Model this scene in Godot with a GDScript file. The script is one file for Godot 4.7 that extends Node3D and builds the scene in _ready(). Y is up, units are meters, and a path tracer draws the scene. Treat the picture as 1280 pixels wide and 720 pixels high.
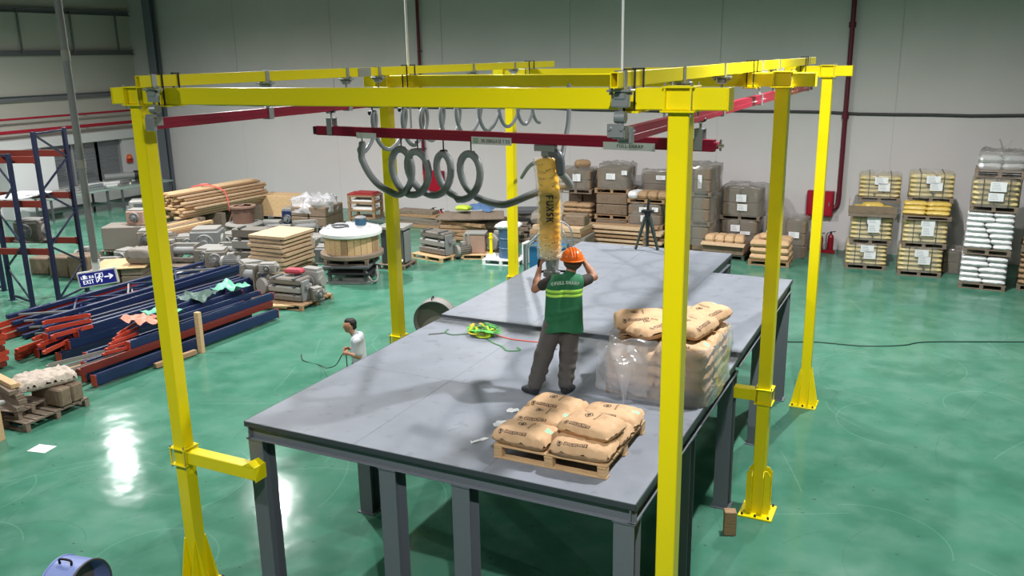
extends Node3D
# Workshop hall: yellow crane frame over a grey steel platform, a worker with a vacuum lifter, stores all around.
# Plan coordinates: x to the right along the crane's cross beams, d metres away from the front row, y up.

var M := {}
var taken := {}
var rng := RandomNumberGenerator.new()
var meshes := {}

func V(x: float, y: float, d: float) -> Vector3:
	return Vector3(x, y, -d)

func hx(s: String) -> Color:
	return Color.html(s)

class Shape:
	var v := PackedVector3Array()
	var n := PackedVector3Array()
	var t := PackedVector2Array()
	func tri(a: Vector3, b: Vector3, c: Vector3, na: Vector3, nb: Vector3, nc: Vector3, ta := Vector2.ZERO, tb := Vector2.ZERO, tc := Vector2.ZERO) -> void:
		if (b - a).cross(c - a).dot(na + nb + nc) > 0.0:
			v.append(a); v.append(c); v.append(b)
			n.append(na); n.append(nc); n.append(nb)
			t.append(ta); t.append(tc); t.append(tb)
		else:
			v.append(a); v.append(b); v.append(c)
			n.append(na); n.append(nb); n.append(nc)
			t.append(ta); t.append(tb); t.append(tc)
	func quad(a: Vector3, b: Vector3, c: Vector3, d: Vector3, nn: Vector3) -> void:
		tri(a, b, c, nn, nn, nn, Vector2(0, 1), Vector2(1, 1), Vector2(1, 0))
		tri(a, c, d, nn, nn, nn, Vector2(0, 1), Vector2(1, 0), Vector2(0, 0))
	func box(c: Vector3, s: Vector3, bas := Basis(), bev := 0.0) -> Shape:
		var h := s * 0.5
		var b := minf(bev, minf(h.x, minf(h.y, h.z)) * 0.9)
		var q := h - Vector3(b, b, b)
		for ax in 3:
			var u := (ax + 1) % 3
			var w := (ax + 2) % 3
			for sg in [-1.0, 1.0]:
				var p := []
				for k in [[-1, -1], [1, -1], [1, 1], [-1, 1]]:
					var e := Vector3.ZERO
					e[ax] = sg * h[ax]; e[u] = k[0] * q[u]; e[w] = k[1] * q[w]
					p.append(c + bas * e)
				var nn := Vector3.ZERO
				nn[ax] = sg
				quad(p[0], p[1], p[2], p[3], (bas * nn).normalized())
				if b > 0.0:
					for sg2 in [-1.0, 1.0]:
						var e1 := Vector3.ZERO
						var e2 := Vector3.ZERO
						var e3 := Vector3.ZERO
						var e4 := Vector3.ZERO
						e1[ax] = sg * h[ax]; e1[u] = sg2 * q[u]; e1[w] = -q[w]
						e2 = e1; e2[w] = q[w]
						e3[ax] = sg * q[ax]; e3[u] = sg2 * h[u]; e3[w] = q[w]
						e4 = e3; e4[w] = -q[w]
						var n2 := Vector3.ZERO
						n2[ax] = sg; n2[u] = sg2
						quad(c + bas * e1, c + bas * e2, c + bas * e3, c + bas * e4, (bas * n2).normalized())
		if b > 0.0:
			for i in 8:
				var g := Vector3(1 if i & 1 else -1, 1 if i & 2 else -1, 1 if i & 4 else -1)
				var nn := (bas * g).normalized()
				tri(c + bas * (g * Vector3(h.x, q.y, q.z)), c + bas * (g * Vector3(q.x, h.y, q.z)), c + bas * (g * Vector3(q.x, q.y, h.z)), nn, nn, nn)
		return self
	func bar(a: Vector3, b: Vector3, w: float, hgt: float, up := Vector3.UP, bev := 0.0) -> Shape:
		var z := (b - a).normalized()
		var uu := up if absf(up.dot(z)) < 0.98 else Vector3.RIGHT
		var x := uu.cross(z).normalized()
		var y := z.cross(x)
		return box((a + b) * 0.5, Vector3(w, hgt, (b - a).length()), Basis(x, y, z), bev)
	func cyl(a: Vector3, b: Vector3, ra: float, rb: float, seg := 16, caps := true) -> Shape:
		var z := (b - a).normalized()
		var uu := Vector3.UP if absf(z.y) < 0.95 else Vector3.RIGHT
		var x := uu.cross(z).normalized()
		var y := z.cross(x)
		var L := (b - a).length()
		for i in seg:
			var f0 := TAU * i / seg
			var f1 := TAU * (i + 1) / seg
			var d0 := x * cos(f0) + y * sin(f0)
			var d1 := x * cos(f1) + y * sin(f1)
			var k := z * (ra - rb) / L
			var n0 := (d0 + k).normalized()
			var n1 := (d1 + k).normalized()
			var u0 := float(i) / seg
			var u1 := float(i + 1) / seg
			tri(a + d0 * ra, a + d1 * ra, b + d1 * rb, n0, n1, n1, Vector2(u0, 1), Vector2(u1, 1), Vector2(u1, 0))
			tri(a + d0 * ra, b + d1 * rb, b + d0 * rb, n0, n1, n0, Vector2(u0, 1), Vector2(u1, 0), Vector2(u0, 0))
			if caps:
				tri(a, a + d0 * ra, a + d1 * ra, -z, -z, -z)
				tri(b, b + d0 * rb, b + d1 * rb, z, z, z)
		return self
	func tube(p: Array, r: float, seg := 10, closed := false) -> Shape:
		var m := p.size()
		var x := Vector3.ZERO
		var rings := []
		for i in m:
			var pa: Vector3 = p[(i - 1 + m) % m] if closed else p[maxi(i - 1, 0)]
			var pb: Vector3 = p[(i + 1) % m] if closed else p[mini(i + 1, m - 1)]
			var z := (pb - pa).normalized()
			if x == Vector3.ZERO:
				x = (Vector3.UP if absf(z.y) < 0.9 else Vector3.RIGHT).cross(z).normalized()
			x = (x - z * x.dot(z)).normalized()
			var y := z.cross(x)
			var ring := []
			for k in seg:
				ring.append(x * cos(TAU * k / seg) + y * sin(TAU * k / seg))
			rings.append(ring)
		for i in (m if closed else m - 1):
			var j := (i + 1) % m
			for k in seg:
				var l := (k + 1) % seg
				var a: Vector3 = p[i]
				var b: Vector3 = p[j]
				tri(a + rings[i][k] * r, a + rings[i][l] * r, b + rings[j][l] * r, rings[i][k], rings[i][l], rings[j][l])
				tri(a + rings[i][k] * r, b + rings[j][l] * r, b + rings[j][k] * r, rings[i][k], rings[j][l], rings[j][k])
		if not closed:
			for e in [0, m - 1]:
				var z2: Vector3 = (p[0] - p[1]).normalized() if e == 0 else (p[m - 1] - p[m - 2]).normalized()
				for k in seg:
					tri(p[e], p[e] + rings[e][k] * r, p[e] + rings[e][(k + 1) % seg] * r, z2, z2, z2)
		return self
	func lathe(prof: Array, seg: int, xf := Transform3D(), smooth := false, sweep := TAU) -> Shape:
		# prof: Vector2(radius, height) from bottom to top on the outside
		var m := prof.size()
		var ns := []
		for i in m - 1:
			var e: Vector2 = prof[i + 1] - prof[i]
			ns.append(Vector2(e.y, -e.x).normalized())
		for i in m - 1:
			var na: Vector2 = ns[i]
			var nb: Vector2 = ns[i]
			if smooth:
				na = (ns[maxi(i - 1, 0)] + ns[i]).normalized()
				nb = (ns[mini(i + 1, m - 2)] + ns[i]).normalized()
			for k in seg:
				var f0 := sweep * k / seg
				var f1 := sweep * (k + 1) / seg
				var d0 := Vector3(cos(f0), 0, sin(f0))
				var d1 := Vector3(cos(f1), 0, sin(f1))
				var A: Vector2 = prof[i]
				var B: Vector2 = prof[i + 1]
				var up := Vector3.UP
				var a0 := xf * (d0 * A.x + up * A.y)
				var a1 := xf * (d1 * A.x + up * A.y)
				var b0 := xf * (d0 * B.x + up * B.y)
				var b1 := xf * (d1 * B.x + up * B.y)
				var bb := xf.basis
				var na0 := (bb * (d0 * na.x + up * na.y)).normalized()
				var na1 := (bb * (d1 * na.x + up * na.y)).normalized()
				var nb0 := (bb * (d0 * nb.x + up * nb.y)).normalized()
				var nb1 := (bb * (d1 * nb.x + up * nb.y)).normalized()
				var u0 := float(k) / seg
				var u1 := float(k + 1) / seg
				var v0 := 1.0 - float(i) / (m - 1)
				var v1 := 1.0 - float(i + 1) / (m - 1)
				if A.x > 1e-5:
					tri(a0, a1, b1, na0, na1, nb1, Vector2(u0, v0), Vector2(u1, v0), Vector2(u1, v1))
				if B.x > 1e-5:
					tri(a0, b1, b0, na0, nb1, nb0, Vector2(u0, v0), Vector2(u1, v1), Vector2(u0, v1))
		return self
	func prism(poly: PackedVector2Array, depth: float, xf := Transform3D()) -> Shape:
		# outline in local x,y, extruded from z = -depth/2 to depth/2
		var idx := Geometry2D.triangulate_polygon(poly)
		var zf := xf.basis * Vector3(0, 0, 1)
		for s in [-0.5, 0.5]:
			for i in range(0, idx.size(), 3):
				var q := []
				for k in 3:
					var w: Vector2 = poly[idx[i + k]]
					q.append(xf * Vector3(w.x, w.y, s * depth))
				var nn := zf * signf(s)
				tri(q[0], q[1], q[2], nn, nn, nn)
		var cw := 1.0 if Geometry2D.is_polygon_clockwise(poly) else -1.0
		for i in poly.size():
			var a := poly[i]
			var b := poly[(i + 1) % poly.size()]
			var e := (b - a).normalized()
			var nn := (xf.basis * Vector3(-e.y * cw, e.x * cw, 0)).normalized()
			quad(xf * Vector3(a.x, a.y, -depth / 2), xf * Vector3(b.x, b.y, -depth / 2), xf * Vector3(b.x, b.y, depth / 2), xf * Vector3(a.x, a.y, depth / 2), nn)
		return self
	func sheet(p: PackedVector3Array, nu: int, nv: int, centre: Vector3, wrap := false, uv := PackedVector2Array()) -> Shape:
		# nu columns by nv rows of points, smooth normals that face away from centre
		var nn := PackedVector3Array()
		nn.resize(nu * nv)
		for j in nv:
			for i in nu:
				var i0 := (i - 1 + nu) % nu if wrap else maxi(i - 1, 0)
				var i1 := (i + 1) % nu if wrap else mini(i + 1, nu - 1)
				var du := p[j * nu + i1] - p[j * nu + i0]
				var dv := p[mini(j + 1, nv - 1) * nu + i] - p[maxi(j - 1, 0) * nu + i]
				var c := du.cross(dv)
				if c.length() < 1e-12:
					c = p[j * nu + i] - centre
				c = c.normalized()
				if c.dot(p[j * nu + i] - centre) < 0.0:
					c = -c
				nn[j * nu + i] = c
		for j in nv - 1:
			for i in (nu if wrap else nu - 1):
				var a := j * nu + i
				var b := j * nu + (i + 1) % nu
				var c := (j + 1) * nu + (i + 1) % nu
				var d := (j + 1) * nu + i
				if uv.size():
					tri(p[a], p[b], p[c], nn[a], nn[b], nn[c], uv[a], uv[b], uv[c])
					tri(p[a], p[c], p[d], nn[a], nn[c], nn[d], uv[a], uv[c], uv[d])
				else:
					tri(p[a], p[b], p[c], nn[a], nn[b], nn[c])
					tri(p[a], p[c], p[d], nn[a], nn[c], nn[d])
		return self
	func add(o: Shape, xf := Transform3D()) -> Shape:
		for i in o.v.size():
			v.append(xf * o.v[i]); n.append((xf.basis * o.n[i]).normalized()); t.append(o.t[i])
		return self
	func mesh() -> ArrayMesh:
		var arr := []
		arr.resize(Mesh.ARRAY_MAX)
		arr[Mesh.ARRAY_VERTEX] = v
		arr[Mesh.ARRAY_NORMAL] = n
		arr[Mesh.ARRAY_TEX_UV] = t
		var m := ArrayMesh.new()
		m.add_surface_from_arrays(Mesh.PRIMITIVE_TRIANGLES, arr)
		return m

# a body field: tapered capsules joined smoothly, meshed as surface nets
class Field:
	var bones := []
	func bone(a: Vector3, b: Vector3, ra: float, rb: float, k := 0.03, flat := 1.0) -> Field:
		bones.append([a, b, ra, rb, k, flat])
		return self
	func dist(p: Vector3) -> float:
		var o := 0.5
		for b in bones:
			var iz: float = 1.0 / b[5]
			var q: Vector3 = p - b[0]
			var ba: Vector3 = b[1] - b[0]
			q.z *= iz
			ba.z *= iz
			var h := clampf(q.dot(ba) / maxf(ba.length_squared(), 1e-9), 0.0, 1.0)
			var dd: float = (q - ba * h).length() - b[2] - (b[3] - b[2]) * h
			var s: float = b[4] - absf(o - dd)
			o = minf(o, dd)
			if s > 0.0:
				o -= s * s * 0.25 / b[4]
		return o
	func hit(from: Vector3, dir: Vector3) -> Vector3:
		# walks inward from outside until the surface
		var p := from
		for i in 60:
			var d := dist(p)
			if d < 0.0004:
				break
			p += dir * d * 0.7
		return p
	func net(cell: float, out: Shape) -> Shape:
		var lo := Vector3.ONE * 1e9
		var hi := -lo
		for b in bones:
			var r: float = maxf(b[2], b[3]) + cell * 2.0
			for q in [b[0], b[1]]:
				lo = lo.min(q - Vector3(r, r, r)); hi = hi.max(q + Vector3(r, r, r))
		var nx := int((hi.x - lo.x) / cell) + 2
		var ny := int((hi.y - lo.y) / cell) + 2
		var nz := int((hi.z - lo.z) / cell) + 2
		var val := PackedFloat32Array()
		val.resize(nx * ny * nz)
		val.fill(0.5)
		for b in bones:
			var a: Vector3 = b[0]
			var e: Vector3 = b[1]
			var ra: float = b[2]
			var rb: float = b[3]
			var k: float = b[4]
			var iz: float = 1.0 / b[5]
			var pad: float = maxf(ra, rb) + k + cell * 2.0
			var l3 := ((a.min(e) - Vector3(pad, pad, pad) - lo) / cell).floor()
			var h3 := ((a.max(e) + Vector3(pad, pad, pad) - lo) / cell).ceil()
			var ba := e - a
			ba.z *= iz
			var bl := maxf(ba.length_squared(), 1e-9)
			for z in range(maxi(int(l3.z), 0), mini(int(h3.z) + 1, nz)):
				for y in range(maxi(int(l3.y), 0), mini(int(h3.y) + 1, ny)):
					var row := (z * ny + y) * nx
					for x in range(maxi(int(l3.x), 0), mini(int(h3.x) + 1, nx)):
						var q := Vector3(lo.x + x * cell - a.x, lo.y + y * cell - a.y, (lo.z + z * cell - a.z) * iz)
						var h := clampf(q.dot(ba) / bl, 0.0, 1.0)
						var dd := (q - ba * h).length() - ra - (rb - ra) * h
						var o := val[row + x]
						var s := k - absf(o - dd)
						var w := minf(o, dd)
						if s > 0.0:
							w -= s * s * 0.25 / k
						val[row + x] = w
		var at := {}
		var pos := PackedVector3Array()
		var nor := PackedVector3Array()
		var off := [0, 1, nx, nx + 1, nx * ny, nx * ny + 1, nx * ny + nx, nx * ny + nx + 1]
		var cor := [Vector3(0, 0, 0), Vector3(1, 0, 0), Vector3(0, 1, 0), Vector3(1, 1, 0), Vector3(0, 0, 1), Vector3(1, 0, 1), Vector3(0, 1, 1), Vector3(1, 1, 1)]
		var edges := [[0, 1], [2, 3], [4, 5], [6, 7], [0, 2], [1, 3], [4, 6], [5, 7], [0, 4], [1, 5], [2, 6], [3, 7]]
		for z in nz - 1:
			for y in ny - 1:
				var base := (z * ny + y) * nx
				for x in nx - 1:
					var i := base + x
					if val[i] > cell * 2.0:
						continue
					var c := 0
					for k in 8:
						if val[i + off[k]] < 0.0:
							c |= 1 << k
					if c == 0 or c == 255:
						continue
					var s := Vector3.ZERO
					var m := 0
					for ed in edges:
						var p0 := val[i + off[ed[0]]]
						var p1 := val[i + off[ed[1]]]
						if (p0 < 0.0) != (p1 < 0.0):
							s += cor[ed[0]].lerp(cor[ed[1]], p0 / (p0 - p1))
							m += 1
					var g := Vector3(val[i + off[1]] + val[i + off[3]] + val[i + off[5]] + val[i + off[7]] - val[i] - val[i + off[2]] - val[i + off[4]] - val[i + off[6]],
						val[i + off[2]] + val[i + off[3]] + val[i + off[6]] + val[i + off[7]] - val[i] - val[i + off[1]] - val[i + off[4]] - val[i + off[5]],
						val[i + off[4]] + val[i + off[5]] + val[i + off[6]] + val[i + off[7]] - val[i] - val[i + off[1]] - val[i + off[2]] - val[i + off[3]])
					at[i] = pos.size()
					pos.append(lo + (Vector3(x, y, z) + s / m) * cell)
					nor.append(g.normalized())
		var st := [1, nx, nx * ny]
		for i in at.keys():
			for ax in 3:
				var j: int = i + st[ax]
				if j >= val.size() or (val[i] < 0.0) == (val[j] < 0.0):
					continue
				var s1: int = st[(ax + 1) % 3]
				var s2: int = st[(ax + 2) % 3]
				if at.has(i - s1) and at.has(i - s2) and at.has(i - s1 - s2):
					var a: int = at[i]
					var b: int = at[i - s1]
					var c: int = at[i - s1 - s2]
					var d: int = at[i - s2]
					out.tri(pos[a], pos[b], pos[c], nor[a], nor[b], nor[c])
					out.tri(pos[a], pos[c], pos[d], nor[a], nor[c], nor[d])
		return out

func numbered(base: String, owner_key := "top") -> String:
	var key := owner_key + "/" + base
	var k: int = taken.get(key, 0)
	taken[key] = k + 1
	return base if k == 0 else "%s_%03d" % [base, k]

# one named mesh: a part under parent, or a top-level thing
func put(called: String, what, m: Material, parent: Node = self, xf := Transform3D()) -> MeshInstance3D:
	var o := MeshInstance3D.new()
	o.mesh = what.mesh() if what is Shape else what
	o.material_override = m
	o.name = numbered(called, "top" if parent == self else str(parent.get_instance_id()))
	o.transform = xf
	parent.add_child(o, true)
	return o

func tag(o: Node, label: String, category: String, group := "", kind := "") -> Node:
	if label: o.set_meta("label", label)
	if category: o.set_meta("category", category)
	if group: o.set_meta("group", group)
	if kind: o.set_meta("kind", kind)
	return o

func thing(called: String, label: String, category: String, at := Vector3.ZERO, yaw := 0.0, group := "") -> Node3D:
	var o := Node3D.new()
	o.name = numbered(called)
	add_child(o, true)
	o.position = at
	o.rotation.y = deg_to_rad(yaw)
	tag(o, label, category, group)
	return o

func struct(called: String, what, m: Material, parent: Node = self) -> MeshInstance3D:
	var o := put(called, what, m, parent)
	if parent == self:
		o.set_meta("kind", "structure")
	return o

func copy(o: Node3D, at: Vector3, yaw: float, label: String, group := "") -> Node3D:
	var c: Node3D = o.duplicate()
	c.name = numbered(String(o.name).rstrip("0123456789").trim_suffix("_"))
	add_child(c, true)
	c.position = at
	c.rotation = Vector3(0, deg_to_rad(yaw), 0)
	tag(c, label, "", group)
	return c

func mat(col: Color, rough := 0.6, metal := 0.0, spec := 0.5) -> StandardMaterial3D:
	var m := StandardMaterial3D.new()
	m.albedo_color = col
	m.roughness = rough
	m.metallic = metal
	m.metallic_specular = spec
	return m

func noise_tex(seed_: int, freq: float, cols: Array, size := 512, oct := 4, kind := FastNoiseLite.TYPE_SIMPLEX_SMOOTH) -> NoiseTexture2D:
	var n := FastNoiseLite.new()
	n.seed = seed_
	n.noise_type = kind
	n.frequency = freq
	n.fractal_octaves = oct
	var g := Gradient.new()
	var offs := PackedFloat32Array()
	var cc := PackedColorArray()
	for i in cols.size():
		offs.append(float(i) / (cols.size() - 1)); cc.append(cols[i])
	g.offsets = offs
	g.colors = cc
	var t := NoiseTexture2D.new()
	t.width = size
	t.height = size
	t.seamless = true
	t.noise = n
	t.color_ramp = g
	return t

func tri_mat(tex: Texture2D, scale: Vector3, rough := 0.6, world := false, metal := 0.0) -> StandardMaterial3D:
	var m := StandardMaterial3D.new()
	m.albedo_texture = tex
	m.uv1_triplanar = true
	m.uv1_world_triplanar = world
	m.uv1_scale = scale
	m.roughness = rough
	m.metallic = metal
	return m

# lettering drawn into an image: the glyph outlines of a TextMesh, filled in
func letter(img: Image, s: String, x: float, y: float, w: float, h: float, col: Color, quarter := false, mono := false) -> void:
	var tm := TextMesh.new()
	var f := SystemFont.new()
	f.font_names = PackedStringArray(["Droid Sans Mono" if mono else "Droid Sans"])
	f.font_weight = 400 if mono else 700
	tm.font = f
	tm.text = s
	tm.font_size = 48
	tm.depth = 0.001
	tm.pixel_size = 0.01
	var arr := tm.get_mesh_arrays()
	var vs: PackedVector3Array = arr[Mesh.ARRAY_VERTEX]
	var ix: PackedInt32Array = arr[Mesh.ARRAY_INDEX] if arr[Mesh.ARRAY_INDEX] != null else PackedInt32Array(range(vs.size()))
	var lo := Vector3.ONE * 1e9
	var hi := -lo
	for p in vs:
		lo = lo.min(p); hi = hi.max(p)
	var q := PackedVector2Array()
	for p in vs:
		var u := (p.x - lo.x) / maxf(hi.x - lo.x, 1e-6)
		var v := (hi.y - p.y) / maxf(hi.y - lo.y, 1e-6)
		q.append(Vector2(x + (1.0 - v) * w, y + u * h) if quarter else Vector2(x + u * w, y + v * h))
	for i in range(0, ix.size() - 2, 3):
		var a := q[ix[i]]
		var b := q[ix[i + 1]]
		var c := q[ix[i + 2]]
		if absf((b - a).cross(c - a)) < 1e-4:
			continue
		for py in range(maxi(int(minf(a.y, minf(b.y, c.y))), 0), mini(int(maxf(a.y, maxf(b.y, c.y))) + 1, img.get_height())):
			for px in range(maxi(int(minf(a.x, minf(b.x, c.x))), 0), mini(int(maxf(a.x, maxf(b.x, c.x))) + 1, img.get_width())):
				if Geometry2D.point_is_inside_triangle(Vector2(px + 0.5, py + 0.5), a, b, c):
					img.set_pixel(px, py, col)

func img_mat(img: Image, rough := 0.6) -> StandardMaterial3D:
	var m := StandardMaterial3D.new()
	m.albedo_texture = ImageTexture.create_from_image(img)
	m.roughness = rough
	return m

func materials() -> void:
	M.yellow = mat(hx("f2df05"), 0.33, 0.0, 0.5)
	M.steel_dark = mat(hx("3c4248"), 0.5)
	M.steel = mat(hx("6a7078"), 0.5)
	M.red = mat(hx("8a0f32"), 0.35)
	M.galv = mat(hx("a9adb0"), 0.38, 0.7)
	M.chrome = mat(hx("c8cacc"), 0.2, 0.9)
	M.dark = mat(hx("1c1d20"), 0.6)
	M.black = mat(hx("0e0f10"), 0.5)
	M.hose = mat(hx("7b8082"), 0.45)
	M.white = mat(hx("dcdcda"), 0.6)
	M.paper = mat(hx("e6e8ea"), 0.7)
	M.sticker = mat(hx("c9cccb"), 0.45)
	M.navy = mat(hx("18284f"), 0.45)
	M.navy_dark = mat(hx("141d3a"), 0.5)
	M.teal = mat(hx("24506a"), 0.5)
	M.orange = mat(hx("b8402a"), 0.5)
	M.brick = mat(hx("6e261c"), 0.5)
	M.grey = mat(hx("7b7c7c"), 0.55)
	M.grey_light = mat(hx("8d8b86"), 0.55)
	M.grey_dark = mat(hx("55575a"), 0.55)
	M.drab = mat(hx("7c756c"), 0.6)
	M.pinkish = mat(hx("a8897a"), 0.6)
	M.skin = mat(hx("a97960"), 0.55)
	M.hair = mat(hx("15120f"), 0.6)
	M.strap_pink = mat(hx("d8655c"), 0.6)
	M.film = mat(Color(0.86, 0.85, 0.83, 0.16), 0.2)
	M.film.transparency = BaseMaterial3D.TRANSPARENCY_ALPHA
	M.film_grey = mat(Color(0.62, 0.60, 0.58, 0.36), 0.16)
	M.film_grey.transparency = BaseMaterial3D.TRANSPARENCY_ALPHA
	M.film_sleeve = mat(Color(0.95, 0.93, 0.9, 0.08), 0.15)
	M.film_sleeve.transparency = BaseMaterial3D.TRANSPARENCY_ALPHA
	M.film_clear = mat(Color(0.92, 0.92, 0.94, 0.3), 0.14)
	M.film_clear.transparency = BaseMaterial3D.TRANSPARENCY_ALPHA
	M.film_white = mat(Color(0.9, 0.9, 0.92, 0.42), 0.2)
	M.film_white.transparency = BaseMaterial3D.TRANSPARENCY_ALPHA
	M.wood = tri_mat(noise_tex(11, 0.02, [hx("7d6248"), hx("a58564"), hx("8d7050")], 256, 4), Vector3(0.6, 5, 5), 0.8)
	M.wood_pale = tri_mat(noise_tex(12, 0.02, [hx("a8875f"), hx("cfae84"), hx("bb996e")], 256, 4), Vector3(0.6, 5, 5), 0.8)
	M.wood_grey = tri_mat(noise_tex(13, 0.02, [hx("5d5045"), hx("857667"), hx("6f6155")], 256, 4), Vector3(0.6, 5, 5), 0.85)
	M.board = tri_mat(noise_tex(14, 0.03, [hx("b79b7c"), hx("c9ae8e")], 256, 3), Vector3(1, 1, 1), 0.8)
	M.carton = tri_mat(noise_tex(15, 0.02, [hx("6c5b4b"), hx("7e6c5a"), hx("756351")], 256, 3), Vector3(1, 1, 1), 0.8)
	M.cast = tri_mat(noise_tex(16, 0.04, [hx("524d47"), hx("78726a"), hx("645e57")], 256, 4), Vector3(1.5, 1.5, 1.5), 0.6)
	M.kraft = tri_mat(noise_tex(17, 0.02, [hx("ba9670"), hx("cdaa84"), hx("c4a07a")], 256, 3), Vector3(2, 2, 2), 0.75)
	M.kraft_dim = tri_mat(noise_tex(18, 0.02, [hx("97795a"), hx("ae8e6b")], 256, 3), Vector3(2, 2, 2), 0.75)
	M.sack_yellow = tri_mat(noise_tex(19, 0.03, [hx("b09a5c"), hx("cbb985"), hx("bda970")], 256, 3), Vector3(3, 3, 3), 0.45)
	M.sack_gold = tri_mat(noise_tex(20, 0.03, [hx("c4a345"), hx("d6bb62")], 256, 3), Vector3(3, 3, 3), 0.45)
	M.sack_white = tri_mat(noise_tex(21, 0.03, [hx("cdcdd0"), hx("e4e4e6")], 256, 3), Vector3(3, 3, 3), 0.5)
	M.gravel = tri_mat(noise_tex(22, 0.12, [hx("8d8078"), hx("c9bbae"), hx("a89a8e")], 256, 3), Vector3(2, 2, 2), 0.9)

func floor_image() -> StandardMaterial3D:
	var S := 1024
	var n1 := FastNoiseLite.new()
	n1.seed = 5; n1.frequency = 0.006; n1.fractal_octaves = 5
	var n2 := FastNoiseLite.new()
	n2.seed = 8; n2.frequency = 0.012; n2.fractal_octaves = 5
	var a := n1.get_seamless_image(S, S).get_data()
	var b := n2.get_seamless_image(S, S).get_data()
	var img := Image.create(S, S, false, Image.FORMAT_RGB8)
	var c0 := hx("3f745f")
	var c1 := hx("4d836e")
	var c2 := hx("618b7a")
	for i in S * S:
		var f := a[i] / 255.0
		var g := b[i] / 255.0
		var c := c0.lerp(c1, smoothstep(0.1, 0.9, f))
		c = c.lerp(c2, smoothstep(0.2, 1.0, g) * 0.7)
		img.set_pixel(i % S, i / S, c)
	# scuffs, tyre arcs and dark specks
	var r := RandomNumberGenerator.new()
	r.seed = 77
	for k in 60:
		var p := Vector2(r.randf() * S, r.randf() * S)
		var dir := r.randf() * TAU
		var bend := r.randf_range(-0.012, 0.012)
		var light := r.randf() < 0.55
		var steps := r.randi_range(60, 320)
		for s in steps:
			p += Vector2.from_angle(dir)
			dir += bend
			var x := posmod(int(p.x), S)
			var y := posmod(int(p.y), S)
			var wd := 2 if light else r.randi_range(1, 3)
			for dx in wd:
				for dy in wd:
					var q := img.get_pixel((x + dx) % S, (y + dy) % S)
					img.set_pixel((x + dx) % S, (y + dy) % S, q.lerp(hx("a9cdb9") if light else hx("3a5f52"), 0.09))
	for k in 160:
		var x := r.randi() % S
		var y := r.randi() % S
		for dx in r.randi_range(1, 5):
			for dy in r.randi_range(1, 3):
				img.set_pixel((x + dx) % S, (y + dy) % S, hx("41574d"))
	var m := tri_mat(ImageTexture.create_from_image(img), Vector3(0.105, 0.105, 0.105), 0.3, true)
	m.roughness_texture = noise_tex(9, 0.012, [Color(0.1, 0.1, 0.1), Color(0.17, 0.17, 0.17)], 512, 3)
	m.roughness = 1.0
	m.metallic_specular = 0.27
	# the coating was rolled on: long low ripples that break up reflections
	var rn := FastNoiseLite.new()
	rn.seed = 14
	rn.frequency = 0.02
	rn.fractal_octaves = 3
	var rt := NoiseTexture2D.new()
	rt.width = 512
	rt.height = 512
	rt.seamless = true
	rt.noise = rn
	rt.as_normal_map = true
	rt.bump_strength = 3.0
	m.normal_enabled = true
	m.normal_texture = rt
	m.normal_scale = 0.07
	return m

func deck_image() -> StandardMaterial3D:
	var S := 1024
	var n1 := FastNoiseLite.new()
	n1.seed = 25; n1.frequency = 0.009; n1.fractal_octaves = 4
	var n2 := FastNoiseLite.new()
	n2.seed = 28; n2.frequency = 0.014; n2.fractal_octaves = 3
	var a := n1.get_seamless_image(S, S).get_data()
	var b := n2.get_seamless_image(S, S).get_data()
	var img := Image.create(S, S, false, Image.FORMAT_RGB8)
	for i in S * S:
		var f := a[i] / 255.0
		var g := b[i] / 255.0
		var c := hx("7f848e").lerp(hx("898e99"), f)
		# damp, trodden patches with soft rims
		c = c.lerp(hx("676b73"), smoothstep(0.64, 0.86, g) * 0.36)
		img.set_pixel(i % S, i / S, c)
	var m := tri_mat(ImageTexture.create_from_image(img), Vector3(0.22, 0.22, 0.22), 0.5, true)
	m.metallic_specular = 0.35
	return m

# unseen high bay lamps, set to light floor and walls: x, d, energy
const LAMPS := [[-18.9, 13.7, 84.0], [-20.0, 4.4, 50.0], [-11.2, 13.2, 84.0], [-11.2, 4.4, 50.0], [-11.2, -4.4, 28.0], [-2.4, 13.2, 76.0], [-2.4, 4.4, 44.0], [-2.4, -4.4, 24.0], [6.5, 13.2, 74.0], [6.5, 4.4, 54.0], [6.5, -4.4, 46.0]]

func camera_and_light() -> void:
	var cam := Camera3D.new()
	cam.name = "camera"
	cam.fov = rad_to_deg(2.0 * atan(360.0 / 1093.06))
	cam.transform = Transform3D(Basis(Vector3(0.89739, -0.01753, -0.44089), Vector3(-0.09857, 0.96599, -0.23904), Vector3(0.43009, 0.25797, 0.86515)).orthonormalized(), V(7.447, 6.021, -6.525))
	cam.near = 0.1
	cam.far = 200.0
	add_child(cam)
	cam.current = true
	var e := Environment.new()
	e.background_mode = Environment.BG_COLOR
	e.background_color = Color(0.02, 0.02, 0.02)
	e.tonemap_mode = Environment.TONE_MAPPER_LINEAR
	e.tonemap_exposure = 1.2
	e.sdfgi_enabled = true
	e.ssao_enabled = true
	e.ssil_enabled = true
	var w := WorldEnvironment.new()
	w.name = "environment"
	w.environment = e
	add_child(w)
	for l in LAMPS:
		var s := SpotLight3D.new()  # unseen source above the view, lighting the hall from the roof
		s.name = numbered("unseen_high_bay_light")
		s.position = V(l[0], 8.22, l[1])
		s.rotation_degrees.x = -90
		s.spot_angle = 88
		s.spot_angle_attenuation = 1.0
		s.spot_range = 60
		s.spot_attenuation = 2
		s.light_energy = l[2]
		s.light_color = Color(1.0, 0.995, 0.99)
		s.light_size = 0.08
		s.shadow_enabled = true
		add_child(s, true)

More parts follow.
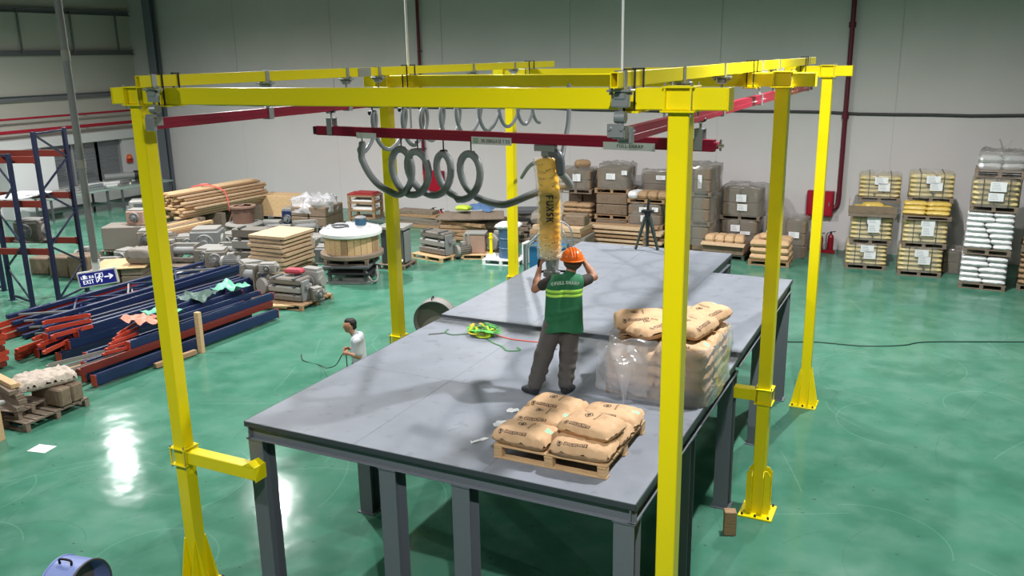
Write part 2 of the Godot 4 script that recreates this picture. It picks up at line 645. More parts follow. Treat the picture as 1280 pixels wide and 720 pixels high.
func unseen_high_bay_lamps() -> void:  # fixtures out of view, one for each unseen roof light
	var glow := mat(hx("fff6e6"), 0.5)
	glow.emission_enabled = true
	glow.emission = hx("fff4e0")
	glow.emission_energy_multiplier = 3.0
	var hood := mat(hx("60646a"), 0.4, 0.6)
	var names := ["leftmost far", "leftmost middle", "second far", "second middle", "second near", "third far", "third middle", "third near", "right far", "right middle", "right near"]
	for i in LAMPS.size():
		var t := thing("unseen_ceiling_lamp", "unseen round high bay lamp under the roof, %s one of the grid" % names[i], "lamp", V(LAMPS[i][0], 8.25, LAMPS[i][1]), 0, "unseen high bay lamps under the roof")
		put("hood", Shape.new().lathe([Vector2(0.27, 0.0), Vector2(0.25, 0.06), Vector2(0.12, 0.22), Vector2(0.1, 0.36), Vector2(0.0, 0.36)], 24), hood, t)
		put("diffuser", Shape.new().lathe([Vector2(0.0, 0.015), Vector2(0.24, 0.015), Vector2(0.24, 0.03), Vector2(0.0, 0.03)], 24), glow, t)
		put("suspension_rod", Shape.new().cyl(Vector3(0, 0.36, 0), Vector3(0, 0.75, 0), 0.01, 0.01, 6), M.galv, t)

func wall_d(x: float) -> float:
	return 21.86 - 0.046 * x

func setting() -> void:
	var wall_low := tri_mat(noise_tex(31, 0.004, [hx("cdc8c8"), hx("d2cdcd")], 256, 3), Vector3(0.2, 0.2, 0.2), 0.7, true)
	var wall_high := tri_mat(noise_tex(32, 0.004, [hx("c4c0be"), hx("cac6c4")], 256, 3), Vector3(0.2, 0.2, 0.2), 0.7, true)
	var cladding := mat(hx("b8b5ac"), 0.6)
	struct("floor", Shape.new().box(V(-5.5, -0.15, 4), Vector3(46, 0.3, 42)), floor_image())
	struct("ceiling", Shape.new().box(V(-5.5, 9.15, 4), Vector3(46, 0.3, 42)), mat(hx("8a8c8c"), 0.7))
	struct("wall_right", Shape.new().box(V(17.15, 4.5, 4), Vector3(0.3, 9, 42)), cladding)
	struct("wall_front", Shape.new().box(V(-5.5, 4.5, -16.9), Vector3(46, 9, 0.3)), cladding)
	var bk := Basis(Vector3.UP, atan(-0.046))
	struct("wall_back", Shape.new().box(V(-5, 2.07, wall_d(-5) + 0.15), Vector3(46, 4.14, 0.3), bk), wall_low)
	struct("trim_1", Shape.new().box(V(-5, 6.6, wall_d(-5) + 0.165), Vector3(46, 4.9, 0.3), bk), wall_high)
	for k in 7:
		var px := -20.0 + k * 5.2
		struct("trim_%d" % (k + 2), Shape.new().box(V(px, 4.5, wall_d(px) + 0.005), Vector3(0.014, 9, 0.012), bk), mat(hx("b9b5b2"), 0.7))
	# left wall: sheet cladding with ribs, girts, steel stanchion
	struct("wall_left", Shape.new().box(V(-26.65, 4.5, 4), Vector3(0.3, 9, 42)), cladding)
	var girt := mat(hx("77797c"), 0.5)
	for yy in [8.0, 6.32, 4.54]:
		var g := Shape.new()
		g.box(V(-26.42, yy, 6), Vector3(0.16, 0.02, 36))
		g.box(V(-26.42, yy + 0.2, 6), Vector3(0.16, 0.02, 36))
		g.box(V(-26.49, yy + 0.1, 6), Vector3(0.02, 0.2, 36))
		struct("trim_%d" % (10 + int(yy)), g, girt)
	var tie := Shape.new()
	for z in [12.5, 15.0, 17.6, 20.0, 22.3]:
		tie.box(V(-26.42, 7.26, z), Vector3(0.06, 1.7, 0.06))
	struct("trim_20", tie, girt)
	var st := Shape.new()
	st.box(V(-24.8, 4.5, 22.62), Vector3(0.46, 9, 0.03))
	st.box(V(-24.8, 4.5, 22.88), Vector3(0.46, 9, 0.03))
	st.box(V(-24.8, 4.5, 22.75), Vector3(0.03, 9, 0.24))
	struct("trim_21", st, mat(hx("6a7078"), 0.5))
	# office front against the left wall: white box wall with blinds, ledge and a door
	var off := mat(hx("c9c9c8"), 0.6)
	struct("trim_22", Shape.new().box(V(-26.2, 2.86, 17.5), Vector3(0.7, 0.4, 11), Basis(), 0.02), off)
	struct("trim_23", Shape.new().box(V(-26.25, 0.42, 17.5), Vector3(0.5, 0.84, 11)), off)
	var slat := mat(hx("3f3029"), 0.6)
	var frame_m := mat(hx("a7a9aa"), 0.4, 0.4)
	var k := 1
	for z in [13.6, 18.1, 19.6, 20.85]:
		var w := 1.25
		var fr := Shape.new()
		for q in [[0.0, 0.84 + 0.02, w, 0.06], [0.0, 2.64, w, 0.06]]:
			fr.box(V(-26.2, q[1] + 0.02, z), Vector3(0.1, q[3], q[2]))
		for sg in [-1, 1]:
			fr.box(V(-26.2, 1.77, z + sg * w * 0.5), Vector3(0.1, 1.8, 0.09))
		var win := struct("window_%d" % k, fr, frame_m)
		var pane := mat(Color(0.7, 0.75, 0.78, 0.15), 0.08)
		pane.transparency = BaseMaterial3D.TRANSPARENCY_ALPHA
		put("pane", Shape.new().box(V(-26.22, 1.77, z), Vector3(0.008, 1.74, w - 0.1)), pane, win)
		for s in 12:
			put("slat", Shape.new().box(V(-26.3, 0.98 + s * 0.145, z), Vector3(0.02, 0.125, w - 0.12), Basis()), slat, win)
		k += 1
	var pier := Shape.new()
	pier.box(V(-26.25, 1.75, 22.1), Vector3(0.5, 1.82, 1.3))
	struct("trim_24", pier, off)
	var dr := struct("door_1", Shape.new().box(V(-26.1, 1.25, 23.35), Vector3(0.08, 2.5, 0.9), Basis(), 0.01), mat(hx("777c82"), 0.5))
	put("door_frame", Shape.new().box(V(-26.1, 2.55, 23.35), Vector3(0.16, 0.12, 1.1)).box(V(-26.1, 1.28, 22.84), Vector3(0.16, 2.56, 0.1)), frame_m, dr)
	put("door_handle", Shape.new().cyl(V(-26.0, 1.05, 23.05), V(-26.0, 1.05, 23.2), 0.02, 0.02, 8), M.chrome, dr)
	struct("wall_office_end", Shape.new().box(V(-25.75, 1.2, 16.4), Vector3(1.0, 2.4, 2.1), Basis(), 0.02), mat(hx("d9dadb"), 0.6))
	wall_services()

func wall_services() -> void:
	var fire := mat(hx("8f0f24"), 0.4)
	var dk := mat(hx("5f1226"), 0.4)
	# sprinkler mains along the left wall
	for q in [[3.87, 0.045, "upper"], [3.36, 0.07, "lower"]]:
		var pts := [V(-26.1, q[0], 2), V(-26.1, q[0], 22.2)]
		var o := thing("fire_pipe", "red fire main running along the left wall, the %s of two" % q[2], "pipe", Vector3.ZERO, 0, "red mains along the left wall")
		put("pipe_run", Shape.new().tube(pts, q[1], 10), mat(hx("a61830"), 0.4), o)
		for z in [4.0, 8.0, 12.0, 16.0, 20.0]:
			put("wall_bracket", Shape.new().box(V(-26.3, q[0] - 0.02, z), Vector3(0.42, 0.05, 0.05)), M.grey_dark, o)
	# risers with hose cabinets on the back wall
	var cab := func(x: float, y0: float, y1: float, w: float, label: String) -> void:
		var t := thing("hose_cabinet", label, "cabinet", V(x, y0, wall_d(x) - 0.12), -2.6)
		put("cabinet_box", Shape.new().box(Vector3(0, (y1 - y0) / 2, 0), Vector3(w, y1 - y0, 0.22), Basis(), 0.015), fire, t)
		put("cabinet_door", Shape.new().box(Vector3(0, (y1 - y0) / 2, 0.118), Vector3(w - 0.08, y1 - y0 - 0.08, 0.02), Basis(), 0.006), mat(hx("a3122c"), 0.35), t)
		put("door_handle", Shape.new().box(Vector3(w * 0.36, (y1 - y0) / 2, 0.14), Vector3(0.03, 0.12, 0.03), Basis(), 0.005), M.chrome, t)
	(cab as Callable).call(-10.1, 0.98, 1.78, 0.85, "red fire hose cabinet on the back wall seen through the grey hose loops")
	(cab as Callable).call(4.13, 1.05, 1.82, 0.78, "red fire hose cabinet on the back wall left of the yellow sack towers")
	var r1 := thing("fire_riser", "thin dark red fire riser down the back wall behind the crane's left side", "pipe")
	put("riser", Shape.new().tube([V(-10.55, 9.0, wall_d(-10.55) - 0.1), V(-10.55, 1.6, wall_d(-10.55) - 0.1)], 0.06, 10), dk, r1)
	for y in [2.6, 4.4, 6.2]:
		put("pipe_clip", Shape.new().box(V(-10.55, y, wall_d(-10.55) - 0.05), Vector3(0.18, 0.04, 0.1)), M.grey_dark, r1)
	var r2 := thing("fire_riser", "dark red fire riser with an elbow into the cabinet left of the yellow sack towers", "pipe")
	var wz := wall_d(4.62) - 0.12
	put("riser", Shape.new().tube([V(4.66, 9.0, wz), V(4.66, 5.0, wz), V(4.66, 1.62, wz), V(4.65, 1.45, wz), V(4.58, 1.32, wz), V(4.45, 1.28, wz)], 0.07, 12), dk, r2)
	for y in [4.0, 6.6]:
		put("coupling", Shape.new().cyl(V(4.66, y, wz), V(4.66, y + 0.16, wz), 0.1, 0.1, 12), dk, r2)
	var cb := []
	for i in 40:
		var x := -24.0 + i * 1.0
		cb.append(V(x, 4.16 + 0.025 * sin(x * 0.7) + 0.012 * sin(x * 2.1), wall_d(x) - 0.03))
	tag(put("wall_cable", Shape.new().tube(cb, 0.045, 8), mat(hx("3c3d3f"), 0.6)), "thick dark cable strung level across the whole back wall", "cable")
	# extinguishers on the floor
	var bottle := func(x: float, d: float, h: float, label: String, g: String) -> void:
		var t := thing("fire_extinguisher", label, "extinguisher", V(x, 0.036 if x > 0 else 0.0, d), 0, g)
		put("cylinder", Shape.new().lathe([Vector2(0, 0), Vector2(0.085, 0), Vector2(0.09, 0.02), Vector2(0.09, h * 0.72), Vector2(0.06, h * 0.82), Vector2(0.03, h * 0.87), Vector2(0, h * 0.87)], 16), fire, t)
		put("valve_head", Shape.new().box(Vector3(0, h * 0.91, 0), Vector3(0.05, 0.09, 0.05)).box(Vector3(0.05, h * 0.97, 0), Vector3(0.16, 0.02, 0.03), Basis(Vector3.BACK, 0.25)), M.black, t)
		put("discharge_hose", Shape.new().tube([Vector3(-0.02, h * 0.92, 0), Vector3(-0.1, h * 0.9, 0.03), Vector3(-0.13, h * 0.7, 0.04), Vector3(-0.12, h * 0.4, 0.05)], 0.014, 6), M.black, t)
	var bc: Callable = bottle
	bc.call(4.25, 21.15, 0.56, "red fire extinguisher standing under the right hose cabinet, left of its pair", "")
	bc.call(4.55, 21.2, 0.62, "red fire extinguisher standing under the right hose cabinet, right of its pair", "")
	for i in 3:
		bc.call(-9.35 + i * 0.27, 20.85 + 0.1 * (i % 2), 0.62 - 0.05 * i, "red fire extinguisher below the left hose cabinet, %s of the three" % ["leftmost", "middle", "rightmost"][i], "")
	var rk := thing("extinguisher_tray", "low red floor tray under the pair of extinguishers by the right cabinet", "tray", V(4.4, 0, 21.17), -2.6)
	put("tray", Shape.new().box(Vector3(0, 0.02, 0), Vector3(0.62, 0.03, 0.3), Basis(), 0.008), fire, rk)
	put("tray_lip", Shape.new().box(Vector3(0, 0.06, 0.16), Vector3(0.62, 0.1, 0.02)), fire, rk)

const XR := 5.642
const ZC := [0.0, 4.422, 8.532]

func square_tube(a: Vector3, b: Vector3, w: float, h: float, wall := 0.008, up := Vector3.UP) -> Shape:
	# hollow rectangular tube with open ends
	var s := Shape.new()
	var z := (b - a).normalized()
	var x := up.cross(z).normalized()
	var y := z.cross(x)
	var c := 0.006
	for sg in [-1.0, 1.0]:
		s.bar(a + x * sg * (w / 2 - wall / 2), b + x * sg * (w / 2 - wall / 2), wall, h, up, c * 0.4)
		s.bar(a + y * sg * (h / 2 - wall / 2), b + y * sg * (h / 2 - wall / 2), w - wall * 1.9, wall, up, 0.0)
	return s

func bolt(s: Shape, p: Vector3, n: Vector3, r := 0.014, h := 0.012) -> void:
	s.cyl(p, p + n * h, r, r, 6)

func make_column(x: float, d: float, foot: float, big: bool, label: String, stub: int) -> void:
	var t := thing("crane_column", label, "column", V(x, 0, d), 0, "yellow crane columns")
	put("shaft", Shape.new().box(Vector3(0, 2.8, 0), Vector3(0.16, 5.58, 0.16), Basis(), 0.008), M.yellow, t)
	var plate := Shape.new().box(Vector3(0, 0.0125, 0), Vector3(0.44, 0.025, 0.44), Basis(), 0.004)
	var bp := put("base_plate", plate, M.yellow, t)
	var bs := Shape.new()
	for ix in [-0.17, 0.0, 0.17]:
		for iz in [-0.19, 0.19]:
			bolt(bs, Vector3(ix, 0.025, iz), Vector3.UP, 0.016, 0.03)
	tag(put("anchor_bolt", bs, M.dark, bp), "", "", "", "stuff")
	for k in 4:
		var b := Basis(Vector3.UP, PI / 2 * k)
		var g := PackedVector2Array([Vector2(0.0, 0.025), Vector2(0.135 if not big else 0.13, 0.025), Vector2(0.13, 0.07), Vector2(0.012, foot), Vector2(0.0, foot)])
		if big:
			# straight cheek plates on the middle column
			g = PackedVector2Array([Vector2(0.0, 0.025), Vector2(0.075, 0.025), Vector2(0.075, foot - 0.06), Vector2(0.03, foot), Vector2(0.0, foot)])
		for e in [-0.072, 0.072]:
			put("gusset", Shape.new().prism(g, 0.012, Transform3D(b, b * Vector3(0.08, 0, e))), M.yellow, t)
	# collar at the head, round the cross beam
	put("cap_plate", Shape.new().box(Vector3(0, 5.592, 0), Vector3(0.26, 0.014, 0.26), Basis(), 0.003), M.yellow, t)
	var col := Shape.new()
	col.box(Vector3(0, 5.768, 0), Vector3(0.24, 0.014, 0.24), Basis(), 0.003)
	for e in [-0.098, 0.098]:
		col.box(Vector3(e, 5.68, 0.1), Vector3(0.012, 0.16, 0.045))
		col.box(Vector3(e, 5.68, -0.1), Vector3(0.012, 0.16, 0.045))
	var cr := put("collar", col, M.yellow, t)
	var cb := Shape.new()
	for ix in [-0.1, 0.1]:
		for iz in [-0.105, 0.105]:
			cb.cyl(Vector3(ix, 5.55, iz), Vector3(ix, 5.8, iz), 0.009, 0.009, 6)
	tag(put("collar_bolt", cb, M.galv, cr), "", "", "", "stuff")
	if stub != 0:
		# bracket arm reaching for the platform legs
		var y := 1.69
		var len := 1.02 if stub == 1 else 0.3
		var dir := 1.0 if stub > 0 else -1.0
		if stub == 2: len = 0.6
		var arm := Shape.new().bar(Vector3(dir * 0.09, y, 0), Vector3(dir * (0.09 + len), y, 0), 0.15, 0.15, Vector3.UP, 0.006)
		put("bracket_arm", arm, M.yellow, t)
		if stub == 1:
			put("arm_tip", Shape.new().prism(PackedVector2Array([Vector2(-0.085, -0.085), Vector2(0.085, -0.085), Vector2(0.085, 0.085), Vector2(-0.085, 0.085)]), 0.012, Transform3D(Basis(Vector3.UP, PI / 2), Vector3(1.116, y, 0))), M.yellow, t)
			put("arm_rib", Shape.new().prism(PackedVector2Array([Vector2(0, 0.0), Vector2(0.18, 0.0), Vector2(0.09, 0.05)]), 0.16, Transform3D(Basis(), Vector3(0.94, y + 0.076, 0))), M.yellow, t)
		var cl := Shape.new()
		for e in [-0.1, 0.1]:
			cl.box(Vector3(0, y + e, 0), Vector3(0.23, 0.014, 0.23), Basis(), 0.003)
			cl.box(Vector3(e, y, 0.098), Vector3(0.014, 0.2, 0.03))
			cl.box(Vector3(e, y, -0.098), Vector3(0.014, 0.2, 0.03))
		var bc := put("bracket_collar", cl, M.yellow, t)
		var b2 := Shape.new()
		for ix in [-0.1, 0.1]:
			b2.cyl(Vector3(ix, y - 0.13, 0.1), Vector3(ix, y + 0.14, 0.1), 0.009, 0.009, 6)
		tag(put("bracket_bolt", b2, M.galv, bc), "", "", "", "stuff")

func hanger(x: float, d: float, label: String, big: bool) -> void:
	# galvanised clamp over the runway tube, with a rod down to the red rail
	var t := thing("rail_hanger", label, "hanger", V(x, 0, d), 0, "galvanised hangers on the runway tubes")
	var s := Shape.new()
	for sg in [-1.0, 1.0]:
		s.box(Vector3(sg * 0.036, 5.828, 0), Vector3(0.007, 0.13, 0.06))
	s.box(Vector3(0, 5.893, 0), Vector3(0.08, 0.007, 0.06))
	put("strap", s, M.galv, t)
	var j := Shape.new()
	j.box(Vector3(0, 5.752, 0), Vector3(0.19, 0.016, 0.1), Basis(), 0.003)
	j.box(Vector3(0, 5.715, 0), Vector3(0.1, 0.06, 0.08), Basis(), 0.014)
	j.cyl(Vector3(-0.075, 5.72, 0), Vector3(-0.075, 5.785, 0), 0.016, 0.016, 6)
	j.cyl(Vector3(0.075, 5.72, 0), Vector3(0.075, 5.785, 0), 0.016, 0.016, 6)
	put("jaw", j, M.galv, t)
	put("rod", Shape.new().cyl(Vector3(0, 5.48, 0), Vector3(0, 5.69, 0), 0.013, 0.013, 8), M.chrome, t)
	var c := Shape.new()
	c.box(Vector3(0, 5.48, 0), Vector3(0.1, 0.014, 0.08))
	for sg in [-1.0, 1.0]:
		c.box(Vector3(sg * 0.045, 5.445 if big else 5.42, 0), Vector3(0.008, 0.08 if big else 0.125, 0.08))
	c.box(Vector3(0, 5.408 if big else 5.357, 0), Vector3(0.1, 0.008, 0.08))
	c.cyl(Vector3(0, 5.485, 0), Vector3(0, 5.52, 0), 0.024, 0.024, 6)
	put("rail_clip", c, M.galv, t)
	if big:
		var b := Shape.new()
		b.cyl(Vector3(-0.04, 5.56, 0.0), Vector3(0.04, 5.56, 0.0), 0.045, 0.045, 14)
		b.box(Vector3(0, 5.68, 0.0), Vector3(0.14, 0.1, 0.05), Basis(), 0.01)
		b.box(Vector3(-0.02, 5.465, 0.05), Vector3(0.13, 0.1, 0.012), Basis(), 0.004)
		b.cyl(Vector3(-0.06, 5.48, 0.05), Vector3(-0.06, 5.48, 0.07), 0.012, 0.014, 6).cyl(Vector3(0.03, 5.48, 0.05), Vector3(0.03, 5.48, 0.07), 0.012, 0.014, 6)
		put("swivel_block", b, M.galv, t)

func rail_profile(s: Shape, a: Vector3, b: Vector3) -> void:
	# slotted C rail: two sides, a top, two bottom lips and a groove down each side
	var z := (b - a).normalized()
	var x := Vector3.UP.cross(z).normalized()
	var up := Vector3(0, 1, 0)
	for sg in [-1.0, 1.0]:
		s.bar(a + x * sg * 0.034 + up * 0.026, b + x * sg * 0.034 + up * 0.026, 0.008, 0.056, up, 0.002)
		s.bar(a + x * sg * 0.037 - up * 0.026, b + x * sg * 0.037 - up * 0.026, 0.008, 0.05, up, 0.002)
		s.bar(a + x * sg * 0.024 - up * 0.048, b + x * sg * 0.024 - up * 0.048, 0.022, 0.006, up)
	s.bar(a + up * 0.053, b + up * 0.053, 0.076, 0.006, up)
	s.bar(a + up * 0.01, b + up * 0.01, 0.064, 0.006, up)

func trolley(t: Node3D, p: Vector3, yaw: float, called := "trolley") -> void:
	var b := Basis(Vector3.UP, yaw)
	var s := Shape.new()
	for sg in [-1.0, 1.0]:
		s.box(p + b * Vector3(sg * 0.05, 0.02, 0), Vector3(0.008, 0.2, 0.085), b)
	s.box(p + b * Vector3(0, 0.125, 0), Vector3(0.11, 0.01, 0.09), b)
	s.cyl(p + Vector3(0, 0.12, 0), p + Vector3(0, 0.24, 0), 0.014, 0.014, 8)
	s.box(p + Vector3(0, 0.2, 0), Vector3(0.13, 0.03, 0.04), b, 0.006)
	s.cyl(p + b * Vector3(-0.08, 0.215, 0), p + b * Vector3(0.08, 0.215, 0), 0.018, 0.018, 10)
	put(called, s, M.galv, t)
	var w := Shape.new()
	for sg in [-1.0, 1.0]:
		w.cyl(p + b * Vector3(-0.02, 0.215, sg * 0.03), p + b * Vector3(0.02, 0.215, sg * 0.03), 0.022, 0.022, 12)
	put("trolley_wheel", w, M.dark, t)

func crane() -> void:
	# the six columns
	make_column(0, ZC[0], 0.64, false, "yellow column at the front left with a long bracket arm towards the grey platform", 1)
	make_column(XR, ZC[0], 0.64, false, "yellow column nearest the camera, in front of the wrapped sack load", 0)
	make_column(0, ZC[1], 0.64, false, "yellow column in the middle of the left side, beyond the platform's left edge", 2)
	make_column(XR, ZC[1], 0.65, true, "shaded yellow column in the middle of the right side with a short bracket", -1)
	make_column(0, ZC[2], 0.67, false, "rearmost yellow column on the left side, beside the blue drum", 2)
	make_column(XR, ZC[2], 0.67, false, "rearmost yellow column on the right side with flared foot on open green floor", 0)
	# cross beams
	var nm := ["front", "middle", "rear"]
	for i in 3:
		var t := thing("cross_beam", "yellow square tube beam across the %s pair of columns" % nm[i], "beam", V(-0.314, 5.68, ZC[i]), 0, "")
		var L: float = XR + 0.314 + 0.36
		put("beam_tube", Shape.new().bar(Vector3(0, 0, 0), Vector3(L, 0, 0), 0.16, 0.16, Vector3.UP, 0.008), M.yellow, t)
		for e in [-0.004, L + 0.004]:
			put("end_plate", Shape.new().box(Vector3(e, 0, 0), Vector3(0.01, 0.168, 0.168), Basis(), 0.002), M.yellow, t)
	# runway tubes on top, clamps and hanging red rails
	var sides := [[0.41, -0.37, 9.6, "left"], [5.27, -0.45, 9.6, "right"]]
	for q in sides:
		var x: float = q[0]
		var t := thing("runway_tube", "long open-ended yellow tube lying along the %s side on top of the cross beams" % q[3], "beam")
		put("tube_body", square_tube(V(x, 5.831, q[1]), V(x, 5.831, q[2]), 0.062, 0.112), M.yellow, t)
		for z in ZC:
			for dz in [-0.105, 0.105]:
				put("u_bolt", Shape.new().box(V(x, 5.9, z + dz), Vector3(0.1, 0.012, 0.022)).box(V(x - 0.04, 5.74, z + dz), Vector3(0.012, 0.33, 0.014)).box(V(x + 0.04, 5.74, z + dz), Vector3(0.012, 0.33, 0.014)), M.dark, t)
			put("clamp_plate", Shape.new().box(V(x, 5.586, z), Vector3(0.16, 0.014, 0.26)), M.yellow, t)
	for q in [[0.41, -0.24, 9.3, "left"], [5.27, -0.14, 9.2, "right"]]:
		var x2: float = q[0]
		var r := thing("red_rail", "red slotted crane rail hung under the %s runway tube" % q[3], "rail", Vector3.ZERO, 0, "")
		var s := Shape.new()
		rail_profile(s, V(x2, 5.42, q[1]), V(x2, 5.42, q[2]))
		put("rail", s, M.red, r)
		put("end_stop", Shape.new().box(V(x2, 5.42, q[1] - 0.03), Vector3(0.12, 0.13, 0.05), Basis(), 0.01).cyl(V(x2 - 0.07, 5.45, q[1] - 0.02), V(x2 + 0.07, 5.45, q[1] - 0.02), 0.012, 0.012, 6), M.galv, r)
		put("end_stop", Shape.new().box(V(x2, 5.42, q[2] + 0.03), Vector3(0.12, 0.13, 0.05), Basis(), 0.01), M.galv, r)
	var ord := ["first", "second", "third", "fourth", "fifth", "sixth"]
	var i2 := 0
	for z in [-0.2, 1.42, 2.93, 3.65, 6.32, 7.85]:
		hanger(0.41, z, "galvanised clamp and rod holding the left red rail, %s from the front" % ord[i2], i2 == 0)
		i2 += 1
	i2 = 0
	for z in [-0.3, 1.3, 2.87, 4.9, 6.1, 8.9]:
		hanger(5.27, z, "galvanised clamp and rod holding the right red rail, %s from the front" % ord[i2], i2 == 0)
		i2 += 1
	# joint plate with spring box on the left runway
	var jb := thing("joint_plate", "pale bolted joint plate on the left runway tube behind the front beam", "plate", V(0.41, 5.83, 3.3))
	put("plate", Shape.new().box(Vector3(0.036, 0, 0), Vector3(0.008, 0.11, 0.28), Basis(), 0.002), M.galv, jb)
	# bridge
	var a := V(0.16, 5.125, 2.6)
	var b := V(5.42, 5.13, 2.04)
	var br := thing("bridge_rail", "dark red travelling bridge rail slung between the two runways, carrying the vacuum lifter", "rail")
	var s2 := Shape.new()
	rail_profile(s2, a, b)
	var dir := (b - a).normalized()
	var yaw := atan2(-dir.z, dir.x)
	s2.bar(a + Vector3(0, -0.01, 0), b + Vector3(0, -0.01, 0), 0.07, 0.1, Vector3.UP)
	put("rail", s2, M.red, br)
	put("end_stop", Shape.new().box(a + dir * -0.02, Vector3(0.03, 0.1, 0.1), Basis(Vector3.UP, yaw)), M.dark, br)
	put("end_stop", Shape.new().box(b + dir * 0.02, Vector3(0.03, 0.06, 0.1), Basis(Vector3.UP, yaw)), M.red, br)
	put("end_bolt", Shape.new().cyl(b + dir * 0.02, b + dir * 0.09, 0.02, 0.02, 6).cyl(b + dir * 0.06 + Vector3(0, -0.05, 0), b + dir * 0.06 + Vector3(0, 0.06, 0), 0.012, 0.012, 6), M.chrome, br)
	for x in [0.41, 5.27]:
		var f: float = (x - a.x) / (b.x - a.x)
		trolley(br, a.lerp(b, f) + Vector3(0, 0.03, 0), yaw + PI / 2)
	# stickers on the bridge, facing the front
	var nrm := Vector3(dir.z, 0, -dir.x)
	if nrm.z < 0: nrm = -nrm
	var fb := Basis(dir, Vector3.UP, nrm)
	var plate := func(x0: float, x1: float, y: float, h: float, m: Material, called: String) -> void:
		var f: float = ((x0 + x1) / 2 - a.x) / (b.x - a.x)
		var p := a.lerp(b, f) + nrm * 0.044
		p.y = y
		var w := x1 - x0
		var sh := Shape.new()
		sh.quad(p + fb * Vector3(-w / 2, -h / 2, 0), p + fb * Vector3(w / 2, -h / 2, 0), p + fb * Vector3(w / 2, h / 2, 0), p + fb * Vector3(-w / 2, h / 2, 0), nrm)
		sh.box(p - nrm * 0.002, Vector3(w, h, 0.003), fb)
		put(called, sh, m, br)
	var im := Image.create(512, 96, false, Image.FORMAT_RGB8)
	im.fill(hx("c8c8c6"))
	letter(im, "BN 200KG/A SE", 132, 26, 250, 46, hx("301018"))
	letter(im, "1 50", 400, 26, 90, 46, hx("4a5a80"))
	im.fill_rect(Rect2i(28, 22, 60, 54), hx("4f8a6a"))
	im.fill_rect(Rect2i(36, 30, 44, 38), hx("b9c6bd"))
	letter(im, "S", 46, 34, 24, 30, hx("4f8a6a"))
	(plate as Callable).call(2.58, 3.12, 5.085, 0.085, img_mat(im, 0.5), "rating_sticker")
	var i3 := Image.create(512, 80, false, Image.FORMAT_RGB8)
	i3.fill(hx("bfc6c4"))
	letter(i3, "FULL-SHARP", 140, 22, 260, 34, hx("2c3430"))
	i3.fill_rect(Rect2i(10, 6, 90, 66), hx("c6c8c8"))
	(plate as Callable).call(4.24, 4.82, 5.09, 0.08, img_mat(i3, 0.45), "maker_sticker")
	(plate as Callable).call(0.85, 1.17, 5.085, 0.07, M.sticker, "blank_sticker")
	# suspension wires to the roof
	tag(put("hanger_wire", Shape.new().cyl(V(0.36, 5.0, 4.5), V(0.36, 9.0, 4.5), 0.016, 0.016, 6), M.white), "thin pale wire rising from the left runway to the roof", "wire")
	tag(put("hanger_wire", Shape.new().cyl(V(5.27, 5.9, -0.28), V(5.27, 9.0, -0.28), 0.01, 0.01, 6), M.white), "thin pale wire rising from the near end of the right runway to the roof", "wire")

func trochoid(out: Array, tops: Array, r: Vector2, yc: float, along: Callable, spread: float) -> void:
	# loops that hang from clamps at the given stations; along(s, y, n) gives the point
	for i in tops.size():
		var s0: float = tops[i]
		var prev: float = tops[i - 1] if i > 0 else s0 - (tops[1] - s0)
		var nxt: float = tops[i + 1] if i < tops.size() - 1 else s0 + (s0 - prev)
		for k in 24:
			var f := k / 24.0
			var c := lerpf((prev + s0) / 2, s0, f * 2) if f < 0.5 else lerpf(s0, (s0 + nxt) / 2, f * 2 - 1)
			var ph := f * TAU
			out.append(along.call(c + r.x * signf(nxt - s0) * sin(ph) * (1.0 + 0.12 * sin(i * 2.3)), yc - r.y * cos(ph) * (1.0 + 0.06 * cos(i * 1.7)), spread * sin(ph * 0.5 + 0.4) * (1 if i % 2 else 0.6)))

func smooth_path(p: Array, n: int) -> Array:
	var c := Curve3D.new()
	for i in p.size():
		var a: Vector3 = p[maxi(i - 1, 0)]
		var b: Vector3 = p[mini(i + 1, p.size() - 1)]
		c.add_point(p[i], -(b - a) / 6.0, (b - a) / 6.0)
	var o := []
	var L := c.get_baked_length()
	for i in n + 1:
		o.append(c.sample_baked(L * i / n, true))
	return o

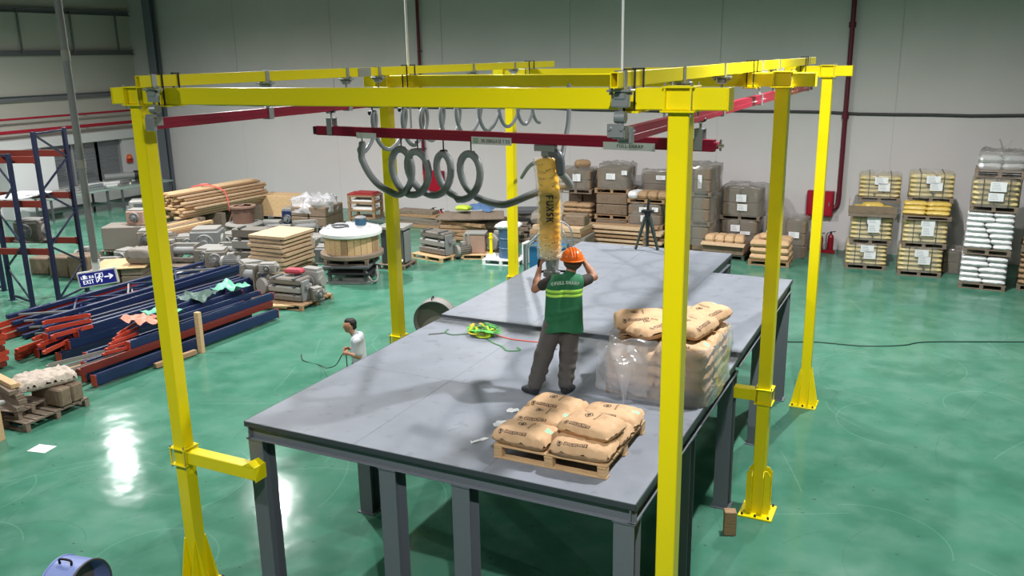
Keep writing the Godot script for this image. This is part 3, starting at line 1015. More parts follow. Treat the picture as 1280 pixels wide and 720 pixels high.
func lifter() -> void:
	var a := V(0.16, 5.125, 2.6)
	var b := V(5.42, 5.13, 2.04)
	var on := func(x: float, y: float, off: float) -> Vector3:
		var f := (x - 0.16) / 5.26
		var p := a.lerp(b, f)
		return Vector3(p.x, y, p.z + off)
	var oc: Callable = on
	# the vacuum tube with its yellow concertina sleeve
	var top: Vector3 = oc.call(3.53, 4.92, 0.0)
	var bot := V(3.39, 3.67, 2.72)
	var t := thing("vacuum_lifter", "vacuum tube lifter with a wrinkled yellow sleeve hanging over the worker's hands", "lifter")
	var pts := []
	for i in 60:
		var f := i / 59.0
		pts.append(top.lerp(bot, f) + Vector3(0.02 * sin(f * 5.0), 0, 0.012 * sin(f * 4.0)))
	var nu := 36
	var nv := 90
	var grid := PackedVector3Array()
	var n := FastNoiseLite.new()
	n.seed = 4
	n.frequency = 2.2
	for j in nv:
		var f := j / float(nv - 1)
		var c := top.lerp(bot, f) + Vector3(0.02 * sin(f * 5.0), 0, 0.012 * sin(f * 4.0))
		var r := 0.112 + 0.012 * f
		if j < 4: r *= [0.25, 0.72, 0.93, 1.0][j]
		if j > nv - 4: r *= [0.98, 0.9, 0.6][j - nv + 3]
		for i in nu:
			var an := TAU * i / nu
			var fold := 0.005 * sin(f * 92.0 + 1.2 * sin(an * 2.0 + f * 9.0)) + 0.012 * n.get_noise_3d(cos(an) * 0.9, f * 12.0, sin(an) * 0.9)
			grid.append(c + Vector3(cos(an), 0, sin(an)) * (r + fold))
	var sleeve := mat(hx("e3a93a"), 0.5)
	var S2 := 256
	var im := Image.create(S2, S2, false, Image.FORMAT_RGB8)
	for y in S2:
		for x in S2:
			var f2 := y / float(S2)
			im.set_pixel(x, y, hx("ffc435").lerp(hx("f6e6c4"), smoothstep(0.7, 0.98, f2)))
	sleeve.albedo_color = Color.WHITE
	sleeve.albedo_texture = ImageTexture.create_from_image(im)
	var uv := PackedVector2Array()
	for j in nv:
		for i in nu:
			uv.append(Vector2(i / float(nu), j / float(nv - 1)))
	var sh := Shape.new()
	# normals away from the tube's own axis, row by row
	var tmp := Shape.new().sheet(grid, nu, nv, (top + bot) / 2, true, uv)
	put("sleeve", tmp, sleeve, t)
	# clear outer film of the sleeve
	var og := PackedVector3Array()
	for j in 46:
		var f := j / 45.0
		var c := top.lerp(bot, f) + Vector3(0.02 * sin(f * 5.0) - 0.006, 0, 0)
		for i in 28:
			var an := TAU * i / 28
			og.append(c + Vector3(cos(an), 0, sin(an)) * (0.136 + 0.012 * f + 0.018 * n.get_noise_3d(cos(an) * 1.5 + 9, f * 17.0, sin(an) * 1.5)))
	put("clear_film", Shape.new().sheet(og, 28, 46, (top + bot) / 2, true), M.film_sleeve, t)
	# printed letters down the sleeve, wrapped round it
	var tm := TextMesh.new()
	var fo := SystemFont.new()
	fo.font_names = PackedStringArray(["Droid Sans"])
	fo.font_weight = 700
	tm.font = fo
	tm.text = "FUXSK"
	tm.font_size = 32
	tm.pixel_size = 0.0033
	tm.depth = 0.002
	var arr := tm.get_mesh_arrays()
	var vs: PackedVector3Array = arr[Mesh.ARRAY_VERTEX]
	var ix: PackedInt32Array = arr[Mesh.ARRAY_INDEX]
	var lt := Shape.new()
	var mp := func(p: Vector3) -> Vector3:
		var f := 0.46 + p.x / 1.17
		var c := top.lerp(bot, f) + Vector3(0.02 * sin(f * 5.0), 0, 0.012 * sin(f * 4.0))
		var an := PI / 2 - 0.42 - p.y / 0.12
		return c + Vector3(cos(an), 0, sin(an)) * (0.13 + p.z)
	var mc: Callable = mp
	for i in range(0, ix.size() - 2, 3):
		var p0: Vector3 = mc.call(vs[ix[i]])
		var p1: Vector3 = mc.call(vs[ix[i + 1]])
		var p2: Vector3 = mc.call(vs[ix[i + 2]])
		var nn := (p0 - top.lerp(bot, 0.5)) * Vector3(1, 0, 1)
		lt.tri(p0, p1, p2, nn.normalized(), nn.normalized(), nn.normalized())
	put("printed_letters", lt, mat(hx("2a2418"), 0.7), t)
	# swivel, hook and trolley under the bridge
	var hp: Vector3 = oc.call(3.53, 5.03, 0.0)
	var tr := Shape.new()
	tr.box(hp + Vector3(0, 0.0, 0), Vector3(0.26, 0.07, 0.09), Basis(Vector3.UP, -0.15), 0.008)
	tr.box(hp + Vector3(0, -0.06, 0), Vector3(0.1, 0.07, 0.05), Basis(), 0.01)
	put("trolley_body", tr, M.galv, t)
	var hook := Shape.new()
	var hk := []
	for i in 13:
		var an := PI * 0.1 + i * PI * 0.9 / 12
		hk.append(hp + Vector3(0.06 * cos(an) + 0.03, -0.13 + 0.05 * sin(an), 0))
	hook.tube(hk, 0.016, 8)
	hook.cyl(hp + Vector3(0, -0.1, 0), hp + Vector3(0, -0.15, 0), 0.03, 0.03, 12)
	put("swivel_hook", hook, M.chrome, t)
	var el := smooth_path([top + Vector3(0.05, 0.06, 0.0), top + Vector3(0.12, 0.06, 0), top + Vector3(0.165, 0.0, 0), top + Vector3(0.17, -0.16, -0.02)], 14)
	put("inlet_elbow", Shape.new().tube(el, 0.052, 14), mat(hx("585c62"), 0.4), t)
	# lifting head the worker holds: valve body, ring handles, bag gripper
	var hd := bot + Vector3(0, -0.03, 0)
	var vb := Shape.new()
	vb.cyl(hd + Vector3(0, -0.12, 0), hd + Vector3(0, 0.04, 0), 0.07, 0.085, 20)
	vb.box(hd + Vector3(0.0, -0.13, 0.02), Vector3(0.2, 0.07, 0.13), Basis(Vector3.UP, 0.45), 0.012)
	vb.cyl(hd + Vector3(0.06, -0.1, 0.09), hd + Vector3(0.06, -0.03, 0.09), 0.022, 0.022, 10)
	put("valve_body", vb, M.galv, t)
	var hb := Basis(Vector3.UP, 0.4)
	put("control_handle", Shape.new().tube(smooth_path([hd + hb * Vector3(-0.05, -0.1, 0.02), hd + hb * Vector3(-0.14, -0.1, 0.06), hd + hb * Vector3(-0.16, -0.02, 0.1), hd + hb * Vector3(-0.15, 0.06, 0.1)], 16), 0.014, 8), M.dark, t)
	put("control_handle", Shape.new().tube(smooth_path([hd + hb * Vector3(0.05, -0.1, 0.02), hd + hb * Vector3(0.2, -0.1, 0.06), hd + hb * Vector3(0.28, -0.02, 0.08), hd + hb * Vector3(0.3, 0.04, 0.06)], 16), 0.014, 8), M.dark, t)
	put("release_lever", Shape.new().bar(hd + Vector3(-0.02, -0.19, 0.1), hd + Vector3(0.13, -0.2, 0.1), 0.02, 0.012, Vector3.UP, 0.003).cyl(hd + Vector3(0.13, -0.2, 0.1), hd + Vector3(0.16, -0.2, 0.1), 0.016, 0.016, 10), M.chrome, t)
	var gp := Shape.new()
	gp.lathe([Vector2(0.0, -0.3), Vector2(0.12, -0.3), Vector2(0.13, -0.27), Vector2(0.1, -0.22), Vector2(0.05, -0.17), Vector2(0.05, -0.1)], 24, Transform3D(Basis(), hd))
	put("gripper_cup", gp, M.dark, t)
	# festooned grey hose: loops along the left rail, then along the bridge to the tube
	var path := []
	var up_row := func(z: float, y: float, off: float) -> Vector3:
		return V(0.41 + off, y, z)
	trochoid(path, [8.6, 7.95, 7.2, 6.47, 5.75, 5.25, 4.75, 4.2, 3.47], Vector2(0.2, 0.26), 5.03, up_row, 0.05)
	var h1 := thing("vacuum_hose", "grey corrugated vacuum hose hung in loops along the left rail behind the bridge", "hose")
	var end0: Vector3 = path[path.size() - 1]
	var join := smooth_path([end0, V(0.5, 4.78, 3.05), V(0.66, 4.82, 2.8), V(0.78, 4.9, 2.62), oc.call(0.9, 4.96, 0.0)], 30)
	for p in join.slice(1): path.append(p)
	put("hose_run", Shape.new().tube(path, 0.03, 10), M.hose, h1)
	for z in [8.6, 7.95, 7.2, 6.47, 5.75, 5.25, 4.75, 4.2, 3.47]:
		put("hose_hanger", Shape.new().cyl(V(0.41, 5.26, z), V(0.41, 5.37, z), 0.01, 0.01, 6).cyl(V(0.36, 5.29, z), V(0.46, 5.29, z), 0.036, 0.036, 10), M.black, h1)
	var h2 := thing("vacuum_hose", "grey corrugated vacuum hose looping below the red bridge to the yellow sleeve", "hose")
	var low := []
	var first: Vector3 = oc.call(0.9, 4.96, 0.0)
	trochoid(low, [1.54, 1.79, 2.17, 2.56], Vector2(0.225, 0.268), 4.66, oc, 0.09)
	var lead := smooth_path([first, oc.call(0.89, 4.82, 0.02), oc.call(0.98, 4.64, 0.02), oc.call(1.15, 4.48, 0.02), low[0]], 30)
	var p2 := []
	for p in lead: p2.append(p)
	for p in low.slice(1): p2.append(p)
	var last: Vector3 = low[low.size() - 1]
	var tail := smooth_path([last, oc.call(2.98, 4.37, 0.02), oc.call(3.22, 4.46, -0.1), oc.call(3.48, 4.56, -0.3), top + Vector3(0.2, -0.32, -0.2), top + Vector3(0.17, -0.16, -0.02)], 40)
	for p in tail.slice(1): p2.append(p)
	put("hose_run", Shape.new().tube(p2, 0.043, 12), M.hose, h2)
	for x in [1.54, 1.79, 2.17, 2.56]:
		var c: Vector3 = oc.call(x, 4.93, 0.03)
		put("hose_clamp", Shape.new().box(c, Vector3(0.07, 0.06, 0.09), Basis(), 0.012).cyl(c, c + Vector3(0, 0.14, 0), 0.008, 0.008, 6), M.black, h2)
	var hk1: Vector3 = oc.call(0.9, 4.97, 0.0)
	put("hose_clamp", Shape.new().box(hk1, Vector3(0.08, 0.08, 0.08), Basis(), 0.02).cyl(hk1, hk1 + Vector3(0, 0.1, 0), 0.008, 0.008, 6), M.hose, h2)
	var h3 := smooth_path([V(2.95, 5.62, 4.3), V(3.36, 5.27, 3.3), V(3.6, 5.05, 2.6), top + Vector3(0.16, -0.02, -0.06)], 30)
	tag(put("air_hose", Shape.new().tube(h3, 0.028, 10), mat(hx("53575b"), 0.5)), "dark grey hose dropping from the middle cross beam to the top of the yellow sleeve", "hose")
	var h4 := []
	for i in 41:
		var f := i / 40.0
		h4.append(V(0.13, 3.72, 8.7).lerp(top + Vector3(0.0, -0.32, -0.36), f) + Vector3(0, 0.25 * sin(f * PI), 0))
	tag(put("air_hose", Shape.new().tube(h4, 0.034, 10), mat(hx("53575b"), 0.5)), "grey hose running from the rear left column to behind the yellow sleeve", "hose")

func h_column(s: Shape, p: Vector3, h: float, w := 0.2) -> void:
	# rolled H section standing on p, flanges facing front and back
	for sg in [-1.0, 1.0]:
		s.box(p + Vector3(0, h / 2, sg * (w / 2 - 0.006)), Vector3(w, h, 0.012), Basis(), 0.002)
	s.box(p + Vector3(0, h / 2, 0), Vector3(0.01, h, w - 0.02))
	s.box(p + Vector3(0, 0.008, 0), Vector3(w + 0.06, 0.016, w + 0.06))
	s.box(p + Vector3(0, h - 0.006, 0), Vector3(w + 0.02, 0.012, w + 0.02))

var toe: Shape

func edge_beam(s: Shape, a: Vector3, b: Vector3, out: Vector3, h := 0.2) -> void:
	# channel along a platform edge: a, b are the outer top corners
	var L := b - a
	var m := Vector3(0, 1, 0)
	s.bar(a - out * 0.035 - m * 0.006, b - out * 0.035 - m * 0.006, 0.07, 0.012, m, 0.002)
	# the plate frame's flat bar is darker and stands proud of the channel
	toe.bar(a + out * 0.005 - m * 0.022, b + out * 0.005 - m * 0.022, 0.01, 0.06, m, 0.002)
	s.bar(a - out * 0.048 - m * (h / 2), b - out * 0.048 - m * (h / 2), 0.012, h - 0.02, m)
	s.bar(a - out * 0.035 - m * (h - 0.006), b - out * 0.035 - m * (h - 0.006), 0.07, 0.012, m, 0.002)

func deck() -> void:
	var plate := deck_image()
	var t := thing("work_platform", "large grey steel platform on legs under the yellow crane, with the worker on it", "platform")
	var x0 := 0.709
	var x1 := 5.269
	var z0 := 0.251
	var y := 2.121
	var add_plate := func(a: float, b: float, c: float, d: float, yy: float) -> void:
		put("deck_plate", Shape.new().box(V((a + b) / 2, yy - 0.004, (c + d) / 2), Vector3(b - a - 0.003, 0.008, d - c - 0.003), Basis(), 0.002), plate, t)
	var ap: Callable = add_plate
	for r in [[z0, 2.25], [2.25, 4.569]]:
		ap.call(x0, 2.2, r[0], r[1], y); ap.call(2.2, 3.72, r[0], r[1], y); ap.call(3.72, x1, r[0], r[1], y)
	var y2 := 2.171
	for r in [[4.569, 6.6], [6.6, 8.737]]:
		ap.call(x0, 2.2, r[0], r[1], y2); ap.call(2.2, 3.88, r[0], r[1], y2); ap.call(3.88, x1 + 0.009, r[0], r[1], y2)
	ap.call(x0, 2.2, 8.737, 10.379, y2); ap.call(2.2, 3.88, 8.737, 10.379, y2)
	var yb := y - 0.009
	toe = Shape.new()
	var nm := "edge_beam"
	var e := Shape.new()
	edge_beam(e, V(x0, yb, z0), V(x1, yb, z0), Vector3(0, 0, 1))
	put(nm, e, M.steel, t)
	e = Shape.new()
	edge_beam(e, V(x1, yb, z0), V(x1, yb, 4.56), Vector3(1, 0, 0))
	put(nm, e, M.steel, t)
	e = Shape.new()
	edge_beam(e, V(x0, yb, z0), V(x0, yb, 4.56), Vector3(-1, 0, 0))
	put(nm, e, M.steel, t)
	e = Shape.new()
	edge_beam(e, V(x1 + 0.009, y2 - 0.009, 4.57), V(x1 + 0.009, y2 - 0.009, 8.737), Vector3(1, 0, 0))
	put(nm, e, M.steel, t)
	e = Shape.new()
	edge_beam(e, V(x0, y2 - 0.009, 4.57), V(x0, y2 - 0.009, 10.379), Vector3(-1, 0, 0))
	put(nm, e, M.steel, t)
	e = Shape.new()
	edge_beam(e, V(3.88, y2 - 0.009, 8.74), V(3.88, y2 - 0.009, 10.379), Vector3(1, 0, 0))
	put(nm, e, M.steel, t)
	e = Shape.new()
	e.bar(V(x0, y2 - 0.034, 4.572), V(x1, y2 - 0.034, 4.572), 0.012, 0.05)
	put(nm, e, M.steel, t)
	e = Shape.new()
	edge_beam(e, V(3.88, y2 - 0.009, 8.737), V(x1, y2 - 0.009, 8.737), Vector3(0, 0, -1))
	edge_beam(e, V(x0, y2 - 0.009, 10.379), V(3.88, y2 - 0.009, 10.379), Vector3(0, 0, -1))
	put(nm, e, M.steel, t)
	put("toe_bar", toe, M.steel_dark, t)
	for z in [1.2, 2.25, 3.4, 5.7, 6.6, 7.7, 9.5]:
		var j := Shape.new()
		var xe := x1 if z < 8.7 else 3.88
		var yy: float = (yb if z < 4.5 else y2 - 0.009) - 0.08
		j.bar(V(x0 + 0.06, yy, z), V(xe - 0.06, yy, z), 0.06, 0.15)
		put("joist", j, M.steel, t)
	for p in [[0.83, 0.36, yb], [2.59, 0.36, yb], [3.46, 0.36, yb], [5.16, 0.36, yb], [5.16, 2.3, yb], [5.16, 4.42, yb], [0.83, 2.3, yb], [0.83, 4.42, yb], [3.0, 4.42, yb], [5.17, 6.6, y2], [5.17, 8.62, y2], [0.83, 6.6, y2], [0.83, 8.62, y2], [0.83, 10.26, y2], [3.77, 10.26, y2]]:
		var s := Shape.new()
		h_column(s, V(p[0], 0, p[1]), p[2] - 0.2)
		put("leg", s, M.steel, t)

const ROW := ["bottom", "second", "third", "fourth", "fifth", "sixth", "seventh", "eighth"]

# a filled sack lying flat: base at y = 0, length along x
func sack(L: float, W: float, H: float, seed_: int, wrinkle := 1.0, nu := 15, nv := 11) -> Shape:
	var n := FastNoiseLite.new()
	n.seed = seed_
	n.frequency = 3.0
	n.fractal_octaves = 3
	var s := Shape.new()
	for side in [1.0, -1.0]:
		var p := PackedVector3Array()
		var uv := PackedVector2Array()
		for j in nv:
			for i in nu:
				var u := sin(lerpf(-PI / 2, PI / 2, i / (nu - 1.0))) * 0.6 + lerpf(-1, 1, i / (nu - 1.0)) * 0.4
				var w := sin(lerpf(-PI / 2, PI / 2, j / (nv - 1.0))) * 0.6 + lerpf(-1, 1, j / (nv - 1.0)) * 0.4
				var f := pow(maxf((1.0 - pow(absf(u), 5.0)) * (1.0 - pow(absf(w), 6.0)), 0.0), 0.5)
				var wob := n.get_noise_3d(u * 1.4, w * 1.4, side * 3.0 + seed_)
				var x := u * L / 2 * (1.0 - 0.05 * pow(absf(w), 6.0)) * (1.0 + 0.015 * wob)
				var z := w * W / 2 * (1.0 - 0.09 * pow(absf(u), 6.0)) * (1.0 + 0.02 * n.get_noise_2d(u * 2.0, 7.0))
				var y: float
				if side > 0:
					y = H * 0.42 + H * 0.58 * f * (1.0 + 0.13 * wrinkle * wob) + 0.05 * H * wrinkle * sin(u * 9.0 + wob * 5.0) * (1 - f)
				else:
					y = H * 0.42 - H * 0.42 * minf(f * 1.25, 1.0)
				p.append(Vector3(x, y, z))
				uv.append(Vector2(u * 0.5 + 0.5, w * 0.5 + 0.5))
		s.sheet(p, nu, nv, Vector3(0, H * (-3.0 if side > 0 else 3.0), 0), false, uv)
	return s

func sack_mesh(key: String, L: float, W: float, H: float, seed_: int, wrinkle := 1.0) -> ArrayMesh:
	if not meshes.has(key):
		meshes[key] = sack(L, W, H, seed_, wrinkle).mesh()
	return meshes[key]

# a film hood over a load: rounded plan, crumpled skin
func hood(w: float, d: float, h: float, seed_: int, amp := 0.03, power := 3.8, closed := true) -> Shape:
	var n := FastNoiseLite.new()
	n.seed = seed_
	n.frequency = 1.1
	n.fractal_octaves = 3
	var nu := 44
	var p := PackedVector3Array()
	var rows := [0.0, 0.1, 0.2, 0.3, 0.42, 0.54, 0.66, 0.78, 0.88, 0.95, 1.0]
	var nv := rows.size() + (4 if closed else 0)
	for j in nv:
		var y: float = rows[mini(j, rows.size() - 1)]
		var k: float = 1.0 if j < rows.size() else [0.86, 0.6, 0.3, 0.0][j - rows.size()]
		if j == rows.size() - 1: k = 0.97
		for i in nu:
			var a := TAU * i / nu
			var c := cos(a)
			var s2 := sin(a)
			var r := pow(pow(absf(c), power) + pow(absf(s2), power), -1.0 / power)
			var q := Vector3(c * r * w / 2 * k, y * h, s2 * r * d / 2 * k)
			var e := n.get_noise_3d(q.x * 1.6, q.y * 1.6 + seed_, q.z * 1.6)
			q += Vector3(c, 0, s2) * e * amp * (0.3 + y * 0.9) * k
			q.y += absf(n.get_noise_3d(q.x * 2.0, 5.0, q.z * 2.0)) * amp * 1.5 * (1.0 if y > 0.9 else 0.0)
			p.append(q)
	return Shape.new().sheet(p, nu, nv, Vector3(0, h * 0.45, 0), true)

func make_pallet(label: String, at: Vector3, yaw: float, w := 1.1, d := 1.1, h := 0.14, m: Material = null, whole := false, group := "") -> Node3D:
	var mm: Material = m if m else M.wood
	if whole:
		var s := Shape.new()
		pallet_boards(w, d, h, func(_c, c: Vector3, sz: Vector3): s.box(c, sz))
		var o := put("pallet", s, mm)
		o.position = at
		o.rotation.y = deg_to_rad(yaw)
		tag(o, label, "pallet", group)
		return o
	var t := thing("pallet", label, "pallet", at, yaw, group)
	pallet_boards(w, d, h, func(called: String, c: Vector3, sz: Vector3): put(called, Shape.new().box(c, sz, Basis(Vector3.UP, rng.randf_range(-0.006, 0.006)), 0.004), mm, t))
	return t

func pallet_boards(w: float, d: float, h: float, add_board: Callable) -> void:
	var tb := 0.02
	var n := 7
	for i in n:
		add_board.call("top_board", Vector3(0, h - tb / 2, -d / 2 + d * (i + 0.5) / n), Vector3(w, tb, d / n * (0.78 if i > 0 and i < n - 1 else 0.9)))
	for i in 3:
		var z := (i - 1) * (d / 2 - 0.05)
		add_board.call("stringer_board", Vector3((i - 1) * (w / 2 - 0.05), h - tb * 1.5, 0), Vector3(0.09, tb, d))
		add_board.call("bottom_board", Vector3(0, tb / 2, z), Vector3(w, tb, 0.09))
		for j in 3:
			add_board.call("block", Vector3((j - 1) * (w / 2 - 0.05), tb + (h - tb * 3) / 2, z), Vector3(0.09, h - tb * 3, 0.09))

# layers of sacks on a pallet, each sack a thing of its own
func sack_load(where: String, at: Vector3, yaw: float, m: Material, key: String, layers: int, w: float, d: float, step: float, kind: String, called := "sack", skip_back := false, seed_ := 1) -> void:
	var b := Basis(Vector3.UP, deg_to_rad(yaw))
	var r := RandomNumberGenerator.new()
	r.seed = seed_ * 131 + 7
	for l in layers:
		var split := [0.5, 0.6, 0.42, 0.55, 0.39][(l * 2 + seed_) % 5] as float
		for i in 2:
			for j in 2:
				if skip_back and j == 1 and l < layers - 1 and i == 1:
					continue
				var v := r.randi() % 3
				var me := sack_mesh("%s%d" % [key, v], w / 2 * (1.02 if key == "w" else 0.985), d / 2 * 0.99, step * 1.02, 40 + v * 7 + key.length())
				var o := MeshInstance3D.new()
				o.mesh = me
				o.material_override = m
				o.name = numbered(called)
				add_child(o, true)
				o.scale = Vector3((split if i == 0 else 1.0 - split) * 2.0, 1, 1)
				o.position = at + b * Vector3((-w / 2 + w * split / 2 if i == 0 else w / 2 - w * (1.0 - split) / 2) + r.randf_range(-0.01, 0.01), l * step, (0.5 - j) * d / 2 + r.randf_range(-0.012, 0.012))
				o.rotation.y = deg_to_rad(yaw) + r.randf_range(-0.025, 0.025) + (PI if r.randf() < 0.5 else 0.0)
				tag(o, "%s, %s layer, %s %s, %s" % [kind, ROW[l] if l < layers - 1 else "top", "left" if i == 0 else "right", "front" if j == 0 else "back", where], "sack", "%s %s" % [kind, where])

func label_mat() -> StandardMaterial3D:
	if not M.has("tagsheet"):
		var im := Image.create(96, 64, false, Image.FORMAT_RGB8)
		im.fill(hx("e2e3e6"))
		for k in 5:
			im.fill_rect(Rect2i(10, 10 + k * 10, 44 + (k * 37) % 34, 3), hx("9a9ca2"))
		M.tagsheet = img_mat(im, 0.6)
	return M.tagsheet

func film_wrap(called: String, label: String, at: Vector3, yaw: float, w: float, d: float, h: float, m: Material, seed_: int, tags: Array, straps: Array, amp := 0.02, category := "film", onto: Node3D = null) -> Node3D:
	# the film hood with its paper labels and straps: a thing of its own over loose sacks, a part of the load round cartons
	var t := onto if onto else thing(called, label, category, at, yaw)
	var xf := Transform3D()
	if onto:
		onto.set_meta("label", label)
		xf = onto.transform.affine_inverse() * Transform3D(Basis(Vector3.UP, deg_to_rad(yaw)), at)
	put("film", hood(w, d, h, seed_, amp * 1.8), m, t, xf)
	for q in tags:
		put("paper_label", Shape.new().box(Vector3(q[0], q[1], d / 2 + 0.03), Vector3(q[2], q[3], 0.006)), label_mat(), t, xf)
	for x in straps:
		var s := Shape.new()
		s.box(Vector3(x, h / 2, d / 2 + 0.02), Vector3(0.016, h, 0.003)).box(Vector3(x, h + 0.025, 0), Vector3(0.016, 0.003, d + 0.04)).box(Vector3(x, h / 2, -d / 2 - 0.02), Vector3(0.016, h, 0.003))
		put("strap", s, mat(hx("4a4433"), 0.5), t)
	return t

func yellow_tower(name_: String, x: float, d: float, yaw: float, tops: Array, w: float, loads: int) -> void:
	var nm := ["bottom", "middle", "top"]
	for i in loads:
		var y: float = tops[i][0]
		var h: float = tops[i][1]
		var dz: float = tops[i][2]
		var dx: float = tops[i][3]
		make_pallet("dusty wooden pallet under the %s yellow load of %s" % [nm[i], name_], V(x + dx, y, d + dz), yaw, w, 1.05, 0.13, M.wood_grey, true)
		sack_load("%s load of %s" % [nm[i], name_], V(x + dx, y + 0.13, d + dz), yaw, M.sack_yellow, "y%d" % int(w * 100), 5, w, 1.02, (h - 0.13) / 5.0, "yellow sack", "sack", false, i + int(x * 3))
		film_wrap("stretch_film", "clear strapped film with white papers over the %s yellow load of %s" % [nm[i], name_], V(x + dx, y + 0.12, d + dz), yaw, w + 0.03, 1.08, h - 0.1, M.film, int(x * 10) + i, [[0.02, (h - 0.1) * 0.78, 0.34, 0.2], [0.1, (h - 0.1) * 0.5, 0.3, 0.22]] if i != 1 else [[0.05, (h - 0.1) * 0.84, 0.34, 0.18], [0.06, (h - 0.1) * 0.52, 0.3, 0.24]], [-0.29, 0.27], 0.015)

func plain_sack(at: Vector3, yaw: float, L: float, W: float, H: float, m: Material, seed_: int, label: String, group := "", tilt := Vector3.ZERO, called := "sack") -> MeshInstance3D:
	var o := put(called, sack_mesh("p%d_%d_%d" % [int(L * 100), int(W * 100), seed_ % 4], L, W, H, seed_ % 4 * 11 + 3, 1.3), m)
	o.position = at
	o.rotation = Vector3(tilt.x, deg_to_rad(yaw), tilt.z)
	tag(o, label, "sack", group)
	return o

func carton_block(called: String, label: String, at: Vector3, yaw: float, w: float, d: float, h: float, m: Material, rows := 2, cols := 2) -> Node3D:
	# palletised cartons: each carton a part, seams visible
	var t := thing(called, label, "carton load", at, yaw)
	for r in rows:
		for c in cols:
			for q in 2:
				put("carton", Shape.new().box(Vector3(-w / 2 + w * (c + 0.5) / cols, h * (r + 0.5) / rows, (0.5 - q) * d / 2), Vector3(w * 0.94 / cols - 0.008, h / rows - 0.006, d / 2 - 0.008), Basis(), 0.03), m, t)
	return t

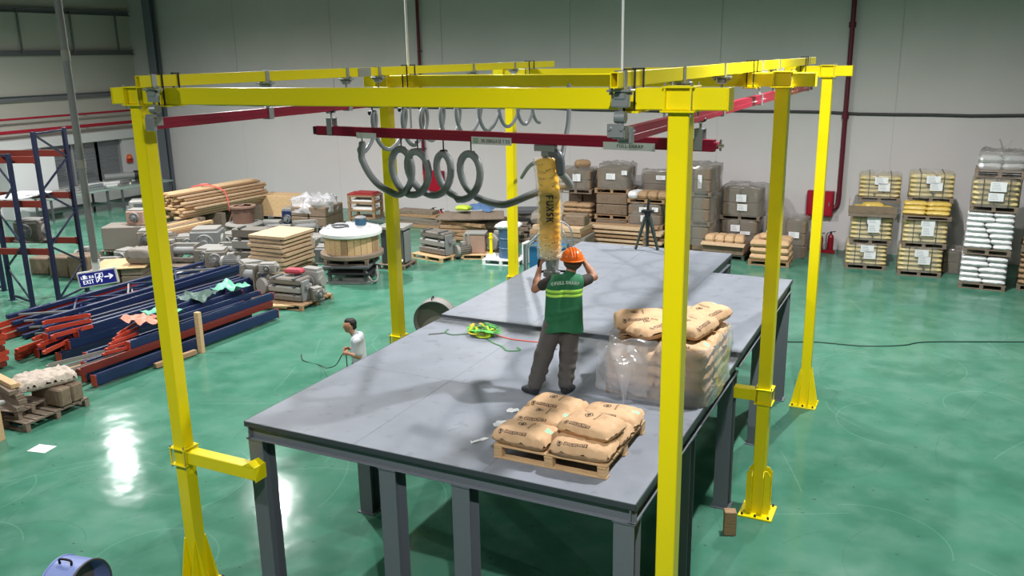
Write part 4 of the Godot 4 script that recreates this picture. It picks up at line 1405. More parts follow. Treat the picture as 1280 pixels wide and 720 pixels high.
func back_stores() -> void:
	# three towers on the right
	yellow_tower("the cabinet-side tower", 5.7, 19.8, 5, [[0.0, 0.72, 0.0, -0.03], [0.73, 0.76, 0.0, 0.05], [1.86, 0.72, 0.35, 0.16]], 1.08, 3)
	var bt := thing("cardboard_tray", "open brown cardboard tray of loose yellow sacks on the cabinet-side tower", "tray", V(5.76, 1.52, 19.5), 5)
	put("tray_base", Shape.new().box(Vector3(0, 0.06, 0), Vector3(1.22, 0.12, 0.7)), M.wood_grey, bt)
	put("tray_front", Shape.new().box(Vector3(0, 0.2, 0.35), Vector3(1.24, 0.2, 0.02)), M.carton, bt)
	put("tray_side", Shape.new().box(Vector3(-0.61, 0.24, 0), Vector3(0.02, 0.3, 0.7)), M.pinkish, bt)
	for i in 3:
		plain_sack(V(5.5 + i * 0.27, 1.66 + 0.08 * (i % 2), 19.45), 8 + i * 13, 0.52, 0.4, 0.14, M.sack_gold, i, "loose golden sack in the cardboard tray, %s of three" % ["leftmost", "middle", "rightmost"][i])
	yellow_tower("the golden-layer tower", 7.1, 19.5, 4, [[0.0, 0.78, 0.0, -0.03], [0.79, 0.76, 0.0, 0.02], [1.98, 0.74, 0.3, 0.07]], 1.1, 3)
	make_pallet("wooden pallet under the loose golden sacks halfway up the golden-layer tower", V(7.15, 1.56, 19.35), 4, 1.16, 0.9, 0.1, M.wood_grey, true)
	for i in 6:
		plain_sack(V(6.85 + (i % 2) * 0.56, 1.665 + 0.11 * floorf(i / 2), 19.2 + 0.06 * floorf(i / 2)), 4 + (i * 37) % 17 - 8, 0.6, 0.42, 0.13, M.sack_gold, i, "loose golden sack halfway up the golden-layer tower, %s layer, %s" % [ROW[i / 2], "left" if i % 2 == 0 else "right"])
	# third tower: white sacks, one yellow load, a hooded load on top
	var x3 := 8.62
	var d3 := 18.62
	for i in 2:
		var y := 0.0 if i == 0 else 0.9
		var h := 0.88 if i == 0 else 1.1
		var nm: String = ["bottom", "second"][i]
		make_pallet("wooden pallet under the %s load of white sacks" % nm, V(x3 + 0.03 * i, y, d3), -3, 1.08, 1.05, 0.14, M.wood_grey, true)
		sack_load("%s load of the white tower" % nm, V(x3 + 0.03 * i, y + 0.14, d3), -3, M.sack_white, "w", 5 if i == 0 else 7, 1.06, 1.02, 0.146 if i == 0 else 0.137, "white sack", "sack", false, 60 + i)
	make_pallet("wooden pallet under the yellow load of the white tower", V(x3 + 0.06, 2.01, d3), -3, 1.08, 1.05, 0.14, M.wood_grey, true)
	sack_load("yellow load of the white tower", V(x3 + 0.06, 2.15, d3), -3, M.sack_yellow, "y3", 5, 1.04, 1.02, 0.128, "yellow sack", "sack", false, 70)
	film_wrap("stretch_film", "strapped clear film over the yellow load of the white tower", V(x3 + 0.06, 2.13, d3), -3, 1.1, 1.08, 0.7, M.film_grey, 71, [[0.05, 0.52, 0.36, 0.24], [0.02, 0.26, 0.34, 0.2]], [-0.28, 0.3], 0.02)
	make_pallet("wooden pallet on top of the white tower, under the hooded load", V(x3 + 0.1, 2.86, d3), -3, 1.12, 1.05, 0.18, M.wood_grey, true)
	for i in 4:
		plain_sack(V(x3 - 0.16 + (i % 2) * 0.52, 3.045 + 0.17 * (i / 2), d3 - 0.2), 2 + i * 3, 0.52, 0.42, 0.18, M.sack_white, i, "white sack under the grey hood on the white tower, %s layer, %s" % [ROW[i / 2], "left" if i % 2 == 0 else "right"])
	film_wrap("plastic_hood", "crumpled grey plastic hood tied at the top of the white tower", V(x3 + 0.12, 3.04, d3), -3, 1.06, 1.0, 0.42, M.film_grey, 75, [], [], 0.05)
	var tuft := Shape.new()
	for k in 5:
		var a := k * 1.26
		tuft.bar(Vector3(0.05 * cos(a), 0.0, 0.05 * sin(a)), Vector3(0.16 * cos(a * 1.7), 0.16 + 0.03 * k, 0.1 * sin(a)), 0.05, 0.012, Vector3(0.3, 1, 0.2))
	var tf := put("film_knot", tuft, M.film_grey)
	tf.position = V(x3 + 0.1, 3.5, d3 - 0.2)
	tag(tf, "twisted knot of grey film on the very top of the white tower", "film")
	# brown hood behind the white tower and neighbours
	film_wrap("stretch_film", "low film-wrapped carton load behind the left of the white tower", V(8.1, 0.01, 19.9), -3, 0.94, 0.66, 0.66, M.film_grey, 81, [], [], 0.03, "film", carton_block("carton_load", "grey-brown wrapped carton load hidden behind the left of the white tower", V(8.1, 0, 19.9), -3, 0.9, 0.6, 0.62, M.carton, 2, 2))
	for i in 3:
		sack_load("%s third of the brown stack at the right edge" % ["lowest", "middle", "uppermost"][i], V(9.95, 0.14 + i * 1.0, 18.9), -3, M.kraft_dim, "k9", 6, 1.06, 1.02, 0.14, "brown sack", "sack", true, 90 + i)
		make_pallet("wooden pallet in the brown stack at the right edge, %s of three" % ["lowest", "middle", "uppermost"][i], V(9.95, i * 1.0, 18.9), -3, 1.08, 1.05, 0.14, M.wood_grey, true)
	# the brown wrapped loads in the middle, from left to right
	var w1 := "the stack behind the sleeve"
	carton_block("scrap_crate", "low stack of flattened grey-brown cartons at the foot of %s" % w1, V(-3.4, 0.0, 20.6), 2, 1.1, 1.0, 0.62, M.carton, 5, 1)
	for i in 6:
		plain_sack(V(-3.62 + (i % 2) * 0.5, 0.76 + 0.15 * (i / 2), 20.35), 3 + (i * 29) % 20 - 10, 0.55, 0.5, 0.17, M.kraft_dim, i, "loose brown sack midway up %s, %s layer, %s" % [w1, ROW[i / 2], "left" if i % 2 == 0 else "right"])
	make_pallet("pallet under the loose sacks midway up %s" % w1, V(-3.4, 0.63, 20.6), 2, 1.1, 1.05, 0.12, M.wood_grey, true)
	carton_block("carton_load", "brown carton under loose sacks midway in %s" % w1, V(-3.4, 0.76, 20.95), 2, 1.05, 0.42, 0.78, M.carton, 2, 2)
	make_pallet("upper pallet of %s" % w1, V(-3.4, 1.56, 20.6), 2, 1.12, 1.05, 0.14, M.wood_grey, true)
	film_wrap("stretch_film", "carton load in shiny film with one paper topping %s" % w1, V(-3.4, 1.69, 20.6), 2, 1.1, 1.06, 0.64, M.film_grey, 12, [[0.05, 0.4, 0.27, 0.24]], [], 0.05, "film", carton_block("carton_load", "brown carton load at the top of %s" % w1, V(-3.4, 1.7, 20.6), 2, 1.05, 1.0, 0.6, M.carton, 2, 2))
	plain_sack(V(-3.3, 2.4, 20.5), 40, 0.5, 0.36, 0.22, M.kraft_dim, 2, "crumpled brown bundle lying on top of %s" % w1)
	var w2 := "the tall stack right of the sleeve"
	carton_block("carton_load", "brown carton load at the bottom of %s" % w2, V(-2.15, 0.14, 20.6), 3, 1.14, 1.05, 0.62, M.carton, 2, 1)
	make_pallet("lowest pallet of %s" % w2, V(-2.15, 0.0, 20.6), 3, 1.16, 1.05, 0.14, M.wood, true)
	make_pallet("middle pallet of %s" % w2, V(-2.15, 0.77, 20.6), 3, 1.16, 1.05, 0.14, M.wood, true)
	carton_block("carton_load", "plain brown two-tier carton load in the middle of %s" % w2, V(-2.15, 0.91, 20.6), 3, 1.12, 1.04, 0.7, M.carton, 2, 1)
	make_pallet("upper pallet of %s" % w2, V(-2.15, 1.62, 20.6), 3, 1.16, 1.05, 0.15, M.wood, true)
	film_wrap("stretch_film", "carton load in billowing film with papers topping %s" % w2, V(-2.12, 1.76, 20.6), 3, 1.16, 1.1, 0.74, M.film_grey, 22, [[-0.05, 0.42, 0.3, 0.19], [0.4, 0.55, 0.18, 0.14]], [], 0.07, "film", carton_block("carton_load", "brown carton load at the top of %s" % w2, V(-2.15, 1.77, 20.6), 3, 1.08, 1.0, 0.66, M.carton, 1, 1))
	var w3 := "the stack behind the tripod"
	make_pallet("lower pallet of %s" % w3, V(-0.95, 0.6, 20.3), 3, 1.2, 1.05, 0.13, M.wood, true)
	carton_block("carton_load", "grey-brown carton base under %s" % w3, V(-0.95, 0.0, 20.3), 3, 1.16, 1.04, 0.59, M.carton, 1, 2)
	film_wrap("stretch_film", "carton load in crumpled film with papers midway in %s" % w3, V(-0.95, 0.72, 20.3), 3, 1.18, 1.08, 0.66, M.film_grey, 32, [[0.05, 0.22, 0.3, 0.2], [0.0, 0.5, 0.3, 0.16], [0.36, 0.52, 0.2, 0.14]], [], 0.05, "film", carton_block("carton_load", "brown carton load with glossy film in %s" % w3, V(-0.95, 0.73, 20.3), 3, 1.1, 1.0, 0.62, M.carton, 2, 2))
	make_pallet("upper pallet of %s" % w3, V(-0.9, 1.42, 20.3), 3, 1.2, 1.05, 0.13, M.wood, true)
	for i in 4:
		plain_sack(V(-1.25 + i * 0.29, 1.555, 20.0 + 0.02 * i), 75 + i * 8, 0.6, 0.34, 0.24, M.kraft_dim if i else M.sack_white, i, "%s loose sack in the upper row of %s, %s" % ["white" if i == 0 else "brown", w3, ["leftmost", "second from left", "third from left", "rightmost"][i]])
	film_wrap("stretch_film", "film-wrapped carton load at the back top of %s" % w3, V(-0.75, 1.56, 20.8), 3, 1.12, 0.5, 0.78, M.film_grey, 36, [[0.1, 0.58, 0.3, 0.14]], [], 0.05, "film", carton_block("carton_load", "grey-brown carton load at the back top of %s" % w3, V(-0.75, 1.56, 20.8), 3, 1.05, 0.44, 0.72, M.carton, 2, 1))
	var w4 := "the stack right of the nearest column"
	for i in 3:
		make_pallet("pallet in %s, %s of three" % [w4, ["lowest", "middle", "uppermost"][i]], V(0.75, i * 0.9, 19.9), -4, 1.15, 1.1, 0.13, M.wood_grey, true)
		carton_block("carton_load", "brown carton tier in %s, %s of three" % [w4, ["lowest", "middle", "uppermost"][i]], V(0.75, 0.13 + i * 0.9, 19.9), -4, 1.1, 1.06, 0.72, M.carton, 2, 2)
	film_wrap("plastic_hood", "long grey plastic hood over %s" % w4, V(0.78, 0.3, 19.95), -4, 1.26, 1.2, 2.38, M.film_grey, 41, [[0.2, 1.95, 0.12, 0.4]], [], 0.06)
	var w5 := "the pair left of shaded column"
	make_pallet("upper pallet of %s" % w5, V(2.0, 1.02, 20.6), 0, 1.2, 1.05, 0.13, M.wood_grey, true)
	carton_block("carton_load", "lower brown load of %s" % w5, V(2.0, 0.2, 20.6), 0, 1.12, 1.04, 0.8, M.carton, 2, 2)
	make_pallet("lower pallet of %s" % w5, V(2.0, 0.04, 20.6), 0, 1.2, 1.05, 0.14, M.wood_grey, true)
	film_wrap("stretch_film", "film with one paper over the lower load of %s" % w5, V(2.0, 0.2, 20.6), 0, 1.22, 1.12, 0.81, M.film_grey, 51, [[-0.1, 0.58, 0.28, 0.2], [0.2, 0.45, 0.3, 0.1]], [], 0.03)
	film_wrap("stretch_film", "bulging film-wrapped carton load with two papers, upper one of %s" % w5, V(2.06, 1.15, 20.6), 0, 1.3, 1.14, 0.88, M.film_grey, 52, [[-0.02, 0.56, 0.3, 0.22], [0.02, 0.28, 0.3, 0.2]], [], 0.05, "film", carton_block("carton_load", "upper brown load of %s" % w5, V(2.0, 1.15, 20.6), 0, 1.12, 1.04, 0.8, M.carton, 2, 2))
	make_pallet("dark green pallet under loose sacks before %s" % w5, V(1.78, 0.0, 19.5), -2, 1.3, 0.9, 0.14, mat(hx("3c4a3e"), 0.7), true)
	var cb := thing("cardboard_sheet", "brown cardboard tray holding loose sacks before %s" % w5, "cardboard", V(1.76, 0.14, 19.5), -2)
	put("tray", Shape.new().box(Vector3(0, 0.15, 0), Vector3(1.25, 0.3, 0.8), Basis(), 0.02), M.carton, cb)
	put("flap", Shape.new().box(Vector3(0, 0.31, 0.42), Vector3(1.3, 0.012, 0.2), Basis(Vector3.RIGHT, 0.35)), M.board, cb)
	for i in 4:
		plain_sack(V(1.36 + i * 0.27, 0.452, 19.45), 80 + i * 6, 0.58, 0.3, 0.24, M.kraft, i, "loose tan sack in the cardboard tray by the wrapped pair, %s" % ["leftmost", "second from left", "third from left", "rightmost"][i])
	var w6 := "the low stack behind the shaded column"
	make_pallet("pallet under %s" % w6, V(3.15, 0.0, 19.2), 2, 1.16, 1.05, 0.14, M.wood, true)
	sack_load(w6, V(3.15, 0.14, 19.2), 2, M.kraft, "k6", 3, 1.12, 1.04, 0.2, "tan sack", "sack", false, 66)
	plain_sack(V(3.1, 0.745, 19.0), 20, 0.55, 0.4, 0.16, M.kraft, 1, "single tan sack lying askew on top of %s" % w6)
	film_wrap("stretch_film", "film-wrapped carton load with papers behind %s" % w6, V(3.4, 0.0, 20.4), 0, 1.26, 0.98, 1.18, M.film_grey, 67, [[0.25, 0.72, 0.3, 0.18], [-0.4, 0.72, 0.3, 0.18]], [], 0.03, "film", carton_block("carton_load", "grey-brown wrapped load behind %s" % w6, V(3.4, 0.0, 20.4), 0, 1.2, 0.9, 1.12, M.carton, 3, 2))
	# planks in front of the middle stacks
	var pl := 0
	for r in 6:
		for c in 2:
			var o := put("plank", Shape.new().box(Vector3.ZERO, Vector3(2.6 - 0.12 * ((r + c) % 3), 0.07, 0.3), Basis(), 0.005), M.board if (r + c) % 3 else M.wood)
			o.position = V(-1.45 + 0.1 * ((r * 7) % 5 - 2), 0.09 + r * 0.125, 19.0 + c * 0.36 + 0.02 * r)
			o.rotation.y = deg_to_rad(2.0 + ((r * 5 + c * 3) % 5 - 2) * 0.8)
			tag(o, "long beige plank in the low pile behind the platform, %s layer, %s plank" % [ROW[r], "front" if c == 0 else "back"], "plank", "planks piled behind the platform")
			pl += 1
	for r in 6:
		for x in [-2.4, -0.6]:
			tag(put("bearer", Shape.new().box(V(x, 0.0275 + r * 0.125, 19.18), Vector3(0.09, 0.055, 0.75)), M.wood_grey), "short wooden bearer between the beige planks, %s gap, %s end" % [ROW[r], "left" if x < -1 else "right"], "bearer", "bearers in the plank pile")
	# tripod at the platform's rear edge
	var tp := thing("tripod", "dark camera tripod standing at the rear edge of the grey platform", "tripod", V(2.2, 2.171, 10.2))
	for k in 3:
		var a := k * TAU / 3 + 0.3
		var ft := Vector3(cos(a) * 0.26, 0.0, sin(a) * 0.22)
		put("leg", Shape.new().bar(Vector3(cos(a) * 0.05, 0.66, sin(a) * 0.05), ft.lerp(Vector3(cos(a) * 0.05, 0.66, sin(a) * 0.05), 0.45), 0.075, 0.045).bar(ft.lerp(Vector3(cos(a) * 0.05, 0.66, sin(a) * 0.05), 0.5), ft + Vector3(0, 0.006, 0), 0.055, 0.035), mat(hx("2c3a34"), 0.6), tp)
	put("head", Shape.new().cyl(Vector3(0, 0.6, 0), Vector3(0, 0.74, 0), 0.05, 0.07, 12).box(Vector3(0, 0.77, 0), Vector3(0.24, 0.05, 0.12), Basis(), 0.01).cyl(Vector3(0, 0.78, 0), Vector3(0.02, 1.02, 0), 0.028, 0.022, 10), mat(hx("20262a"), 0.6), tp)

# ---- sacks on the platform ----
func print_sack_material(seed_: int, green: bool) -> StandardMaterial3D:
	var W := 384
	var H := 256
	var im := Image.create(W, H, false, Image.FORMAT_RGB8)
	var n := FastNoiseLite.new()
	n.seed = seed_
	n.frequency = 0.012
	for y in H:
		for x in W:
			im.set_pixel(x, y, hx("c39d78").lerp(hx("d3b08a"), n.get_noise_2d(x, y) * 0.5 + 0.5))
	var ink := hx("3a2a20")
	# round emblem with a ring
	for e in [[150, 96, 26], [70, 226, 17]]:
		for y in range(e[1] - e[2], e[1] + e[2]):
			for x in range(e[0] - e[2], e[0] + e[2]):
				var r: float = Vector2(x - e[0], y - e[1]).length() / e[2]
				if (r < 1.0 and r > 0.76) or r < 0.5 or (r < 0.7 and absi(x - e[0]) < 3):
					im.set_pixel(x, y, ink)
	im.fill_rect(Rect2i(206, 46, 14, 96), ink.lerp(hx("c39d78"), 0.25))
	letter(im, "MOLOCHITE", 207, 50, 12, 88, hx("c39d78"), true)
	letter(im, "25 KG", 92, 50, 34, 12, ink)
	for k in 4:
		im.fill_rect(Rect2i(232 + k * 9, 52 + k * 4, 2, 60 - k * 9), ink.lerp(hx("c39d78"), 0.55))
	im.fill_rect(Rect2i(94, 214, 150, 24), ink.lerp(hx("c39d78"), 0.12))
	letter(im, "MOLOCHITE", 100, 218, 138, 16, hx("cda680"))
	if green:
		im.fill_rect(Rect2i(318, 92, 46, 40), hx("9fdcae"))
	var m := img_mat(im, 0.75)
	if not M.has("creases"):
		var fn := FastNoiseLite.new()
		fn.seed = 61
		fn.frequency = 0.018
		fn.fractal_octaves = 4
		fn.noise_type = FastNoiseLite.TYPE_CELLULAR
		var nt := NoiseTexture2D.new()
		nt.width = 512
		nt.height = 512
		nt.noise = fn
		nt.as_normal_map = true
		nt.bump_strength = 5.0
		M.creases = {"tex": nt}
	m.normal_enabled = true
	m.normal_texture = M.creases.tex
	m.normal_scale = 0.7
	return m

func deck_goods() -> void:
	var y := 2.121
	# small pallet in front
	make_pallet("light wooden pallet near the platform's front edge, under seven tan sacks", V(4.275, y, 1.17), 0, 1.2, 1.2, 0.145, M.wood_pale)
	var mp := [print_sack_material(1, false), print_sack_material(2, true), print_sack_material(3, false)]
	var rows := [[-0.33, 0.39, 1, "front left"], [-0.31, 0.0, 1, "middle left"], [-0.33, -0.39, 0, "back left"], [0.3, 0.4, 0, "front right, half under another"], [0.31, 0.0, 2, "middle right, under another"], [0.3, -0.39, 1, "back right"]]
	for i in rows.size():
		var q: Array = rows[i]
		var o := put("printed_sack", sack_mesh("deck%d" % (i % 3), 0.63, 0.42, 0.155, 100 + i % 3, 2.2), mp[q[2]])
		o.position = V(4.275 + q[0], y + 0.145, 1.17 - q[1])
		o.rotation.y = deg_to_rad([-3, 4, -5, 3, -2, 4][i])
		tag(o, "tan printed paper sack on the light front pallet, %s" % q[3], "sack", "tan sacks on the front pallet")
	var tp := put("printed_sack", sack_mesh("decktop", 0.6, 0.46, 0.14, 120, 1.6), mp[0])
	tp.position = V(4.275 + 0.3, y + 0.145 + 0.14, 1.17 - 0.2)
	tp.rotation.y = deg_to_rad(-9)
	tag(tp, "tan printed paper sack lying alone on top of the front pallet's right side", "sack", "tan sacks on the front pallet")
	# wrapped load by the right edge
	var lx := 4.68
	var lz := 3.3
	make_pallet("wooden pallet under the big film-wrapped sack load at the platform's right edge", V(lx, y, lz), 1, 1.2, 1.25, 0.12, M.wood)
	for l in 4:
		for i in 2:
			for j in 3:
				if l == 3 and j == 0 and i == 0:
					continue
				var o := put("printed_sack", sack_mesh("deck%d" % ((l + i + j) % 3), 0.6, 0.43, 0.16, 100 + (l + i + j) % 3, 1.5), mp[(i + j + l) % 3])
				o.position = V(lx + (i - 0.5) * 0.58, y + 0.12 + l * 0.135, lz + (j - 1) * 0.41)
				o.rotation.y = deg_to_rad((l * 7 + i * 5 + j * 3) % 9 - 4)
				tag(o, "tan printed sack in the big wrapped load, %s layer, %s %s" % [ROW[l], "left" if i == 0 else "right", ["front", "middle", "back"][j]], "sack", "tan sacks in the big wrapped load")
	var tops := [[-0.36, -0.05, 0.70, 24, "leftmost, sloping forward", 0.12], [-0.12, -0.24, 0.68, 62, "second from left", -0.05], [0.02, 0.22, 0.7, 38, "back, behind the column", 0.0], [0.3, -0.12, 0.72, 78, "front right", 0.1], [0.34, 0.32, 0.74, 70, "back right, highest", 0.06]]
	for i in tops.size():
		var q: Array = tops[i]
		var o := put("printed_sack", sack_mesh("deck%d" % (i % 3), 0.64, 0.43, 0.17, 100 + i % 3, 1.5), mp[i % 3])
		o.position = V(lx + q[0], y + q[2], lz + q[1])
		o.rotation = Vector3(q[5], deg_to_rad(q[3]), 0.04)
		tag(o, "tan printed sack on top of the big wrapped load, %s" % q[4], "sack", "tan sacks on top of the big wrapped load")
	var fw := thing("stretch_film", "torn clear film sagging round the big sack load at the platform's right edge", "film", V(lx, y, lz), 1)
	put("film_skirt", hood(1.3, 1.42, 0.66, 501, 0.09, 6.0, false), M.film_clear, fw)
	var sag := PackedVector3Array()
	var n := FastNoiseLite.new()
	n.seed = 9
	n.frequency = 1.6
	for j in 16:
		for i in 18:
			var u := i / 17.0
			var f := j / 15.0
			sag.append(Vector3(-0.68 + 0.62 * u, 0.66 - 0.6 * f, 0.72 + 0.16 * sin(f * PI) * sin(u * PI) + 0.06 * n.get_noise_2d(u * 2.0, f * 2.0)))
	put("film_flap", Shape.new().sheet(sag, 18, 16, Vector3(0, 0.3, -2)), M.film_clear, fw)
	var drip := PackedVector3Array()
	for j in 10:
		for i in 8:
			var f := j / 9.0
			var wd := 0.1 * (1.0 - f) + 0.012
			drip.append(Vector3(-0.28 + (i / 7.0 - 0.5) * wd * 2.0, 0.52 - 0.5 * f, 0.92 + 0.03 * cos((i / 7.0 - 0.5) * 3.0) - 0.02 * f))
	put("film_tail", Shape.new().sheet(drip, 8, 10, Vector3(-0.28, 0.2, 0)), M.film_clear, fw)
	# plastic scraps left of the front pallet
	var scraps := [[3.45, 1.36, 0.3, 0.16, 20, "larger white plastic scrap beside the back of the front pallet"], [3.36, 0.86, 0.2, 0.05, 60, "thin white plastic sliver by the front pallet's left corner"], [3.33, 1.72, 0.14, 0.1, 40, "small white plastic scrap behind the worker's heels"]]
	for q in scraps:
		var p := PackedVector3Array()
		for j in 7:
			for i in 9:
				var u := i / 8.0 - 0.5
				var f := j / 6.0 - 0.5
				p.append(Vector3(u * q[2] * (1 + 0.3 * n.get_noise_2d(f * 5, q[0])), 0.02 + 0.03 * absf(n.get_noise_2d(u * 4.0 + q[0] * 9, f * 4.0)) + 0.01, f * q[3] * (1 + 0.4 * n.get_noise_2d(u * 5, q[1]))))
		var s := Shape.new().sheet(p, 9, 7, Vector3(0, -3, 0))
		var lowest := 1.0
		for w in s.v: lowest = minf(lowest, w.y)
		var o := put("plastic_scrap", s, M.paper)
		o.position = V(q[0], y - lowest + 0.001, q[1])
		o.rotation.y = deg_to_rad(q[4])
		tag(o, q[5], "scrap")
	# heap of lashing straps
	var r := RandomNumberGenerator.new()
	r.seed = 31
	var cx := 1.72
	var cz := 4.05
	var cols := [[hx("4fb03a"), "green"], [hx("b9d434"), "lime yellow"], [hx("3f8f3a"), "dark green"], [hx("d8c52c"), "yellow"], [hx("58c04a"), "bright green"], [hx("2f7a3a"), "deep green"]]
	for k in 6:
		var pts := []
		var a := k * 1.1
		for i in 15:
			a += r.randf_range(0.3, 1.3)
			var rad := r.randf_range(0.03, 0.2)
			pts.append(V(cx + cos(a) * rad * 1.4 + (k % 3 - 1) * 0.07, y + 0.012 + 0.012 * k + r.randf() * 0.15 * (1.0 - rad * 4.0), cz + sin(a) * rad * 0.9))
		var sp := smooth_path(pts, 90)
		var s := Shape.new()
		for i in sp.size() - 1:
			s.bar(sp[i], sp[i + 1], 0.036, 0.004, Vector3(0.2, 1, 0.1))
		tag(put("lashing_strap", s, mat(cols[k][0], 0.6)), "%s lashing strap knotted into the heap on the platform" % cols[k][1], "strap", "lashing straps in the heap")
	var loose := [[[[1.5, 4.0], [1.3, 3.86], [1.16, 3.92], [1.12, 4.06]], "3a6f45", "thin dark green strap trailing left from the heap"], [[[1.16, 3.9], [1.06, 3.8], [0.98, 3.74]], "4a5348", "short dark strap end at the far left of the heap"], [[[1.8, 3.95], [2.0, 3.78], [2.2, 3.68], [2.36, 3.54], [2.5, 3.62], [2.42, 3.72]], "3d7a46", "dark green strap with a hook trailing right from the heap"], [[[1.9, 4.1], [2.15, 4.02], [2.4, 4.02], [2.66, 4.06]], "c8503c", "red strap with a handle lying right of the heap"], [[[2.62, 3.92], [2.75, 3.88], [2.95, 3.86]], "5a4038", "thin dark cord beyond the red strap"]]
	for q in loose:
		var pts := []
		for p in q[0]: pts.append(V(p[0], y + 0.006, p[1]))
		var sp := smooth_path(pts, 30)
		var s := Shape.new()
		for i in sp.size() - 1:
			s.bar(sp[i], sp[i + 1], 0.03, 0.005)
		tag(put("lashing_strap", s, mat(hx(q[1]), 0.6)), q[2], "strap")

func L(x: float, y: float, f: float) -> Vector3:
	return Vector3(x, y, -f)

# a hand of five separate fingers: w wrist, dir towards the knuckles, pn the way the fingers close, sd = 1 when the thumb is on dir x pn's side
func hand_bones(f: Field, w: Vector3, dir: Vector3, pn: Vector3, sd: float, curl := 1.0) -> void:
	dir = dir.normalized()
	pn = (pn - dir * pn.dot(dir)).normalized()
	var lat := dir.cross(pn).normalized() * sd
	var lens := [0.92, 1.03, 0.97, 0.76]
	for i in 4:
		var o := 0.03 - 0.02 * i
		var k0 := w + dir * 0.015 + lat * o * 0.7
		var k1 := w + dir * (0.082 - 0.004 * absf(i - 1.2)) + lat * o * 1.15
		f.bone(k0, k1, 0.013, 0.0115, 0.012)
		var a := 0.0
		var p := k1
		for s in 3:
			a += [0.75, 1.05, 0.7][s] * curl
			var d := dir * cos(a) + pn * sin(a)
			var q: Vector3 = p + d * [0.04, 0.025, 0.02][s] * lens[i]
			f.bone(p, q, [0.0098, 0.009, 0.0082][s], [0.009, 0.0082, 0.0075][s], 0.004)
			p = q
	f.bone(w, w + dir * 0.05, 0.024, 0.024, 0.015, 0.9)
	var t0 := w + dir * 0.025 + lat * 0.028
	var t1 := t0 + (lat * 0.65 + dir * 0.6 + pn * 0.45).normalized() * 0.042
	var t2 := t1 + (lat * 0.1 + dir * 0.75 + pn * 0.7).normalized() * 0.03
	var t3 := t2 + (lat * -0.3 + dir * 0.6 + pn * 0.75).normalized() * 0.022
	f.bone(t0, t1, 0.014, 0.0115, 0.01)
	f.bone(t1, t2, 0.0108, 0.0098, 0.005)
	f.bone(t2, t3, 0.0098, 0.008, 0.005)

func arm_and_head(f: Field, sh: Array, el: Array, wr: Array) -> void:
	for i in 2:
		f.bone(sh[i], el[i], 0.05, 0.042, 0.03)
		f.bone(el[i], el[i].lerp(wr[i], 0.35), 0.041, 0.043, 0.02)
		f.bone(el[i].lerp(wr[i], 0.35), wr[i], 0.043, 0.027, 0.02)

func head_bones(f: Field, c: Vector3, b: Basis) -> void:
	# c is the middle of the skull; b.z points out of the back of the head, -b.z is the face
	f.bone(c + b * Vector3(0, 0.03, 0.015), c + b * Vector3(0, 0.02, -0.02), 0.088, 0.084, 0.03)
	f.bone(c + b * Vector3(0, -0.02, -0.02), c + b * Vector3(0, -0.075, -0.045), 0.07, 0.045, 0.04)
	f.bone(c + b * Vector3(-0.03, -0.02, -0.075), c + b * Vector3(0.03, -0.02, -0.075), 0.02, 0.02, 0.02)
	f.bone(c + b * Vector3(0, 0.005, -0.098), c + b * Vector3(0, -0.03, -0.112), 0.011, 0.015, 0.012)
	f.bone(c + b * Vector3(-0.018, -0.06, -0.09), c + b * Vector3(0.018, -0.06, -0.09), 0.0085, 0.0085, 0.006)
	f.bone(c + b * Vector3(-0.035, 0.022, -0.085), c + b * Vector3(0.035, 0.022, -0.085), 0.011, 0.011, 0.012)
	for s in [-1.0, 1.0]:
		f.bone(c + b * Vector3(s * 0.086, 0.012, 0.01), c + b * Vector3(s * 0.088, -0.026, 0.004), 0.016, 0.011, 0.008)

func face_parts(t: Node3D, c: Vector3, b: Basis) -> void:
	for s in [-1.0, 1.0]:
		put("eye", Shape.new().lathe([Vector2(0, -0.008), Vector2(0.0055, -0.006), Vector2(0.008, 0), Vector2(0.0055, 0.006), Vector2(0, 0.008)], 12, Transform3D(b, c + b * Vector3(s * 0.031, 0.004, -0.086)), true), M.hair, t)

func ring_band(f: Field, c: Vector3, y0: float, y1: float, out: float) -> Shape:
	var p := PackedVector3Array()
	var nu := 72
	for j in 4:
		var y := lerpf(y0, y1, j / 3.0)
		for i in nu:
			var a := TAU * i / nu
			var d := Vector3(cos(a), 0, sin(a))
			var q := f.hit(Vector3(c.x, y, c.z) + d * 0.42, -d)
			p.append(q + d * (out if j in [1, 2] else out * 0.2))
	return Shape.new().sheet(p, nu, 4, Vector3(c.x, (y0 + y1) / 2, c.z), true)

